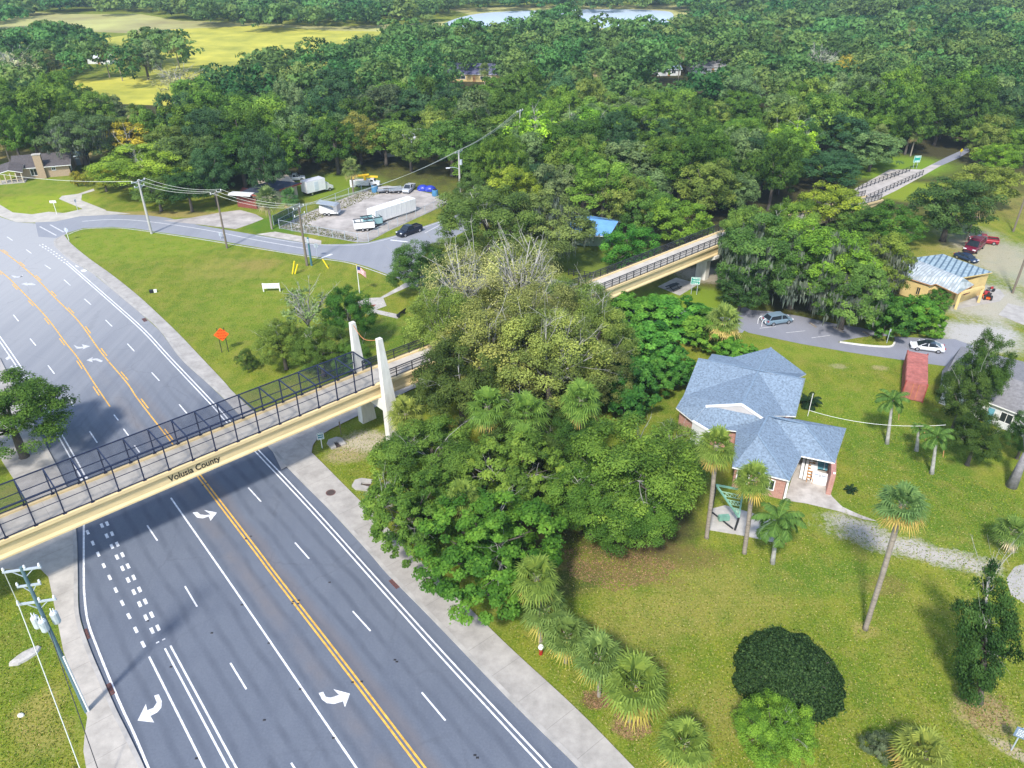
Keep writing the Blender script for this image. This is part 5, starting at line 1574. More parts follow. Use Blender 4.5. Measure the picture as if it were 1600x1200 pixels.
T(1280, 100, 26, 12, 'far_bare', (.2, .21, .2), 'silvery bare tree left of the orange-yellow far tree')
T(600, 165, 40, 13, 'far', (.05, .062, .04), 'dull brown-green tree behind the moss-tinged one')
T(705, 225, 50, 13, 'oak', (.055, .1, .03), 'tall green tree behind the street light pole')
T(640, 226, 36, 11, 'oak', (.075, .115, .03), 'green tree over the white house behind the yard')
T(690, 170, 14, 8, 'far_bare', (.3, .24, .24), 'small pinkish bare tree in the wood behind the yard')
T(25, 105, 30, 12, 'far_bare', (.24, .24, .2), 'pale bare mossy tree at the far left')
T(70, 100, 34, 11, 'far_moss', (.13, .14, .07), 'pale mossy oak at the meadow edge far left')
T(225, 92, 28, 13, 'far_moss', (.12, .14, .08), 'grey mossy oak right of the white roofed cabin')
T(275, 130, 34, 10, 'far_bare', (.2, .2, .12), 'pale mossy half bare tree in front of the yellow meadow')

# --- the wood: every place between the clearings, largest in view as trees of their own, the far rest as one mass
CANOPY = [(-60, 135), (60, 128), (130, 160), (200, 172), (262, 168), (305, 150), (345, 116), (420, 97), (540, 82), (600, 56), (690, 50), (760, 50), (835, 45), (856, 22), (886, 20), (905, 46), (1000, 46), (1040, 40), (1060, 24), (1130, 6), (1700, -6), (1700, 235), (1560, 230), (1505, 222), (1440, 240), (1370, 262), (1320, 285), (1240, 325), (1180, 350), (1100, 365), (1000, 372), (950, 335), (900, 315), (840, 290), (760, 285), (700, 262), (650, 240), (560, 230), (480, 234), (440, 246), (340, 290), (260, 270), (170, 215), (140, 190), (60, 205), (20, 222), (-60, 230)]
FARCAN = [(-80, -10), (1200, -10), (1130, 3), (840, 1), (720, 3), (650, 18), (560, 27), (470, 30), (380, 28), (300, 20), (240, 8), (60, 6), (20, 26), (-80, 32)]
MEADOWTREES = [(-60, 55), (40, 48), (140, 52), (180, 70), (260, 52), (290, 75), (250, 95), (200, 105), (120, 112), (60, 105), (-60, 115)]
def inside(pt, poly):
    x, y = pt; c = False
    for i in range(len(poly)):
        (x0, y0), (x1, y1) = poly[i], poly[i - 1]
        if (y0 > y) != (y1 > y) and x < (x1 - x0) * (y - y0) / (y1 - y0) + x0: c = not c
    return c
HOLES = [(745, 112, 40, 13), (1085, 114, 62, 19), (163, 92, 22, 11), (508, 170, 10, 12), (628, 226, 15, 13), (700, 160, 8, 10), (1478, 6, 14, 6), (282, 162, 18, 14), (955, 350, 22, 18), (1500, 234, 26, 12), (1400, 265, 70, 14), (60, 250, 70, 16), (520, 275, 90, 22), (415, 300, 46, 24), (570, 282, 34, 16), (650, 292, 50, 12), (745, 126, 44, 15), (163, 104, 26, 12)]
cand = []
step0 = 9.8
yy = 118.0
row = 0
while yy < 760:
    st = step0 * (1 + max(0, yy - 170) / 480)
    xx = -yy * .78 - 20 + (row % 2) * st * .5
    while xx < yy * .78 + 20:
        x, y = xx + rnd.uniform(-.3, .3) * st, yy + rnd.uniform(-.3, .3) * st
        xx += st
        H = rnd.choice((rnd.uniform(6.5, 10), rnd.uniform(10, 14), rnd.uniform(12, 16.5)))
        p = proj(x, y, H * .55)
        if not (-50 < p[0] < 1650 and -14 < p[1] < 400): continue
        c = inside(p, CANOPY) or inside(p, FARCAN) or (inside(p, MEADOWTREES) and rnd.random() < .75)
        if not c: continue
        if any(((p[0] - a) / rx) ** 2 + ((p[1] - b) / ry) ** 2 < 1 for a, b, rx, ry in HOLES): continue
        if any((x - a) ** 2 + (y - b) ** 2 < (r_ * .8) ** 2 for a, b, r_ in TREES): continue
        # keep the trail open
        s_, t_ = x * TD.x + y * TD.y, x * TN.x + y * TN.y
        if (-78 < t_ < -60 and s_ < 205) or (-77 < t_ < -66 and s_ < 236): continue
        cand.append((depth(x, y, 6), x, y, H, st * rnd.choice((rnd.uniform(.42, .54), rnd.uniform(.52, .66), rnd.uniform(.6, .78))), p))
    yy += st * .88
    row += 1
cand.sort()
def zone(p):
    x, y = p
    if x < 170: return 'in the dark wood behind the ranch house'
    if x < 440: return 'in the wood behind the roadside poles'
    if x < 720: return 'in the wood behind the service yard'
    if x < 980: return 'in the forest left of the trail bridge'
    if x < 1260: return 'in the big forest beyond the trail bridge'
    return 'in the forest beside the trail end'
TONES = [('dark green', G_D, 30), ('green', G_M, 34), ('blue-green', G_B, 16), ('light green', (.085, .14, .03), 14), ('grey-green', G_K, 16), ('olive', (.09, .122, .034), 5)]
tw = [t[2] for t in TONES]
N_IND = 205
for i, (dp, x, y, H, Rr, p) in enumerate(cand[:N_IND]):
    nm, col, _ = rnd.choices(TONES, tw)[0]
    kd = ('far_moss' if rnd.random() < .45 else 'far') if nm == 'grey-green' else ('oak' if dp < 190 else 'far')
    z_ = zone(p)
    put_tree(kd, x, y, Rr, H, col, f'{nm} broadleaf tree {z_}', name='forest_tree', group=f'{nm} trees {z_}')
# the far wood reads as one mass
rest = cand[N_IND:]
rows = []
cols = []
base_rows = [crown_rows(6, 1.0, 12, 11, 7, 900, .5, lobe=.42, sub=.4, scat=.4, up_=.2) for _ in range(6)]
for dp, x, y, H, Rr, p in rest:
    b_ = base_rows[rnd.randrange(6)]
    n = 900 if dp < 340 else 560
    a = rnd.uniform(0, 6.28); ca, sa = math.cos(a), math.sin(a)
    idx = nr.permutation(900)[:n]
    rot = np.array([[ca, -sa, 0], [sa, ca, 0], [0, 0, 1]])
    sc = np.array([Rr / 6, Rr / 6, H / 12])
    k = 1.0 if n == 900 else 1.3
    rows.append(((b_[0][idx] * sc) @ rot.T + np.array([x, y, 0]), b_[1][idx] @ rot.T, b_[2][idx] * Rr / 6 * k, b_[3][idx] + rnd.uniform(-.25, .3), np.full(n, rnd.choice((-.03, -.02, -.01, 0, 0, .01, .02, .035)))))
if rows:
    Cn = np.concatenate([r_[0] for r_ in rows]); N = np.concatenate([r_[1] for r_ in rows]); Sz = np.concatenate([r_[2] for r_ in rows]); Tt = np.concatenate([r_[3] for r_ in rows])
    o = bpy.data.objects.new('far_wood', leaf_mesh('far_wood', Cn, N, Sz, Tt, hue=np.concatenate([r_[4] for r_ in rows]))); C.objects.link(o)
    o.color = (.088, .175, .042, 1)
    o['label'] = 'far wood that reads as one green mass towards the lake'
    setting(o, 'stuff')
# grass tufts and fallen leaves on the near lawns
def scatter(name, label, polys, n, size, colr, upn=.5, zoff=.03, hue=None, asp=.5):
    Cn = []
    def area(pl):
        w_ = PX(pl); return abs(sum(w_[i - 1].x * w_[i].y - w_[i].x * w_[i - 1].y for i in range(len(w_)))) / 2
    wts = [area(q[0]) * q[1] for q in polys]
    while len(Cn) < n:
        pl_, wgt = rnd.choices(polys, wts)[0]
        xs_, ys_ = [q[0] for q in pl_], [q[1] for q in pl_]
        for _ in range(60):
            x, y = rnd.uniform(min(xs_), max(xs_)), rnd.uniform(min(ys_), max(ys_))
            if inside((x, y), pl_):
                g_ = P(x, y); Cn.append((g_.x, g_.y, zoff))
    Cn = np.array(Cn[:n])
    N = nr.normal(size=(n, 3)) * .8 + np.array([0, 0, upn])
    o = bpy.data.objects.new(name, leaf_mesh(name, Cn, N, size * nr.uniform(.5, 1.5, n), nr.uniform(.1, .9, n), asp, hue=nr.choice(hue, n) if hue else None))
    C.objects.link(o); o.color = (*colr, 1); o['label'] = label; setting(o, 'stuff')
LAWN = [(880, 830), (1060, 870), (1100, 845), (1310, 800), (1380, 640), (1480, 740), (1600, 770), (1600, 1200), (1010, 1200), (790, 985), (890, 940)]
LAWN2 = [(1250, 600), (1290, 560), (1400, 575), (1480, 640), (1480, 740), (1600, 770), (1560, 850), (1380, 810), (1310, 780)]
VERGE_L = [(0, 905), (70, 905), (110, 1060), (125, 1200), (0, 1200)]
VERGE_R = [(490, 710), (530, 680), (640, 650), (640, 760), (600, 800)]
TRI = [(120, 368), (250, 366), (400, 392), (560, 418), (610, 440), (650, 520), (560, 600), (400, 600), (330, 565), (200, 440)]
scatter('grass', 'short yellow-green grass blades over the lawns', [(LAWN, 1), (LAWN2, .7), (VERGE_L, 1.2), (VERGE_R, 1), (TRI, .25)], 70000, .075, (.175, .24, .02), hue=(-.03, -.02, 0, .02, .03))
scatter('dry_grass', 'bleached straw and clippings over the lawns', [(LAWN, 1), (LAWN2, .5), (VERGE_L, .6), (VERGE_R, 1)], 12000, .055, (.42, .36, .15), 1.2)
YARD = [(437, 356), (480, 335), (525, 317), (583, 293), (600, 300), (540, 325), (480, 350), (560, 372), (556, 377), (478, 363)]
scatter('yard_weeds', 'low dry weeds along the edges of the service yard', [(YARD, 1)], 2600, .2, (.16, .17, .05), .8)
LIT = [(880, 860), (930, 850), (1060, 880), (1040, 905), (960, 925), (890, 900)]
PB1 = [(960, 1115), (1010, 1112), (1020, 1145), (985, 1160), (955, 1140)]
PB2 = [(910, 1080), (955, 1080), (950, 1105), (920, 1108)]
CB = [(1500, 1090), (1570, 1085), (1580, 1130), (1520, 1140)]
scatter('leaf_litter', 'fallen brown leaves under the grove and the sidewalk palms', [(LIT, 1), (PB1, 2), (PB2, 2), (CB, .6)], 7000, .07, (.3, .19, .1), 1.5)
print('forest', len(cand), 'explicit', len(TREES))
# ================================================================ PALMS
def fan_palm_rows(nf, rad, seed, lo=-.9, hi=1.35, yel=.35):
    """fan fronds: a stalk and a half-round hand of narrow blades with drooping tips; green ones and dry ones apart"""
    out = {'g': [], 'd': []}
    tint = {'g': [], 'd': []}
    rs = np.random.default_rng(seed)
    for i in range(nf):
        u = (i + .5) / nf
        el = hi + (lo - hi) * u ** .85 + rs.normal() * .1         # young fronds upright, old ones hanging
        az = i * 2.399963 + rs.normal() * .15
        d = np.array([math.cos(el) * math.cos(az), math.cos(el) * math.sin(az), math.sin(el)])
        side = np.array([-math.sin(az), math.cos(az), 0.0])
        upv = np.cross(d, side); upv = -upv if upv[2] < 0 else upv
        L = rad * rs.uniform(.38, .5)
        hub = d * L + np.array([0, 0, -.06 * rad * (1 - math.sin(el))])
        key = 'd' if el < lo + yel else 'g'
        nb = 17
        fw = rad * rs.uniform(.48, .6)
        # stalk
        w_ = side * .035
        out[key].append(np.array([-w_, hub - w_ * .6, hub + w_ * .6, w_])); tint[key].append(.55)
        for b in range(nb):
            th = (b / (nb - 1) - .5) * 4.0
            bd = d * math.cos(th) + side * math.sin(th) * .95 + upv * .12
            bl = fw * (1 - .22 * abs(th) / 2.0) * rs.uniform(.9, 1.08)
            mid = hub + bd * bl * .58
            tip = hub + bd * bl + np.array([0, 0, -bl * rs.uniform(.15, .5)])
            bw = np.cross(bd, upv); bw = bw / (np.linalg.norm(bw) + 1e-6) * fw * .052
            out[key].append(np.array([hub - bw * .35, mid - bw, mid + bw, hub + bw * .35])); tint[key].append(.42 + rs.normal() * .12 + .1 * math.sin(el))
            out[key].append(np.array([mid - bw, tip - bw * .12, tip + bw * .12, mid + bw])); tint[key].append(.5 + rs.normal() * .12)
    return out, tint
PALM = []
for i in range(4):
    o_, t_ = fan_palm_rows([34, 30, 36, 30][i], 2.0, 50 + i, [-1.05, -.85, -.7, -1.0][i])
    PALM.append((quads_mesh('fronds', np.array(o_['g']), np.array(t_['g']), 'leaf'), quads_mesh('dry_fronds', np.array(o_['d']), np.array(t_['d']), 'leaf')))
pal_i = [0]
def sabal(bx, by, cx, cy, rpx, label, H=None, green=(.075, .14, .035), dry=(.3, .22, .06), zc=None, group=None):
    """cabbage palm: trunk foot at pixel (bx,by), crown heart at (cx,cy) with crown radius rpx"""
    g = P(bx, by)
    h = H or height_at(bx, by, cy)
    top = P(cx, cy, h)
    Rr = rpx * depth(top.x, top.y, h) / FPX
    i = pal_i[0] % 4; pal_i[0] += 1
    t = thing('palm_tree', label, 'palm tree', (g.x, g.y, 0), 0, group)
    off = Vector((top.x - g.x, top.y - g.y, h))
    mb = MB()
    r0 = max(.13, min(.2, h * .03))
    mid = off * .5 + Vector((-(off.x) * .12, -(off.y) * .12, 0))
    line = cr([Vector((0, 0, -.2)), mid * .5, mid, off], 4)
    mb.tube(line, [r0 * 1.5] + [r0 * (1.05 + .08 * (k % 2)) for k in range(len(line) - 1)], 8)
    # boots under the crown
    for k in range(14):
        a = k * 2.4; z = off - off.normalized() * (.1 + .06 * k)
        e = z + Vector((math.cos(a) * .38, math.sin(a) * .38, .28))
        mb.beam(z, e, .09, .04)
    mb.build('trunk', 'palm_bark', t, True)
    rz = rnd.uniform(0, 6.28)
    for me, col, nm in ((PALM[i][0], green, 'fronds'), (PALM[i][1], dry, 'dry_fronds')):
        o = bpy.data.objects.new(nm, me); C.objects.link(o); o.parent = t
        o.location = off; o.scale = (Rr / 2.0 * 1.22,) * 3; o.rotation_euler = (0, 0, rz)
        o.color = (*[c * 1.55 * k_ for c, k_ in zip(col, (1.15, 1.0, .8) if nm == 'fronds' else (1, 1, 1))], 1)
    return t
GR, GB_, GY = (.1, .165, .035), (.09, .155, .045), (.14, .19, .045)
# tall ones by the house and on the lawn
sabal(1104, 840, 1120, 695, 31, 'tall slender palm beside the green steel frame', green=GR)
sabal(1163, 864, 1176, 748, 30, 'palm with yellow hanging fronds in front of the patio slab', green=GR, dry=(.38, .27, .06))
sabal(1352, 983, 1411, 787, 37, 'tallest leaning palm alone in the middle of the front lawn', green=(.075, .15, .055))
sabal(1584, 862, 1582, 828, 26, 'short palm at the right edge above the round drive', dry=(.4, .33, .2))
# row along the sidewalk
for k, (bx, by, cx, cy, r, lb) in enumerate([
    (845, 1003, 838, 900, 36, 'topmost palm of the row beside the sidewalk, against the glossy tree'),
    (853, 1004, 852, 950, 38, 'second palm from the top in the row beside the sidewalk'),
    (884, 1036, 886, 992, 36, 'palm by the red and white marker in the sidewalk row'),
    (936, 1088, 936, 1026, 40, 'palm with dry leaf litter at its foot in the sidewalk row'),
    (984, 1128, 992, 1068, 50, 'biggest fan palm at the lower end of the sidewalk row'),
    (1072, 1212, 1070, 1160, 42, 'separate fan palm at the bottom edge below the row')]):
    sabal(bx, by, cx, cy, r, lb, green=(GR, GB_, GB_, GB_, GR, GR)[k], dry=(.27, .23, .05), group='palms in a row beside the sidewalk' if k < 5 else None)
sabal(1440, 1215, 1440, 1176, 42, 'low bright palm at the bottom edge beside the grey shrub', green=GY)
# in the grove
sabal(640, 715, 634, 645, 30, 'bright fan palm right in front of the bridge pylon', green=GY, dry=(.33, .3, .08))
for bx, by, cx, cy, r, h, lb in ((770, 760, 762, 634, 33, 8.5, 'left palm of the dark green pair in the grove'), (830, 760, 824, 644, 36, 8.5, 'right palm of the dark green pair in the grove'), (815, 790, 818, 688, 28, 7.5, 'palm just below the dark green pair in the grove'), (905, 770, 908, 624, 34, 9.5, 'yellowish palm with thin trunk right of the dark pair'), (918, 660, 918, 556, 24, 9, 'small palm poking from the brownish tree in the grove'), (722, 850, 722, 775, 28, 8.5, 'pale palm peeping out of the bright green trees')):
    p = P(cx, cy, h)
    q = proj(p.x, p.y, 0)
    sabal(q[0], q[1], cx, cy, r, lb, H=h, green=(.085, .17, .035) if 'dark' in lb else GR, dry=(.34, .27, .08))
sabal(1131, 548, 1132, 500, 28, 'palm with large yellow dry skirt between the vine mounds', green=(.12, .19, .05), dry=(.42, .32, .1))
sabal(425, 358, 417, 308, 20, 'palm leaning over the shop front by the road', green=(.08, .13, .05), dry=(.25, .2, .12))
sabal(459, 322, 452, 307, 15, 'small palm against the tan shop wall', green=(.06, .15, .05))
# farther off
for cx, cy, r, h, lb in ((207, 172, 12, 12, 'lone tall palm above the dark wood behind the ranch house'), (1376, 207, 13, 7, 'tall palm with brown skirt at the forest edge above the trail end'), (1432, 208, 12, 6, 'palm at the forest edge near the small green trail sign'), (2, 212, 16, 7, 'yellowing palm at the far left edge beside the wood'), (548, 262, 16, 6, 'low palm at the wood edge left of the bucket truck'), (1530, 312, 26, 8, 'palm hidden among the big dark tree at the right'), (160, 76, 13, 11, 'tall palm left above the white roofed cabin'), (180, 80, 12, 11, 'tall palm right above the white roofed cabin'), (272, 66, 16, 12, 'palm at the edge of the yellow meadow'), (668, 98, 9, 12, 'far palm left of the cream house clearing'), (693, 108, 9, 9, 'far palm with dead skirt beside the cream house clearing'), (757, 108, 10, 10, 'far palm in front of the cream house'), (900, 112, 11, 11, 'left palm of two in the far forest'), (930, 110, 11, 11, 'right palm of two in the far forest'), (1064, 82, 9, 14, 'tall palm behind the far blue roofed house'), (1215, 55, 9, 15, 'palm standing out of the distant forest at top right'), (1425, 40, 8, 16, 'palm rising over the farthest forest at top right'), (88, 262, 0, 0, '')):
    if not h: continue
    p = P(cx, cy, h); q = proj(p.x, p.y, 0)
    sabal(q[0], q[1], cx, cy, r, lb, H=h, green=(.1, .15, .05), dry=(.34, .27, .13))

def queen_rows(nf, rad, seed, lo=-.35):
    rs = np.random.default_rng(seed)
    Q, Tn, K = [], [], []
    for i in range(nf):
        u = (i + .5) / nf
        el = 1.25 + (lo - 1.25) * u + rs.normal() * .08
        az = i * 2.399963 + rs.normal() * .2
        L = rad * rs.uniform(.9, 1.15)
        pts = []
        hz_ = np.array([math.cos(az), math.sin(az), 0.0]); side = np.array([-math.sin(az), math.cos(az), 0.0])
        p = np.zeros(3); e = el
        for s in range(10):
            pts.append(p.copy())
            p = p + (hz_ * math.cos(e) + np.array([0, 0, math.sin(e)])) * L / 9
            e -= .1 + .3 * (s / 9)
        for s in range(9):
            a, b = pts[s], pts[s + 1]
            w_ = side * .035
            Q.append([a - w_, b - w_, b + w_, a + w_]); Tn.append(.6)
            if s < 1: continue
            for k in range(5):
                m_ = a + (b - a) * (k / 5)
                for sg in (-1, 1):
                    ll = rad * .3 * math.sin(math.pi * min(1, (s + k / 5) / 9.3) * .92 + .2) * rs.uniform(.8, 1.1)
                    dr = side * sg * .75 + (b - a) / (np.linalg.norm(b - a)) * .5 + np.array([0, 0, -.55 + rs.normal() * .12])
                    t_ = m_ + dr * ll
                    wv = (b - a) / np.linalg.norm(b - a) * .06 * rad / 2.2
                    mm = m_ + dr * ll * .5 + np.array([0, 0, .04])
                    Q.append([m_, mm - wv, t_, mm + wv]); Tn.append(.42 + rs.normal() * .13)
    return quads_mesh('fronds', np.array(Q), np.array(Tn), 'leaf')
QP = [queen_rows(18, 2.6, 5), queen_rows(14, 2.6, 9, -.1)]
def queen(bx, by, cx, cy, rpx, label, k, H=None, trunk='pale_bark'):
    g = P(bx, by); h = H or height_at(bx, by, cy); top = P(cx, cy, h)
    Rr = rpx * depth(top.x, top.y, h) / FPX
    t = thing('feather_palm', label, 'palm tree', (g.x, g.y, 0))
    off = Vector((top.x - g.x, top.y - g.y, h))
    mb = MB(); mb.tube([(0, 0, -.2), off * .12, off * .6, off * .85, off], [.3, .22, .17, .16, .1], 8); mb.build('trunk', trunk, t, True)
    o = bpy.data.objects.new('fronds', QP[k]); C.objects.link(o); o.parent = t; o.location = off; o.scale = (Rr / 2.6,) * 3; o.color = (.11, .21, .04, 1)
    mb = MB(); mb.tube(cr([off, off + Vector((.5, -.7, -.4)), off + Vector((.7, -1.1, -2.0))], 4), [.05, .08, .04], 5); mb.build('dead_frond', 'wood', t)
    return t
queen(1207, 880, 1216, 812, 46, 'feather palm with arching fronds at the patio corner', 0)
queen(1386, 693, 1395, 625, 30, 'feather palm with a yellow frond in front of the red container', 1)
queen(1456, 740, 1464, 682, 30, 'feather palm with white trunk on the shaded lawn', 1)
queen(1432, 704, 1436, 668, 14, 'smallest feather palm with thin trunk on the shaded lawn', 1)
# sago by the house wall and a small round cycad on the lawn
def cycad(cx, cy, rpx, label, name='cycad'):
    g = P(cx, cy); Rr = rpx * depth(g.x, g.y) / FPX
    t = thing(name, label, 'plant', (g.x, g.y, 0))
    o = bpy.data.objects.new('fronds', QP[0]); C.objects.link(o); o.parent = t; o.location = (0, 0, Rr * .35); o.scale = (Rr / 2.6, Rr / 2.6, Rr / 2.4); o.color = (.02, .05, .018, 1)
    mb = MB(); mb.tube([(0, 0, -.1), (0, 0, Rr * .38)], [.22, .16], 8); mb.build('trunk', 'bark', t)
cycad(1328, 768, 12, 'small dark round cycad on the lawn beside the driveway')
cycad(1262, 634, 22, 'dark spiky cycad against the right house wall')
# ================================================================ VEHICLES
PAINT = dict(black=paint('car_black', (.012, .016, .03)), white=paint('car_white', (.78, .79, .8)), blue=paint('car_blue_grey', (.2, .29, .36)), maroon=paint('car_maroon', (.16, .012, .035)), red=paint('truck_red', (.3, .015, .03)), silver=paint('car_silver', (.5, .52, .55)), navy=paint('car_navy', (.02, .04, .09)))
def ring(x, pts): return [(x, y, z) for y, z in pts]
def car(label, name, front, rear, col, style, cat='car', group=None, k=1.0):
    """front and rear are the ground points below the bumpers"""
    an, L, A, B = pframe(rear, front)
    mid = (A + B) / 2
    dims = dict(sedan=(4.9, 1.9, 1.45), suv=(4.7, 1.9, 1.68), pickup=(5.9, 2.05, 1.9))[style]
    Ln, W, H = dims
    sc = L / Ln if L else 1
    sc = max(.85, min(1.25, sc)) * k
    t = thing(name, label, cat, (mid.x, mid.y, 0.02), an, group, (sc, sc, sc))
    hw = W / 2; x0, x1 = -Ln / 2, Ln / 2
    pm = PAINT[col]
    g = .24
    if style == 'sedan': belt = [(x0, .72, .8), (x0 + .12, .95, .93), (x0 + .9, 1.0, 1), (-.2, .92, 1), (x1 - 1.2, .86, 1), (x1 - .35, .72, .92), (x1, .55, .74)]
    elif style == 'suv': belt = [(x0, .8, .86), (x0 + .1, 1.05, .95), (x0 + .9, 1.08, 1), (.2, 1.02, 1), (x1 - 1.2, .98, 1), (x1 - .3, .86, .93), (x1, .62, .78)]
    else: belt = [(x0, .95, .95), (x0 + .06, 1.1, 1), (-.6, 1.12, 1), (.6, 1.12, 1), (x1 - 1.3, 1.1, 1), (x1 - .25, 1.02, .95), (x1, .8, .86)]
    b = MB()
    rings = []
    for x, zb, wf in belt:
        w_ = hw * wf
        rings.append(ring(x, [(-w_ * .86, g), (-w_, g + .2), (-w_, zb - .18), (-w_ * .9, zb), (w_ * .9, zb), (w_, zb - .18), (w_, g + .2), (w_ * .86, g)]))
    b.loft(rings)
    b.build('body', pm, t)
    if style == 'pickup':
        for y in (-hw + .08, hw - .08):
            q = MB(); q.box(((x0 - .55) / 2 + .02, y, 1.24), (abs(x0) - .62, .12, .28)); q.build('bed_side', pm, t)
        q = MB(); q.box((x0 + .06, 0, 1.24), (.1, W - .2, .28)); q.build('tailgate', pm, t)
        q = MB(); q.box(((x0 - .55) / 2, 0, 1.13), (abs(x0) - .75, W - .3, .03)); q.build('bed_liner', 'rubber', t)
        cab = [(-.55, 1.1, 1.12, 1), (-.4, 1.1, 1.85, .84), (.75, 1.1, H, .84), (1.55, 1.1, 1.14, 1)]
    elif style == 'suv': cab = [(x0 + .12, 1.02, 1.06, .98), (x0 + .55, 1.04, H - .06, .8), (-.1, 1.02, H, .82), (.65, 1.0, H - .06, .82), (1.45, .95, 1.0, .98)]
    else: cab = [(x0 + .55, .96, .99, .95), (x0 + 1.5, .95, H - .08, .78), (-.2, .92, H, .8), (.45, .9, H - .06, .8), (1.5, .84, .88, .96)]
    c = MB()
    c.loft([ring(x, [(-hw * .92, zl), (-hw * wt * .92, zr), (hw * wt * .92, zr), (hw * .92, zl)]) for x, zl, zr, wt in cab])
    c.build('windows', 'glass', t)
    # roof skin and pillars stand proud of the glass
    tops = cab[1:-1]
    r = MB()
    r.loft([ring(x, [(-hw * wt * .94, zr - .02), (-hw * wt * .9, zr + .035), (hw * wt * .9, zr + .035), (hw * wt * .94, zr - .02)]) for x, zl, zr, wt in tops])
    r.build('roof', pm if not (style == 'sedan' and col == 'white') else 'glass', t)
    pl = MB()
    for sy in (-1, 1):
        (xa, la, ha, wa), (xb, lb_, hb, wb) = cab[0], cab[1]
        pl.beam((xa, sy * hw * .93, la), (xb, sy * hw * wb * .93, hb), .1, .06)
        (xa, la, ha, wa), (xb, lb_, hb, wb) = cab[-1], cab[-2]
        pl.beam((xa, sy * hw * .93, la), (xb, sy * hw * wb * .93, hb), .08, .06)
        m_ = .05 if style != 'pickup' else .5
        pl.beam((m_, sy * hw * .935, 1.0), (m_, sy * hw * .82 * .95, H - .03), .1, .05)
    pl.build('pillars', pm, t)
    wr = .34 if style != 'pickup' else .4
    for x in (x0 + .95, x1 - .95):
        for sy in (-1, 1):
            w_ = MB(); w_.tube([(x, sy * (hw - .22), wr), (x, sy * (hw + .012), wr)], wr, 18); o = w_.build('wheel', 'rubber', t)
            q = MB(); q.tube([(x, sy * (hw - .05), wr), (x, sy * (hw + .028), wr)], wr * .62, 12); q.build('rim', 'chrome', o)
    for sy in (-1, 1):
        q = MB(); q.box((x1 - .12, sy * hw * .66, .68 if style != 'pickup' else .92), (.2, .42, .14)); q.build('headlight', 'lamp_white', t)
        q = MB(); q.box((x0 + .06, sy * hw * .74, .86 if style != 'pickup' else .98), (.16, .34, .2)); q.build('taillight', 'lamp_red', t)
        q = MB(); q.box((1.15 if style != 'pickup' else 1.3, sy * (hw + .08), 1.02 if style == 'sedan' else 1.16), (.14, .2, .13)); q.build('mirror', pm, t)
    q = MB(); q.box((x1 - .02, 0, .42), (.1, W * .74, .2)); q.build('grille', 'black_metal', t)
    q = MB(); q.box((x0 - .01, 0, .5), (.06, .5, .13)); q.build('number_plate', 'lamp_white', t)
    return t
car('black pickup truck driving along the side road bend', 'pickup_truck', (623, 371), (656, 359.5), 'black', 'pickup', 'pickup truck')
car('white sedan with dark glass roof stopped by the parking island', 'parked_car', (1421, 543), (1474, 550), 'white', 'sedan')
car('blue-grey hatchback parked under the mossy oaks', 'parked_car', (1238, 501), (1191, 508), 'blue', 'suv', k=.84)
car('maroon estate car parked on the grass in front of the red pickup', 'parked_car', (1512, 397), (1529, 384), 'maroon', 'suv')
car('red pickup truck parked half under the big dark tree', 'pickup_truck', (1522, 378), (1549, 381), 'red', 'pickup', 'pickup truck')
car('dark blue car standing behind the yellow house roof', 'parked_car', (1521, 411), (1496, 402), 'navy', 'sedan')
car('white pickup truck parked behind the navy roofed shop', 'pickup_truck', (474, 281), (447, 283), 'white', 'pickup', 'pickup truck')
car('small dark blue pickup with white bonnet at the back of the yard', 'pickup_truck', (634, 303), (644, 294), 'silver', 'pickup', 'pickup truck')

def wheels(t, xs, hw, r, wd=.26):
    for x in xs:
        for sy in (-1, 1):
            w_ = MB(); w_.tube([(x, sy * (hw - wd), r), (x, sy * hw, r)], r, 14); o = w_.build('wheel', 'rubber', t)
            q = MB(); q.tube([(x, sy * (hw - .06), r), (x, sy * (hw + .02), r)], r * .55, 10); q.build('rim', 'chrome', o)
# box truck on the grass lot
an, L, A, B = pframe((482, 305), (513, 297))
t = thing('box_truck', 'white box truck parked on the grass lot beside the shop', 'truck', (A + B) / 2, an)
m_ = MB(); m_.box((-1.1, 0, 2.05), (5.0, 2.4, 2.5)); m_.build('cargo_box', 'white_paint', t)
m_ = MB(); m_.box((-1.1, 0, 3.34), (4.9, 2.3, .06)); m_.build('box_roof', mat('box_roof', (.5, .5, .52), .6, .1, 1), t)
m_ = MB(); m_.loft([ring(1.45, [(-1, .5), (-1, 2.2), (1, 2.2), (1, .5)]), ring(2.3, [(-1, .5), (-.95, 2.1), (.95, 2.1), (1, .5)]), ring(2.75, [(-1, .5), (-.95, 1.35), (.95, 1.35), (1, .5)]), ring(3.6, [(-.9, .5), (-.9, 1.15), (.9, 1.15), (.9, .5)])]); m_.build('cab', PAINT['white'], t)
m_ = MB(); m_.beam((2.34, 0, 2.0), (2.74, 0, 1.42), 1.6, .05); m_.build('windscreen', 'glass', t)
m_ = MB(); m_.box((-1.1, -1.22, 2.0), (1.0, .05, 1.9)); m_.build('side_door', mat('door_pale', (.6, .66, .7), .5, .1, 2), t)
m_ = MB(); m_.box((-.6, 0, .65), (6.2, 1.0, .25)); m_.build('chassis', 'rubber', t)
wheels(t, (-2.3, 2.5), 1.1, .42)
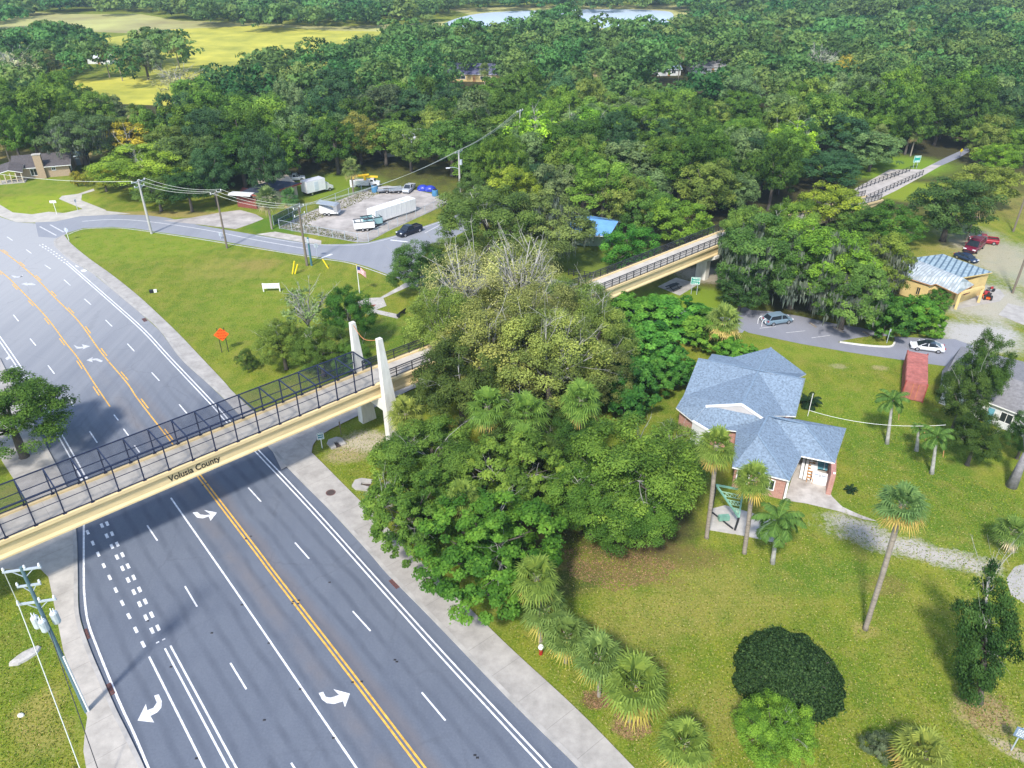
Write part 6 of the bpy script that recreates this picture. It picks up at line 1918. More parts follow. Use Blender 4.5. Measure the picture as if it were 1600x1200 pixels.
# bucket truck
an, L, A, B = pframe((551, 291), (595, 291))
t = thing('bucket_truck', 'white utility bucket truck with folded yellow boom', 'truck', (A + B) / 2, an)
k = L / 8.2
t.scale = (k, k, k)
m_ = MB(); m_.box((-1.4, -.95, 1.25), (4.6, .55, 1.3)); m_.box((-1.4, .95, 1.25), (4.6, .55, 1.3)); m_.box((-1.4, 0, 1.0), (4.6, 1.5, .5)); m_.build('utility_body', PAINT['white'], t)
m_ = MB(); m_.loft([ring(1.2, [(-1.05, .6), (-1, 2.3), (1, 2.3), (1.05, .6)]), ring(2.3, [(-1.05, .6), (-.95, 2.25), (.95, 2.25), (1.05, .6)]), ring(2.7, [(-1.05, .6), (-1, 1.6), (1, 1.6), (1.05, .6)]), ring(3.9, [(-.95, .6), (-.9, 1.35), (.9, 1.35), (.95, .6)])]); m_.build('cab', PAINT['white'], t)
m_ = MB(); m_.beam((2.34, 0, 2.2), (2.7, 0, 1.66), 1.7, .05); m_.box((1.75, -1.03, 1.9), (.8, .04, .5)); m_.build('windscreen', 'glass', t)
m_ = MB(); m_.tube([(-.3, 0, 1.3), (-.3, 0, 3.0)], .4, 10); m_.build('turret', 'boom_yellow', t)
m_ = MB(); m_.beam((-3.6, .3, 2.9), (3.4, .3, 2.7), .4, .45); m_.beam((-3.4, -.2, 3.1), (1.0, -.2, 3.5), .34, .4); m_.build('boom', 'boom_yellow', t)
m_ = MB(); m_.box((-3.9, .3, 2.7), (.9, .9, 1.1)); m_.build('bucket', 'boom_yellow', t)
m_ = MB(); m_.box((0, 0, .7), (7.6, .9, .25)); m_.build('chassis', 'rubber', t)
wheels(t, (-2.1, 2.8), 1.15, .5)
# long white trailer
an, L, A, B = pframe((588, 352), (651, 331))
t = thing('long_trailer', 'long white box trailer lying along the yard fence', 'trailer', (A + B) / 2 + Vector((-math.sin(an), math.cos(an), 0)) * 1.3, an)
m_ = MB(); m_.box((0, 0, 1.7), (L, 2.5, 2.5)); m_.build('box', 'white_paint', t)
m_ = MB()
for i in range(9): m_.box((-L * .48 + i * L * .12, -1.27, 1.7), (.08, .04, 2.4)); m_.box((-L * .48 + i * L * .12, 0, 2.96), (.08, 2.4, .04))
m_.build('box_rib', mat('rib_white', (.66, .67, .68), .5, .05, 2), t)
m_ = MB(); m_.box((L * .25, -.3, 2.99), (1.2, .5, .08)); m_.build('roof_vent', 'grey_metal', t)
wheels(t, (-L * .38, -L * .31), 1.2, .45)
m_ = MB(); m_.box((L * .4, -.8, .25), (.2, .2, .5)); m_.box((L * .4, .8, .25), (.2, .2, .5)); m_.build('landing_leg', 'grey_metal', t)
# small enclosed trailers
M['trailer_teal'] = mat('trailer_teal', (.25, .42, .44), .5, .15, 2)
def dump_trailer(p0, p1, label, colr, ribs=True):
    an, L, A, B = pframe(p0, p1)
    t = thing('dump_trailer', label, 'trailer', (A + B) / 2 + Vector((-math.sin(an), math.cos(an), 0)) * 1.0, an, 'open dump trailers in the service yard')
    w_ = 2.2
    m_ = MB()
    for sy in (-1, 1): m_.box((0, sy * w_ / 2, 1.3), (L, .1, 1.3))
    for sx in (-1, 1): m_.box((sx * L / 2, 0, 1.3), (.1, w_, 1.3))
    m_.box((0, 0, .72), (L, w_, .12)); m_.build('tub', colr, t)
    m_ = MB()
    for sy in (-1, 1): m_.box((0, sy * w_ / 2, 1.99), (L + .1, .18, .1))
    for k in range(4): m_.box((-L / 2 + .1 + k * (L - .2) / 3, 0, 1.99), (.1, w_, .08))
    m_.build('tarp_frame', 'black_metal', t)
    m_ = MB(); m_.box((0, 0, .55), (L, 1.2, .2)); m_.beam((L / 2, 0, .55), (L / 2 + 1.2, 0, .5), .15); m_.build('drawbar', 'black_metal', t)
    wheels(t, (-.45, .45), w_ / 2 + .1, .36, .2)
dump_trailer((555, 363), (586, 360), 'white dump trailer with pale lettering nearest the front fence', 'white_paint')
dump_trailer((570, 358), (598, 353), 'teal and white dump trailer behind the nearest white one', 'trailer_teal')
an, L, A, B = pframe((503, 335), (531, 336))
t = thing('tilt_trailer', 'white covered trailer with grey tilted lid at the left of the yard', 'trailer', (A + B) / 2, an)
m_ = MB(); m_.loft([ring(-L / 2, [(-1.1, .6), (-1.1, 2.2), (1.1, 2.2), (1.1, .6)]), ring(L * .12, [(-1.1, .6), (-1.1, 1.0), (1.1, 1.0), (1.1, .6)]), ring(L / 2, [(-1.1, .6), (-1.1, .95), (1.1, .95), (1.1, .6)])]); m_.build('tub', 'white_paint', t)
m_ = MB(); m_.box((L * .38, 0, 1.5), (L * .2, 2.2, 1.8)); m_.build('front_panel', 'steel', t)
m_ = MB(); m_.box((-L * .1, 0, 2.5), (L * 1.1, 2.4, .14), 0, (0, R(6))); m_.build('lid', mat('lid_grey', (.3, .34, .38), .6, .15, 2), t)
wheels(t, (-.9, 0), 1.15, .38, .2)
# yard clutter
def barrel(px, py, label, m='blue_barrel', r=.45, h=1.1):
    p = P(px, py); t = thing('barrel', label, 'barrel', (p.x, p.y, 0))
    b = MB(); b.tube([(0, 0, 0), (0, 0, .1), (0, 0, h * .5), (0, 0, h * .9), (0, 0, h)], [r * .9, r, r * 1.04, r, r * .88], 14); b.build('drum', m, t)
    b = MB(); b.tube([(0, 0, h), (0, 0, h + .05)], r * .75, 14); b.build('lid', 'rubber', t)
barrel(586, 300, 'blue plastic barrel at the back corner of the yard', r=.75, h=1.6)
barrel(680, 306, 'pale blue barrel at the foot of the yard tree', r=.7, h=1.4)
barrel(552, 292, 'white tank standing at the rear of the bucket truck', 'white_paint', .7, 1.7)
for px, py, lb in ((661, 297, 'left blue tarped pile at the back of the yard'), (672, 298, 'right blue tarped pile at the back of the yard')):
    p = P(px, py)
    t = thing('tarp_pile', lb, 'tarp', (p.x, p.y, 0), 0, 'blue tarped piles in the yard')
    e = MB(); e.loft([[(math.cos(a) * r_ * (1.4 + .15 * math.sin(a * 3)), math.sin(a) * r_, z) for a in [i * .449 for i in range(14)]] for r_, z in ((1, 0), (.95, .5), (.7, .95), (.3, 1.2))]); e.build('cover', 'blue_tarp', t)
    e = MB(); e.tube([(-.9, -.7, .3), (0, -.85, .8), (.9, -.7, .3)], .04, 5); e.build('rope', 'white_paint', t)
for i, (px, py) in enumerate(((604, 301), (614, 300), (622, 301))):
    p = P(px, py)
    t = thing('flat_trailer', ['left silver flat trailer at the back fence', 'middle silver flat trailer at the back fence', 'right silver flat trailer beside the small pickup'][i], 'trailer', (p.x, p.y, 0), R(15), 'flat trailers at the back of the yard')
    b = MB(); b.box((0, 0, .7), (4.2, 1.7, .12)); b.build('bed', 'steel', t)
    b = MB(); b.box((0, -.85, 1.0), (4.2, .06, .1)); b.box((0, .85, 1.0), (4.2, .06, .1)); b.build('side_rail', 'grey_metal', t)
    wheels(t, (0,), .95, .34, .2)
# tractor mower and motorbike on the yellow house apron
p = P(1541, 466)
t = thing('ride_on_mower', 'red and orange ride-on mower in front of the yellow carport', 'mower', (p.x, p.y, .02), R(70))
b = MB(); b.loft([ring(-.2, [(-.42, .45), (-.42, .8), (.42, .8), (.42, .45)]), ring(.8, [(-.4, .45), (-.36, .95), (.36, .95), (.4, .45)]), ring(1.25, [(-.34, .45), (-.3, .8), (.3, .8), (.34, .45)])]); b.build('bonnet', 'lamp_red', t)
b = MB(); b.box((-.3, 0, .35), (1.4, 1.3, .22)); b.build('cutting_deck', 'orange', t)
b = MB(); b.box((-.7, 0, .8), (.55, .6, .16)); b.box((-.95, 0, 1.1), (.14, .6, .5)); b.build('seat', 'rubber', t)
b = MB(); b.tube([(.0, 0, .8), (-.2, 0, 1.2)], .04, 6); b.tube([(-.22, -.2, 1.2), (-.22, .2, 1.2)], .04, 6); b.build('steering_wheel', 'rubber', t)
wheels(t, (-.75,), .62, .42, .3); wheels(t, (.9,), .5, .28, .2)
p = P(1546, 457)
t = thing('motorbike', 'dark motorbike standing behind the ride-on mower', 'motorbike', (p.x, p.y, .02), R(15))
for x in (-.7, .7):
    b = MB(); b.tube([(x, -.06, .32), (x, .06, .32)], .32, 14); b.build('wheel', 'rubber', t)
b = MB(); b.tube([(-.7, 0, .35), (-.2, 0, .6), (.3, 0, .75), (.7, 0, .35)], .07, 6); b.build('frame', 'black_metal', t)
b = MB(); b.loft([ring(-.1, [(-.14, .7), (-.12, .95), (.12, .95), (.14, .7)]), ring(.35, [(-.16, .7), (-.12, 1.0), (.12, 1.0), (.16, .7)])]); b.build('tank', 'lamp_red', t)
b = MB(); b.box((-.4, 0, .84), (.6, .24, .1)); b.build('seat', 'rubber', t)
b = MB(); b.tube([(.5, -.35, 1.05), (.5, .35, 1.05)], .03, 6); b.tube([(.5, 0, 1.05), (.7, 0, .35)], .04, 6); b.build('handlebar', 'chrome', t)
p = P(1512, 447, 1.6)
t = thing('kayak', 'lime green kayak hung under the yellow carport roof', 'kayak', (p.x, p.y, 1.9), R(35))
b = MB(); b.loft([ring(x, [(-w_, .1), (-w_ * .6, -.12), (w_ * .6, -.12), (w_, .1), (w_ * .7, .2), (-w_ * .7, .2)]) for x, w_ in ((-1.6, .03), (-1.0, .28), (0, .36), (1.0, .28), (1.6, .03))]); b.build('hull', mat('kayak_lime', (.4, .6, .03), .4, .1, 3), t)
b = MB(); b.loft([ring(x, [(-w_, .2), (w_, .2), (w_, .24), (-w_, .24)]) for x, w_ in ((-.4, .12), (0, .22), (.4, .12))]); b.build('cockpit', 'rubber', t)
# parked bicycle frame/rack behind the blue car
p = P(1187, 508)
t = thing('bike_rack', 'small pale bike carrier standing behind the blue-grey hatchback', 'rack', (p.x, p.y, .02), R(20))
for y in (-.5, .5):
    b = MB(); b.tube(cr([(0, y, 0), (0, y, .9), (.5, y, 1.2), (.6, y, .4)], 4), .05, 6); b.build('hoop', 'white_paint', t)
b = MB(); b.tube([(0, -.5, .9), (0, .5, .9)], .04, 6); b.build('crossbar', 'black_metal', t)

# ================================================================ POLES AND WIRES
TOPS = {}
def crossarm(t, z, w_, rz, m='wood_pole', ins=3, m2='white_paint'):
    a = MB()
    d = Vector((math.cos(rz), math.sin(rz), 0))
    a.beam(-d * w_ / 2 + up * z, d * w_ / 2 + up * z, .12, .14)
    a.beam(-d * w_ * .3 + up * z, up * (z - .7), .05); a.beam(d * w_ * .3 + up * z, up * (z - .7), .05)
    o = a.build('crossarm', m, t)
    for k in range(ins):
        f = -.46 + .92 * k / (ins - 1)
        if abs(f) < .05: f = .08
        p = d * w_ * f + up * (z + .07)
        b = MB(); b.tube([p, p + up * .12, p + up * .3], [.05, .09, .05], 8); b.build('insulator', m2, o)
    return [d * w_ * (-.46 + .92 * k / (ins - 1)) + up * (z + .36) for k in range(ins)]
def pole(key, base, ytop, label, m='wood_pole', arms=(), r=.17, rz=R(60), xtop=None, H=None):
    g = P(*base); h = H or height_at(base[0], base[1], ytop)
    t = thing('utility_pole', label, 'utility pole', (g.x, g.y, 0))
    b = MB()
    b.tube([(0, 0, -.3), (0, 0, h * .5), (0, 0, h)], [r * 1.15, r, r * .75], 10)
    b.build('pole', m, t)
    ends = []
    for dz, w_, n in arms: ends.append([g + e for e in crossarm(t, h - dz, w_, rz, ins=n, m='grey_metal' if m != 'wood_pole' else 'grey_pole')])
    TOPS[key] = (g, h, ends)
    return t, g, h
pole('a', (237, 365), 281, 'pale concrete utility pole on the verge of the side road, left of three', 'grey_pole', ((.3, 3.0, 3), (1.3, 2.2, 2)), .22)
pole('b', (355, 388), 299, 'dark thin utility pole with single crossarm, middle of three', 'wood_pole', ((.25, 2.6, 3),))
pole('c', (480, 415), 324, 'wooden utility pole with two white crossarms beside the teal post', 'wood_pole', ((.1, 2.6, 3), (1.4, 2.6, 2)), .2)
g = P(487, 415); t = thing('steel_post', 'teal steel post close beside the wooden utility pole', 'post', (g.x, g.y, 0))
h = height_at(487, 415, 371); b = MB(); b.tube([(0, 0, -.2), (0, 0, h)], [.2, .17], 8); b.build('shaft', 'teal_pole', t)
b = MB(); b.box((0, -.25, h - .6), (.4, .3, .7)); b.build('junction_box', 'grey_metal', t)
t, g, h = pole('d', (719, 303), 236, 'white street light utility pole at the right end of the yard', 'grey_pole', ((.2, 3.0, 3),), .22)
b = MB(); b.tube(cr([(0, 0, h - 4), (-1.2, -.4, h - 3.5), (-2.2, -.7, h - 3.5)], 4), .06, 6); o = b.build('lamp_arm', 'grey_metal', t)
b = MB(); b.box((-2.5, -.8, h - 3.55), (.9, .35, .18), R(18)); b.build('lamp_head', 'lamp_white', o)
b = MB(); b.tube([(.45, -.1, h - 3), (.45, -.1, h - 1.9)], .3, 10); b.build('transformer', 'grey_metal', t)
pole('e', (812, 262), 205, 'utility pole top with crossarm emerging from the trees in the forest', 'grey_pole', ((.2, 3.0, 3),), H=14)
pole('f', (1160, 108), 80, 'far white utility pole right of the far white house', 'grey_pole', ((.2, 3.0, 3),), .25, R(0))
pole('g', (1130, 110), 91, 'shorter far utility pole beside the far white house', 'grey_pole', ((.2, 2.8, 3),), .22, R(0))
pole('h', (1582, 458), 340, 'leaning-looking wooden pole beside the yellow house and sandy drive', 'wood_pole', ((.3, 2.4, 2),))
pole('i', (1583, 362), 250, 'wooden pole on the grassy strip beyond the yellow house', 'wood_pole', ((.3, 2.4, 2),))
# the tall transformer pole at the lower left
bs = (136, 1112)
g = P(*bs); h = height_at(136, 1112, 886)
t = thing('transformer_pole', 'tall teal-grey transformer pole by the left sidewalk seen from above', 'utility pole', (g.x, g.y, 0))
b = MB(); b.tube([(0, 0, -.3), (0, 0, h * .55), (0, 0, h)], [.17, .145, .11], 10); b.build('pole', mat('pole_teal_grey', (.1, .17, .2), .8, .2, 1), t)
b = MB(); b.tube([(.2, -.05, .1), (.17, -.05, h * .42)], [.075, .075], 8); b.build('conduit', 'white_paint', t)
e1 = crossarm(t, h - .25, 2.4, R(12), 'grey_metal', 3)
e2 = crossarm(t, h - 1.7, 1.5, R(12), 'grey_metal', 2)
e3 = crossarm(t, h - 3.3, 2.5, R(12), 'grey_metal', 3)
for a, rr in ((R(200), .42), (R(290), .42), (R(20), .5)):
    c = Vector((math.cos(a) * rr * 1.3, math.sin(a) * rr * 1.3, h - 5.6))
    b = MB(); b.tube([c, c + up * .1, c + up * .95, c + up * 1.05], [.24, .27, .27, .2], 12); o = b.build('transformer', mat('tank_grey', (.5, .55, .58), .4, .1, 3), t)
    for k in (-.1, .1):
        b = MB(); b.tube([c + Vector((k, 0, 1.05)), c + Vector((k, 0, 1.4))], [.05, .03], 6); b.build('bushing', 'white_paint', o)
TP = (g, h)
def wire(a, b, sag, label, r=.022, m='wire'):
    a, b = Vector(a), Vector(b)
    q = MB()
    q.tube([a.lerp(b, i / 14) - up * sag * 4 * (i / 14) * (1 - i / 14) for i in range(15)], r, 4, False)
    o = q.build('power_line', m)
    return tag(o, label, 'power line', 'overhead power lines')
def run(k1, k2, lb, sag=.9, lvl=0, which=(0, 1, 2)):
    for i, n in zip(which, ('left', 'middle', 'right')):
        E1, E2 = TOPS[k1][2], TOPS[k2][2]
        p1 = E1[min(lvl, len(E1) - 1)]; p2 = E2[min(lvl, len(E2) - 1)]
        wire(p1[min(i, len(p1) - 1)], p2[min(i, len(p2) - 1)], sag, f'{n} power line {lb}', .024, 'pale_wire' if lvl == 0 else 'wire')
run('a', 'b', 'between the first and middle roadside poles')
run('b', 'c', 'between the middle and the two-armed roadside poles')
run('c', 'd', 'from the two-armed pole across the yard to the street light pole', 1.4)
run('d', 'e', 'from the street light pole into the forest')
wire(TOPS['a'][2][0][0], P(-60, 262, 9), 1.0, 'power line leaving the first roadside pole to the left', .035, 'pale_wire')
wire(TOPS['f'][2][0][1], TOPS['g'][2][0][1], .6, 'power line between the two far poles', .05)
wire(TOPS['h'][2][0][0], TOPS['i'][2][0][0], .8, 'power line between the two wooden poles at the right edge', .03)
gT = TP[0]
wire(gT + e3[0], P(130, 1215, 6.5) , .3, 'pale guy cable running down from the transformer pole to the lower left', .03, 'pale_wire')
wire(gT + e1[0], gT + e3[0], .05, 'pale jumper wire between upper and lower arms of the transformer pole', .03, 'pale_wire')
wire(gT + up * (h - 5.5), P(163, 1230, .4), .0, 'dark guy wire down the sidewalk from the transformer pole', .03, 'wire')
wire(P(1264, 641, 3.2), P(1478, 664, 4.2), .9, 'white service wire from the brick house to the dark trees', .022, 'white_paint')
b = MB(); g = P(1262, 650); b.tube([(0, 0, 0), (0, 0, 3.3)], .04, 6); o = b.build('service_mast', 'white_paint', None, loc=(g.x, g.y, 0)); tag(o, 'thin white service mast beside the cycad at the house wall', 'mast')

# ================================================================ SIGNS AND STREET FURNITURE
def face_cam(g): return math.atan2(-g.x, g.y)      # turns local -y towards the viewer's side
def signboard(base, ytop, label, w_, h_, m, rz=0, posts=(0,), postm='grey_metal', border=None, lines=0, lm='white_paint', name='road_sign', cat='sign', zt=None, shape='rect', post_r=.05):
    g = P(*base); H = zt or height_at(base[0], base[1], ytop)
    t = thing(name, label, cat, (g.x, g.y, 0), rz)
    for x in posts:
        b = MB(); b.tube([(x, 0, -.1), (x, 0, H)], post_r, 6); b.build('post', postm, t)
    b = MB()
    zc = H - h_ / 2
    if shape == 'rect': b.box((0, -.06, zc), (w_, .04, h_))
    elif shape == 'diamond': b.loft([[(0, y, zc - h_ / 2), (w_ / 2, y, zc), (0, y, zc + h_ / 2), (-w_ / 2, y, zc)] for y in (-.08, -.04)])
    elif shape == 'oct': b.loft([[(math.sin(R(22.5 + 45 * k)) * w_ / 2, y, zc + math.cos(R(22.5 + 45 * k)) * w_ / 2) for k in range(8)] for y in (-.08, -.04)])
    o = b.build('panel', m, t)
    if border:
        b = MB()
        if shape == 'rect':
            for sx in (-1, 1): b.box((sx * (w_ / 2 - .05), -.085, zc), (.06, .012, h_ - .04))
            for sz_ in (-1, 1): b.box((0, -.085, zc + sz_ * (h_ / 2 - .05)), (w_ - .16, .012, .06))
        b.build('border', border, o)
    if lines:
        b = MB()
        for k in range(lines):
            z = zc + h_ * .3 - k * h_ * .6 / max(1, lines - 1) if lines > 1 else zc
            f = .62 if shape != 'diamond' else (.62 - .5 * abs(z - zc) / (h_ / 2))
            x = -w_ * f / 2
            while x < w_ * f / 2:
                l_ = rnd.uniform(.06, .16) * w_
                b.box((x + l_ / 2, -.09, z), (l_, .012, h_ * .3 / lines)); x += l_ + .04 * w_
        b.build('lettering', lm, o)
    return t
signboard((352, 550), 514, 'orange diamond roadworks sign on two dark posts in the grass', 2.1, 2.1, 'orange', R(12), (-.45, .45), 'black_metal', None, 4, mat('sign_ink', (.5, .05, .005), .6, .1, 3), shape='diamond', zt=3.9)
signboard((425, 455.5), 447, 'low white notice board on two white posts in the grass', 2.6, .9, 'white_paint', R(3), (-1.35, 1.35), 'white_paint', None, 2, 'grey_metal', name='notice_board', post_r=.1, zt=1.5)
signboard((1084, 460), 434, 'green guide sign with pale lettering on two posts by the trail bridge pier', 1.5, 1.3, 'sign_green', R(-8), (-.45, .45), 'grey_metal', 'white_paint', 3, zt=3.1)
signboard((503.5, 700), 671, 'small teal trail sign beside the concrete path under the footbridge', .8, .95, 'sign_teal', R(20), (0,), 'white_paint', 'white_paint', 3, zt=2.2)
signboard((1429, 263), 250, 'small green and white trail map sign near the far end of the trail', 1.9, 1.7, 'sign_green', R(10), (-.5, .5), 'grey_metal', 'white_paint', 2, zt=3.2)
signboard((1499, 246), 236, 'yellow warning sign beside the dark end of the trail', 1.1, 1.1, 'yellow_plastic', R(20), (0,), 'wood_pole', None, 0, shape='diamond', zt=2.4)
signboard((496, 402), 385, 'stop sign seen from behind at the side road mouth', .9, .9, 'grey_metal', R(185), (0,), 'grey_metal', None, 0, shape='oct', zt=2.7)
signboard((108, 376), 360, 'stop sign on pale post at the tip of the grass triangle', .9, .9, 'grey_metal', R(170), (0,), 'white_paint', None, 0, shape='oct', zt=2.6)
signboard((89, 335), 310, 'white street sign on tall post in the sunny grass corner', 1.3, .5, 'white_paint', R(5), (0,), 'white_paint', None, 0, zt=3.0)
signboard((122, 330), 316, 'thin sign post at the edge of the ranch house driveway', .4, .6, 'grey_metal', R(60), (0,), 'grey_metal', None, 0, zt=2.6)
signboard((345, 373), 367, 'small grey back of a sign beside the middle roadside pole', .5, .7, 'grey_metal', R(170), (0,), 'grey_metal', None, 0, zt=1.2)
signboard((1580, 1172), 1123, 'grey sign with blue and white bars on a pole at lower right', .75, 1.0, mat('sign_steel', (.16, .22, .32), .5, .15, 3), R(-30), (0,), 'grey_metal', None, 5, 'white_paint', zt=2.6)
signboard((1385, 537), 510, 'thin grey post with narrow plate on the parking island', .3, .45, 'grey_metal', R(20), (0,), 'grey_metal', None, 0, zt=2.4)
signboard((533, 679), 655, 'slim dark marker post beside the concrete path', .16, .8, 'wood_pole', R(10), (0,), 'wood_pole', None, 0, name='marker_post', cat='post', zt=1.9)
signboard((99, 1215), 1187, 'white campaign sign with black scribble at the bottom left edge', .7, .55, 'white_paint', R(28), (-.2, .2), 'grey_metal', None, 2, 'black_metal', name='yard_sign', zt=.9)
signboard((44, 1222), 1191, 'navy and white yard sign at the bottom left corner', .8, .55, mat('sign_navy', (.02, .03, .1), .5, .1, 3), R(35), (-.2, .2), 'grey_metal', None, 1, 'white_paint', name='yard_sign', zt=.9)
signboard((80, 1225), 1193, 'pale yard sign between the scribbled and the navy one', .6, .5, mat('sign_pale', (.62, .58, .6), .5, .1, 3), R(40), (-.2, .2), 'grey_metal', None, 0, name='yard_sign', zt=.8)
g = P(845, 1022); t = thing('line_marker', 'short red post with white cap beside the palm row', 'marker post', (g.x, g.y, 0))
b = MB(); b.tube([(0, 0, -.1), (0, 0, .75)], [.16, .16], 12); b.build('post', 'lamp_red', t)
b = MB(); b.tube([(0, 0, .75), (0, 0, .82), (0, 0, 1.0)], [.22, .24, .2], 12); b.build('cap', 'white_paint', t)
# guy guards
for i, (a, b_, lb) in enumerate((((457, 428), (460, 408), 'left yellow guy guard of the close pair in the grass'), ((461, 428), (465, 413), 'right yellow guy guard of the close pair in the grass'), ((513, 419), (504, 405), 'lone yellow guy guard right of the teal post'))):
    p0 = P(*a); hh = height_at(a[0], a[1], b_[1]); p1 = P(b_[0], b_[1], hh)
    q = MB(); q.tube([Vector((0, 0, 0)), p1 - p0], .13, 8)
    o = q.build('guy_guard', 'yellow_plastic', None, loc=p0); tag(o, lb, 'guy guard', 'yellow guy guards around the utility pole')
# flag
g = P(562, 458); H = height_at(562, 458, 415)
t = thing('flagpole', 'white flagpole with stars and stripes drooping on the plaza lawn', 'flagpole', (g.x, g.y, 0))
b = MB(); b.tube([(0, 0, -.1), (0, 0, H)], [.08, .05], 8); b.build('pole', 'white_paint', t)
b = MB(); b.tube([(0, 0, H), (0, 0, H + .12), (0, 0, H + .2)], [.03, .1, .03], 8); b.build('finial', 'boom_yellow', t)
fl = MB(); nx = 10; fw_, fh = 1.9, 1.15
for k in range(13):
    for i in range(nx):
        def fp(u, v): 
            x = u * fw_ * .72; return (x, .14 * math.sin(u * 7) * u, H - .15 - v * fh - u * u * .95)
        u0, u1, v0, v1 = i / nx, (i + 1) / nx, k / 13, (k + 1) / 13
        fl.m = 2 if (u0 < .4 and k < 7) else (0 if k % 2 == 0 else 1)
        fl.add([fp(u0, v1), fp(u1, v1), fp(u1, v0), fp(u0, v0)], [(0, 1, 2, 3)])
fl.build('flag', ['flag_red', 'white_paint', 'flag_blue'], t)
# bench
an, L, A, B = pframe((621, 497), (632, 489))
t = thing('park_bench', 'dark park bench at the end of the plaza walk', 'bench', (A + B) / 2, an)
b = MB()
for k in range(3): b.box((0, -.15 + k * .17, .46), (2.0, .13, .05))
b.build('seat', 'black_metal', t)
b = MB()
for k in range(3): b.box((0, -.28 - k * .03, .62 + k * .15), (2.0, .04, .12))
b.build('backrest', 'black_metal', t)
for x in (-.8, .8):
    b = MB(); b.box((x, 0, .22), (.08, .5, .44)); b.build('leg', 'black_metal', t)
# culvert ends
for c, rz, lb in (((525, 693), R(35), 'grey concrete culvert end with dark slot beside the teal sign'), ((566, 758), R(80), 'pale concrete culvert end half buried by the grove')):
    g = P(*c)
    t = thing('culvert_end', lb, 'drain', (g.x, g.y, 0), rz, 'concrete culvert ends in the grass')
    b = MB()
    o_ = [(-.9, -.9), (-.35, -.9), (-.2, .1), (.2, .1), (.35, -.9), (.9, -.9), (.95, .4), (.5, 1.0), (-.5, 1.0), (-.95, .4)]
    b.prism(o_, -.1, .22); b.build('apron', 'concrete', t)
    b = MB(); b.prism([(-.33, -.88), (.33, -.88), (.18, .08), (-.18, .08)], -.1, .03); b.build('opening', 'manhole', t)
# rock, manhole, drains
g = P(40, 1026); b = MB()
b.loft([[(math.cos(a) * r_ * 1.7 + .12 * math.sin(a * 4), math.sin(a) * r_ * .75, z) for a in [i * .52 for i in range(12)]] for r_, z in ((.75, 0), (.68, .18), (.4, .3))])
o = b.build('rock_slab', 'rock', None, loc=(g.x, g.y, 0)); o.rotation_euler = (0, 0, R(50)); tag(o, 'flat pale rock slab lying in the left grass', 'rock')
g = P(33, 1118); b = MB(); b.loft([[(math.cos(i * .7) * r_, math.sin(i * .7) * r_ * .7, z) for i in range(9)] for r_, z in ((.28, 0), (.22, .14), (.08, .2))]); tag(b.build('small_stone', 'white_concrete', None, loc=(g.x, g.y, 0)), 'small white stone in the left grass below the rock slab', 'stone')
g = P(517, 771); t = thing('manhole', 'dark round manhole cover set in the sidewalk', 'manhole', (g.x, g.y, .121))
b = MB(); b.tube([(0, 0, -.05), (0, 0, .012)], .42, 20); b.build('cover', 'manhole', t)
b = MB(); b.loft([[(math.cos(a) * r_, math.sin(a) * r_, z) for a in [i * .314 for i in range(20)]] for r_, z in ((.42, -.02), (.52, -.02), (.52, .016), (.43, .016))], False); b.build('rim', 'rust_grate', t)
for c, rz, lb in (((133, 992), R(128), 'upper rusty gutter grate beside the left edge line'), ((171, 1078), R(130), 'lower rusty gutter grate beside the left edge line'), ((226, 500), R(128), 'rusty gutter inlet by the far kerb of the grass triangle'), ((617, 912), R(130), 'gutter inlet under the overhanging bright green tree')):
    g = P(*c)
    t = thing('gutter_grate', lb, 'drain grate', (g.x, g.y, .02), rz, 'rusty gutter grates')
    b = MB(); b.box((0, 0, .01), (1.3, .55, .03)); b.build('plate', 'rust_grate', t)
    for k in range(4):
        b = MB(); b.box((-.45 + k * .3, 0, .03), (.06, .5, .02)); b.build('bar', 'manhole', t)
# raised pavement studs in pairs along the lines
def stud(p, label):
    o = bpy.data.objects.new('road_stud', STUD); C.objects.link(o); o.location = (p.x, p.y, .008)
    tag(o, label, 'road stud', 'raised road studs'); 
sm = MB(); sm.loft([[(-.11, -.09, 0), (.11, -.09, 0), (.11, .09, 0), (-.11, .09, 0)], [(-.07, -.06, .03), (.07, -.06, .03), (.07, .06, .03), (-.07, .06, .03)]])
STUD = sm.mesh('road_stud', mat('stud_black', (.02, .02, .025), .6, .1, 5))
for x, y in ((458, 940), (466, 943), (515, 910), (617, 1031), (620, 1034), (742, 1180), (746, 1184), (413, 1125), (331, 989)): stud(P(x, y), 'small dark road stud between the lane dashes beside the sidewalk')
for x, y in ((231, 970), (267, 1042), (307, 1185), (420, 1005), (469, 1077), (521, 1153), (378, 945)): stud(P(x, y), 'small dark road stud beside a solid white lane line')
for x, y in ((457, 943), (467, 938), (551, 1066), (565, 1065), (323, 755), (317, 758), (384, 842), (392, 838)): stud(P(x, y), 'small dark road stud beside the double yellow line')
# black box lying in the grass
g = P(239, 457); t = thing('meter_box', 'small black and white box lying on the grass triangle', 'box', (g.x, g.y, 0), .4)
b = MB(); b.box((-.2, 0, .25), (.6, .5, .5)); b.build('case', 'black_metal', t)
b = MB(); b.box((.4, 0, .22), (.45, .45, .44)); b.build('lid', 'white_paint', t)
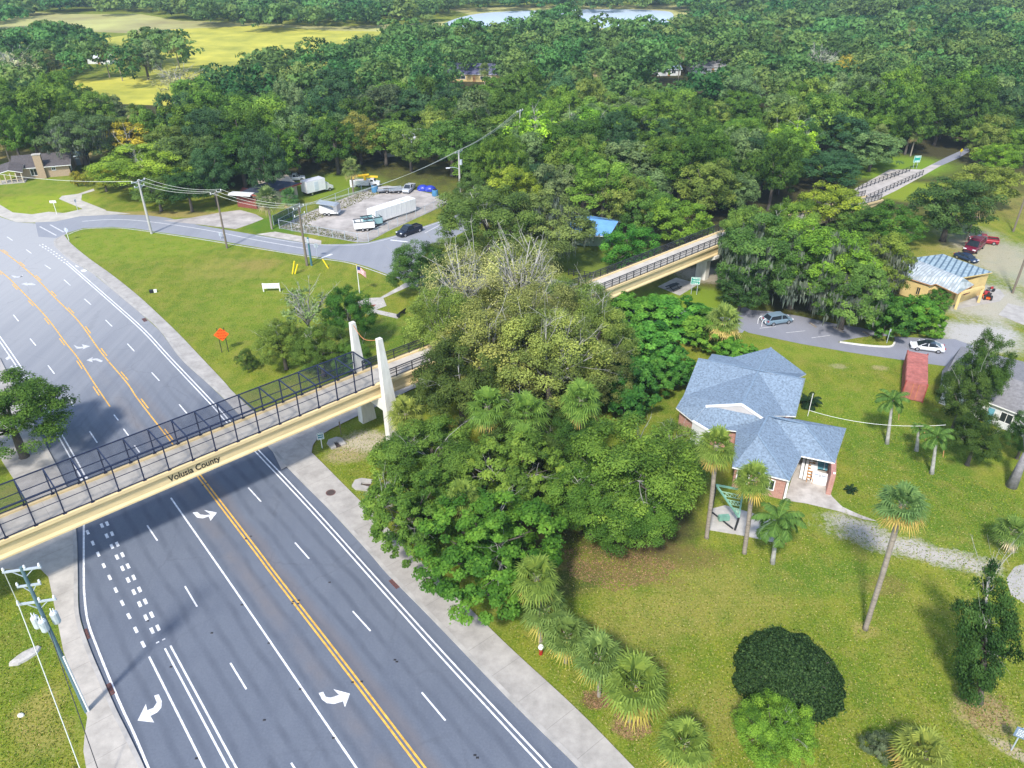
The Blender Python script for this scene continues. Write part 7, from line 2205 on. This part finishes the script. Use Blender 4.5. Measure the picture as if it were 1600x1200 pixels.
# picnic slab under the trail bridge
g = P(1052, 452)
t = thing('picnic_table', 'dark picnic table on a slab under the trail bridge', 'picnic table', (g.x, g.y, .06), R(40))
b = MB(); b.box((0, 0, .75), (2.2, .8, .06)); b.build('tabletop', 'black_metal', t)
for s in (-1, 1):
    b = MB(); b.box((0, s * .8, .45), (2.2, .28, .05)); b.build('bench_seat', 'black_metal', t)
    b = MB(); b.beam((s * .8, -.8, 0), (s * .8, .35, .74), .08); b.beam((s * .8, .8, 0), (s * .8, -.35, .74), .08); b.build('leg', 'black_metal', t)
sheet('picnic_slab', [(1028, 448), (1062, 462), (1092, 444), (1056, 434)], 0.05, 'concrete', th=1)
# green steel frame on the patio slab (two triangular trusses with ladder bracing)
g = P(1132, 812)
t = thing('triangular_truss', 'green triangular steel frame with scroll bracing standing on the patio slab', 'frame', (g.x, g.y, .06), R(-22))
tri = [(-1.45, .6, 3.6), (1.2, .75, 3.6), (1.35, -1.15, 1.6)]
for a, b_, nm in ((tri[0], tri[1], 'top_beam'), (tri[1], tri[2], 'side_beam'), (tri[2], tri[0], 'side_beam')):
    q = MB(); q.beam(a, b_, .16); q.build(nm, 'green_paint', t)
for p0, p1 in ((tri[0], (-1.45, .6, 0)), (tri[2], (1.2, -1.25, 0))):
    q = MB(); q.beam(p0, p1, .2); q.build('leg', 'black_metal', t)
q = MB(); q.beam((-1.5, .6, .1), (1.0, -1.25, .1), .12); q.build('foot_beam', 'black_metal', t)
A_, B_, C_ = Vector(tri[0]), Vector(tri[1]), Vector(tri[2])
for f in (.2, .45, .7):
    s0, s1 = A_.lerp(C_, f), B_.lerp(C_, f)
    q = MB(); q.beam(s0, s1, .07)
    s2, s3 = A_.lerp(C_, f + .14), B_.lerp(C_, f + .14); q.beam(s2, s3, .05)
    for k in range(4): q.beam(s0.lerp(s1, k / 4), s2.lerp(s3, (k + .5) / 4), .05); q.beam(s2.lerp(s3, (k + .5) / 4), s0.lerp(s1, (k + 1) / 4), .05)
    q.build('lattice', mat('lattice_green', (.3, .48, .33), .6, .2, 2), t)
q = MB(); q.box((-.1, -.2, .35), (1.1, .5, .5), .5); q.build('base_box', 'green_paint', t)
# forked bare trunk at the right edge
g = P(1580, 760)
t = thing('dead_trunk', 'grey forked dead trunk at the right edge beside the dark tree', 'tree', (g.x, g.y, 0))
b = MB(); b.tube([(0, 0, -.2), (.1, .05, 2.5), (.25, .1, 4.6)], [.62, .42, .36], 10)
b.tube([(.22, .1, 4.4), (-.5, .2, 6.2), (-.7, .3, 8.4)], [.3, .2, .12], 8); b.tube([(.22, .1, 4.4), (.8, .2, 6.0), (1.0, .3, 8.8)], [.3, .22, .14], 8)
b.tube([(-.6, .25, 7.4), (-1.8, .3, 8.4)], [.12, .05], 6); b.tube([(.95, .3, 8.0), (-.2, .4, 9.3), (-1.0, .5, 9.3)], [.12, .08, .04], 6)
b.build('trunk', mat('dead_wood', (.2, .19, .2), .9, .35, 2), t, True)
b = MB(); b.tube([(.2, .1, 2.0), (.9, .2, 2.9), (1.5, .2, 3.1)], [.16, .1, .04], 6); b.build('branch_stub', 'bark', t, True)
# timber wheel stops in the parking lot
for i, (a, b_) in enumerate((((1265, 505), (1275, 512)), ((1302, 512), (1318, 520)), ((1348, 519), (1360, 526)))):
    an, L, A, B = pframe(a, b_)
    q = MB(); q.box((0, 0, .09), (L, .22, .18)); q.box((0, 0, .19), (L * .96, .14, .03))
    o = q.build('wheel_stop', 'palm_bark', None, loc=(A + B) / 2); o.rotation_euler = (0, 0, an)
    tag(o, ['left timber wheel stop in the shaded parking row', 'middle timber wheel stop in the shaded parking row', 'right timber wheel stop nearest the parking island'][i], 'wheel stop', 'timber wheel stops in the parking lot')
# ================================================================ AIR
hz_m = bpy.data.materials.new('haze'); hz_m.use_nodes = True
nt = hz_m.node_tree
nt.nodes.remove(nt.nodes['Principled BSDF'])
pv = nt.nodes.new('ShaderNodeVolumePrincipled')
pv.inputs['Color'].default_value = (.6, .78, .98, 1)
pv.inputs['Density'].default_value = 0.00015
nt.links.new(pv.outputs[0], nt.nodes['Material Output'].inputs['Volume'])
b = MB(); b.box((0, 2250, 29), (7400, 6200, 60)); o = b.build('haze', hz_m); setting(o, 'stuff')
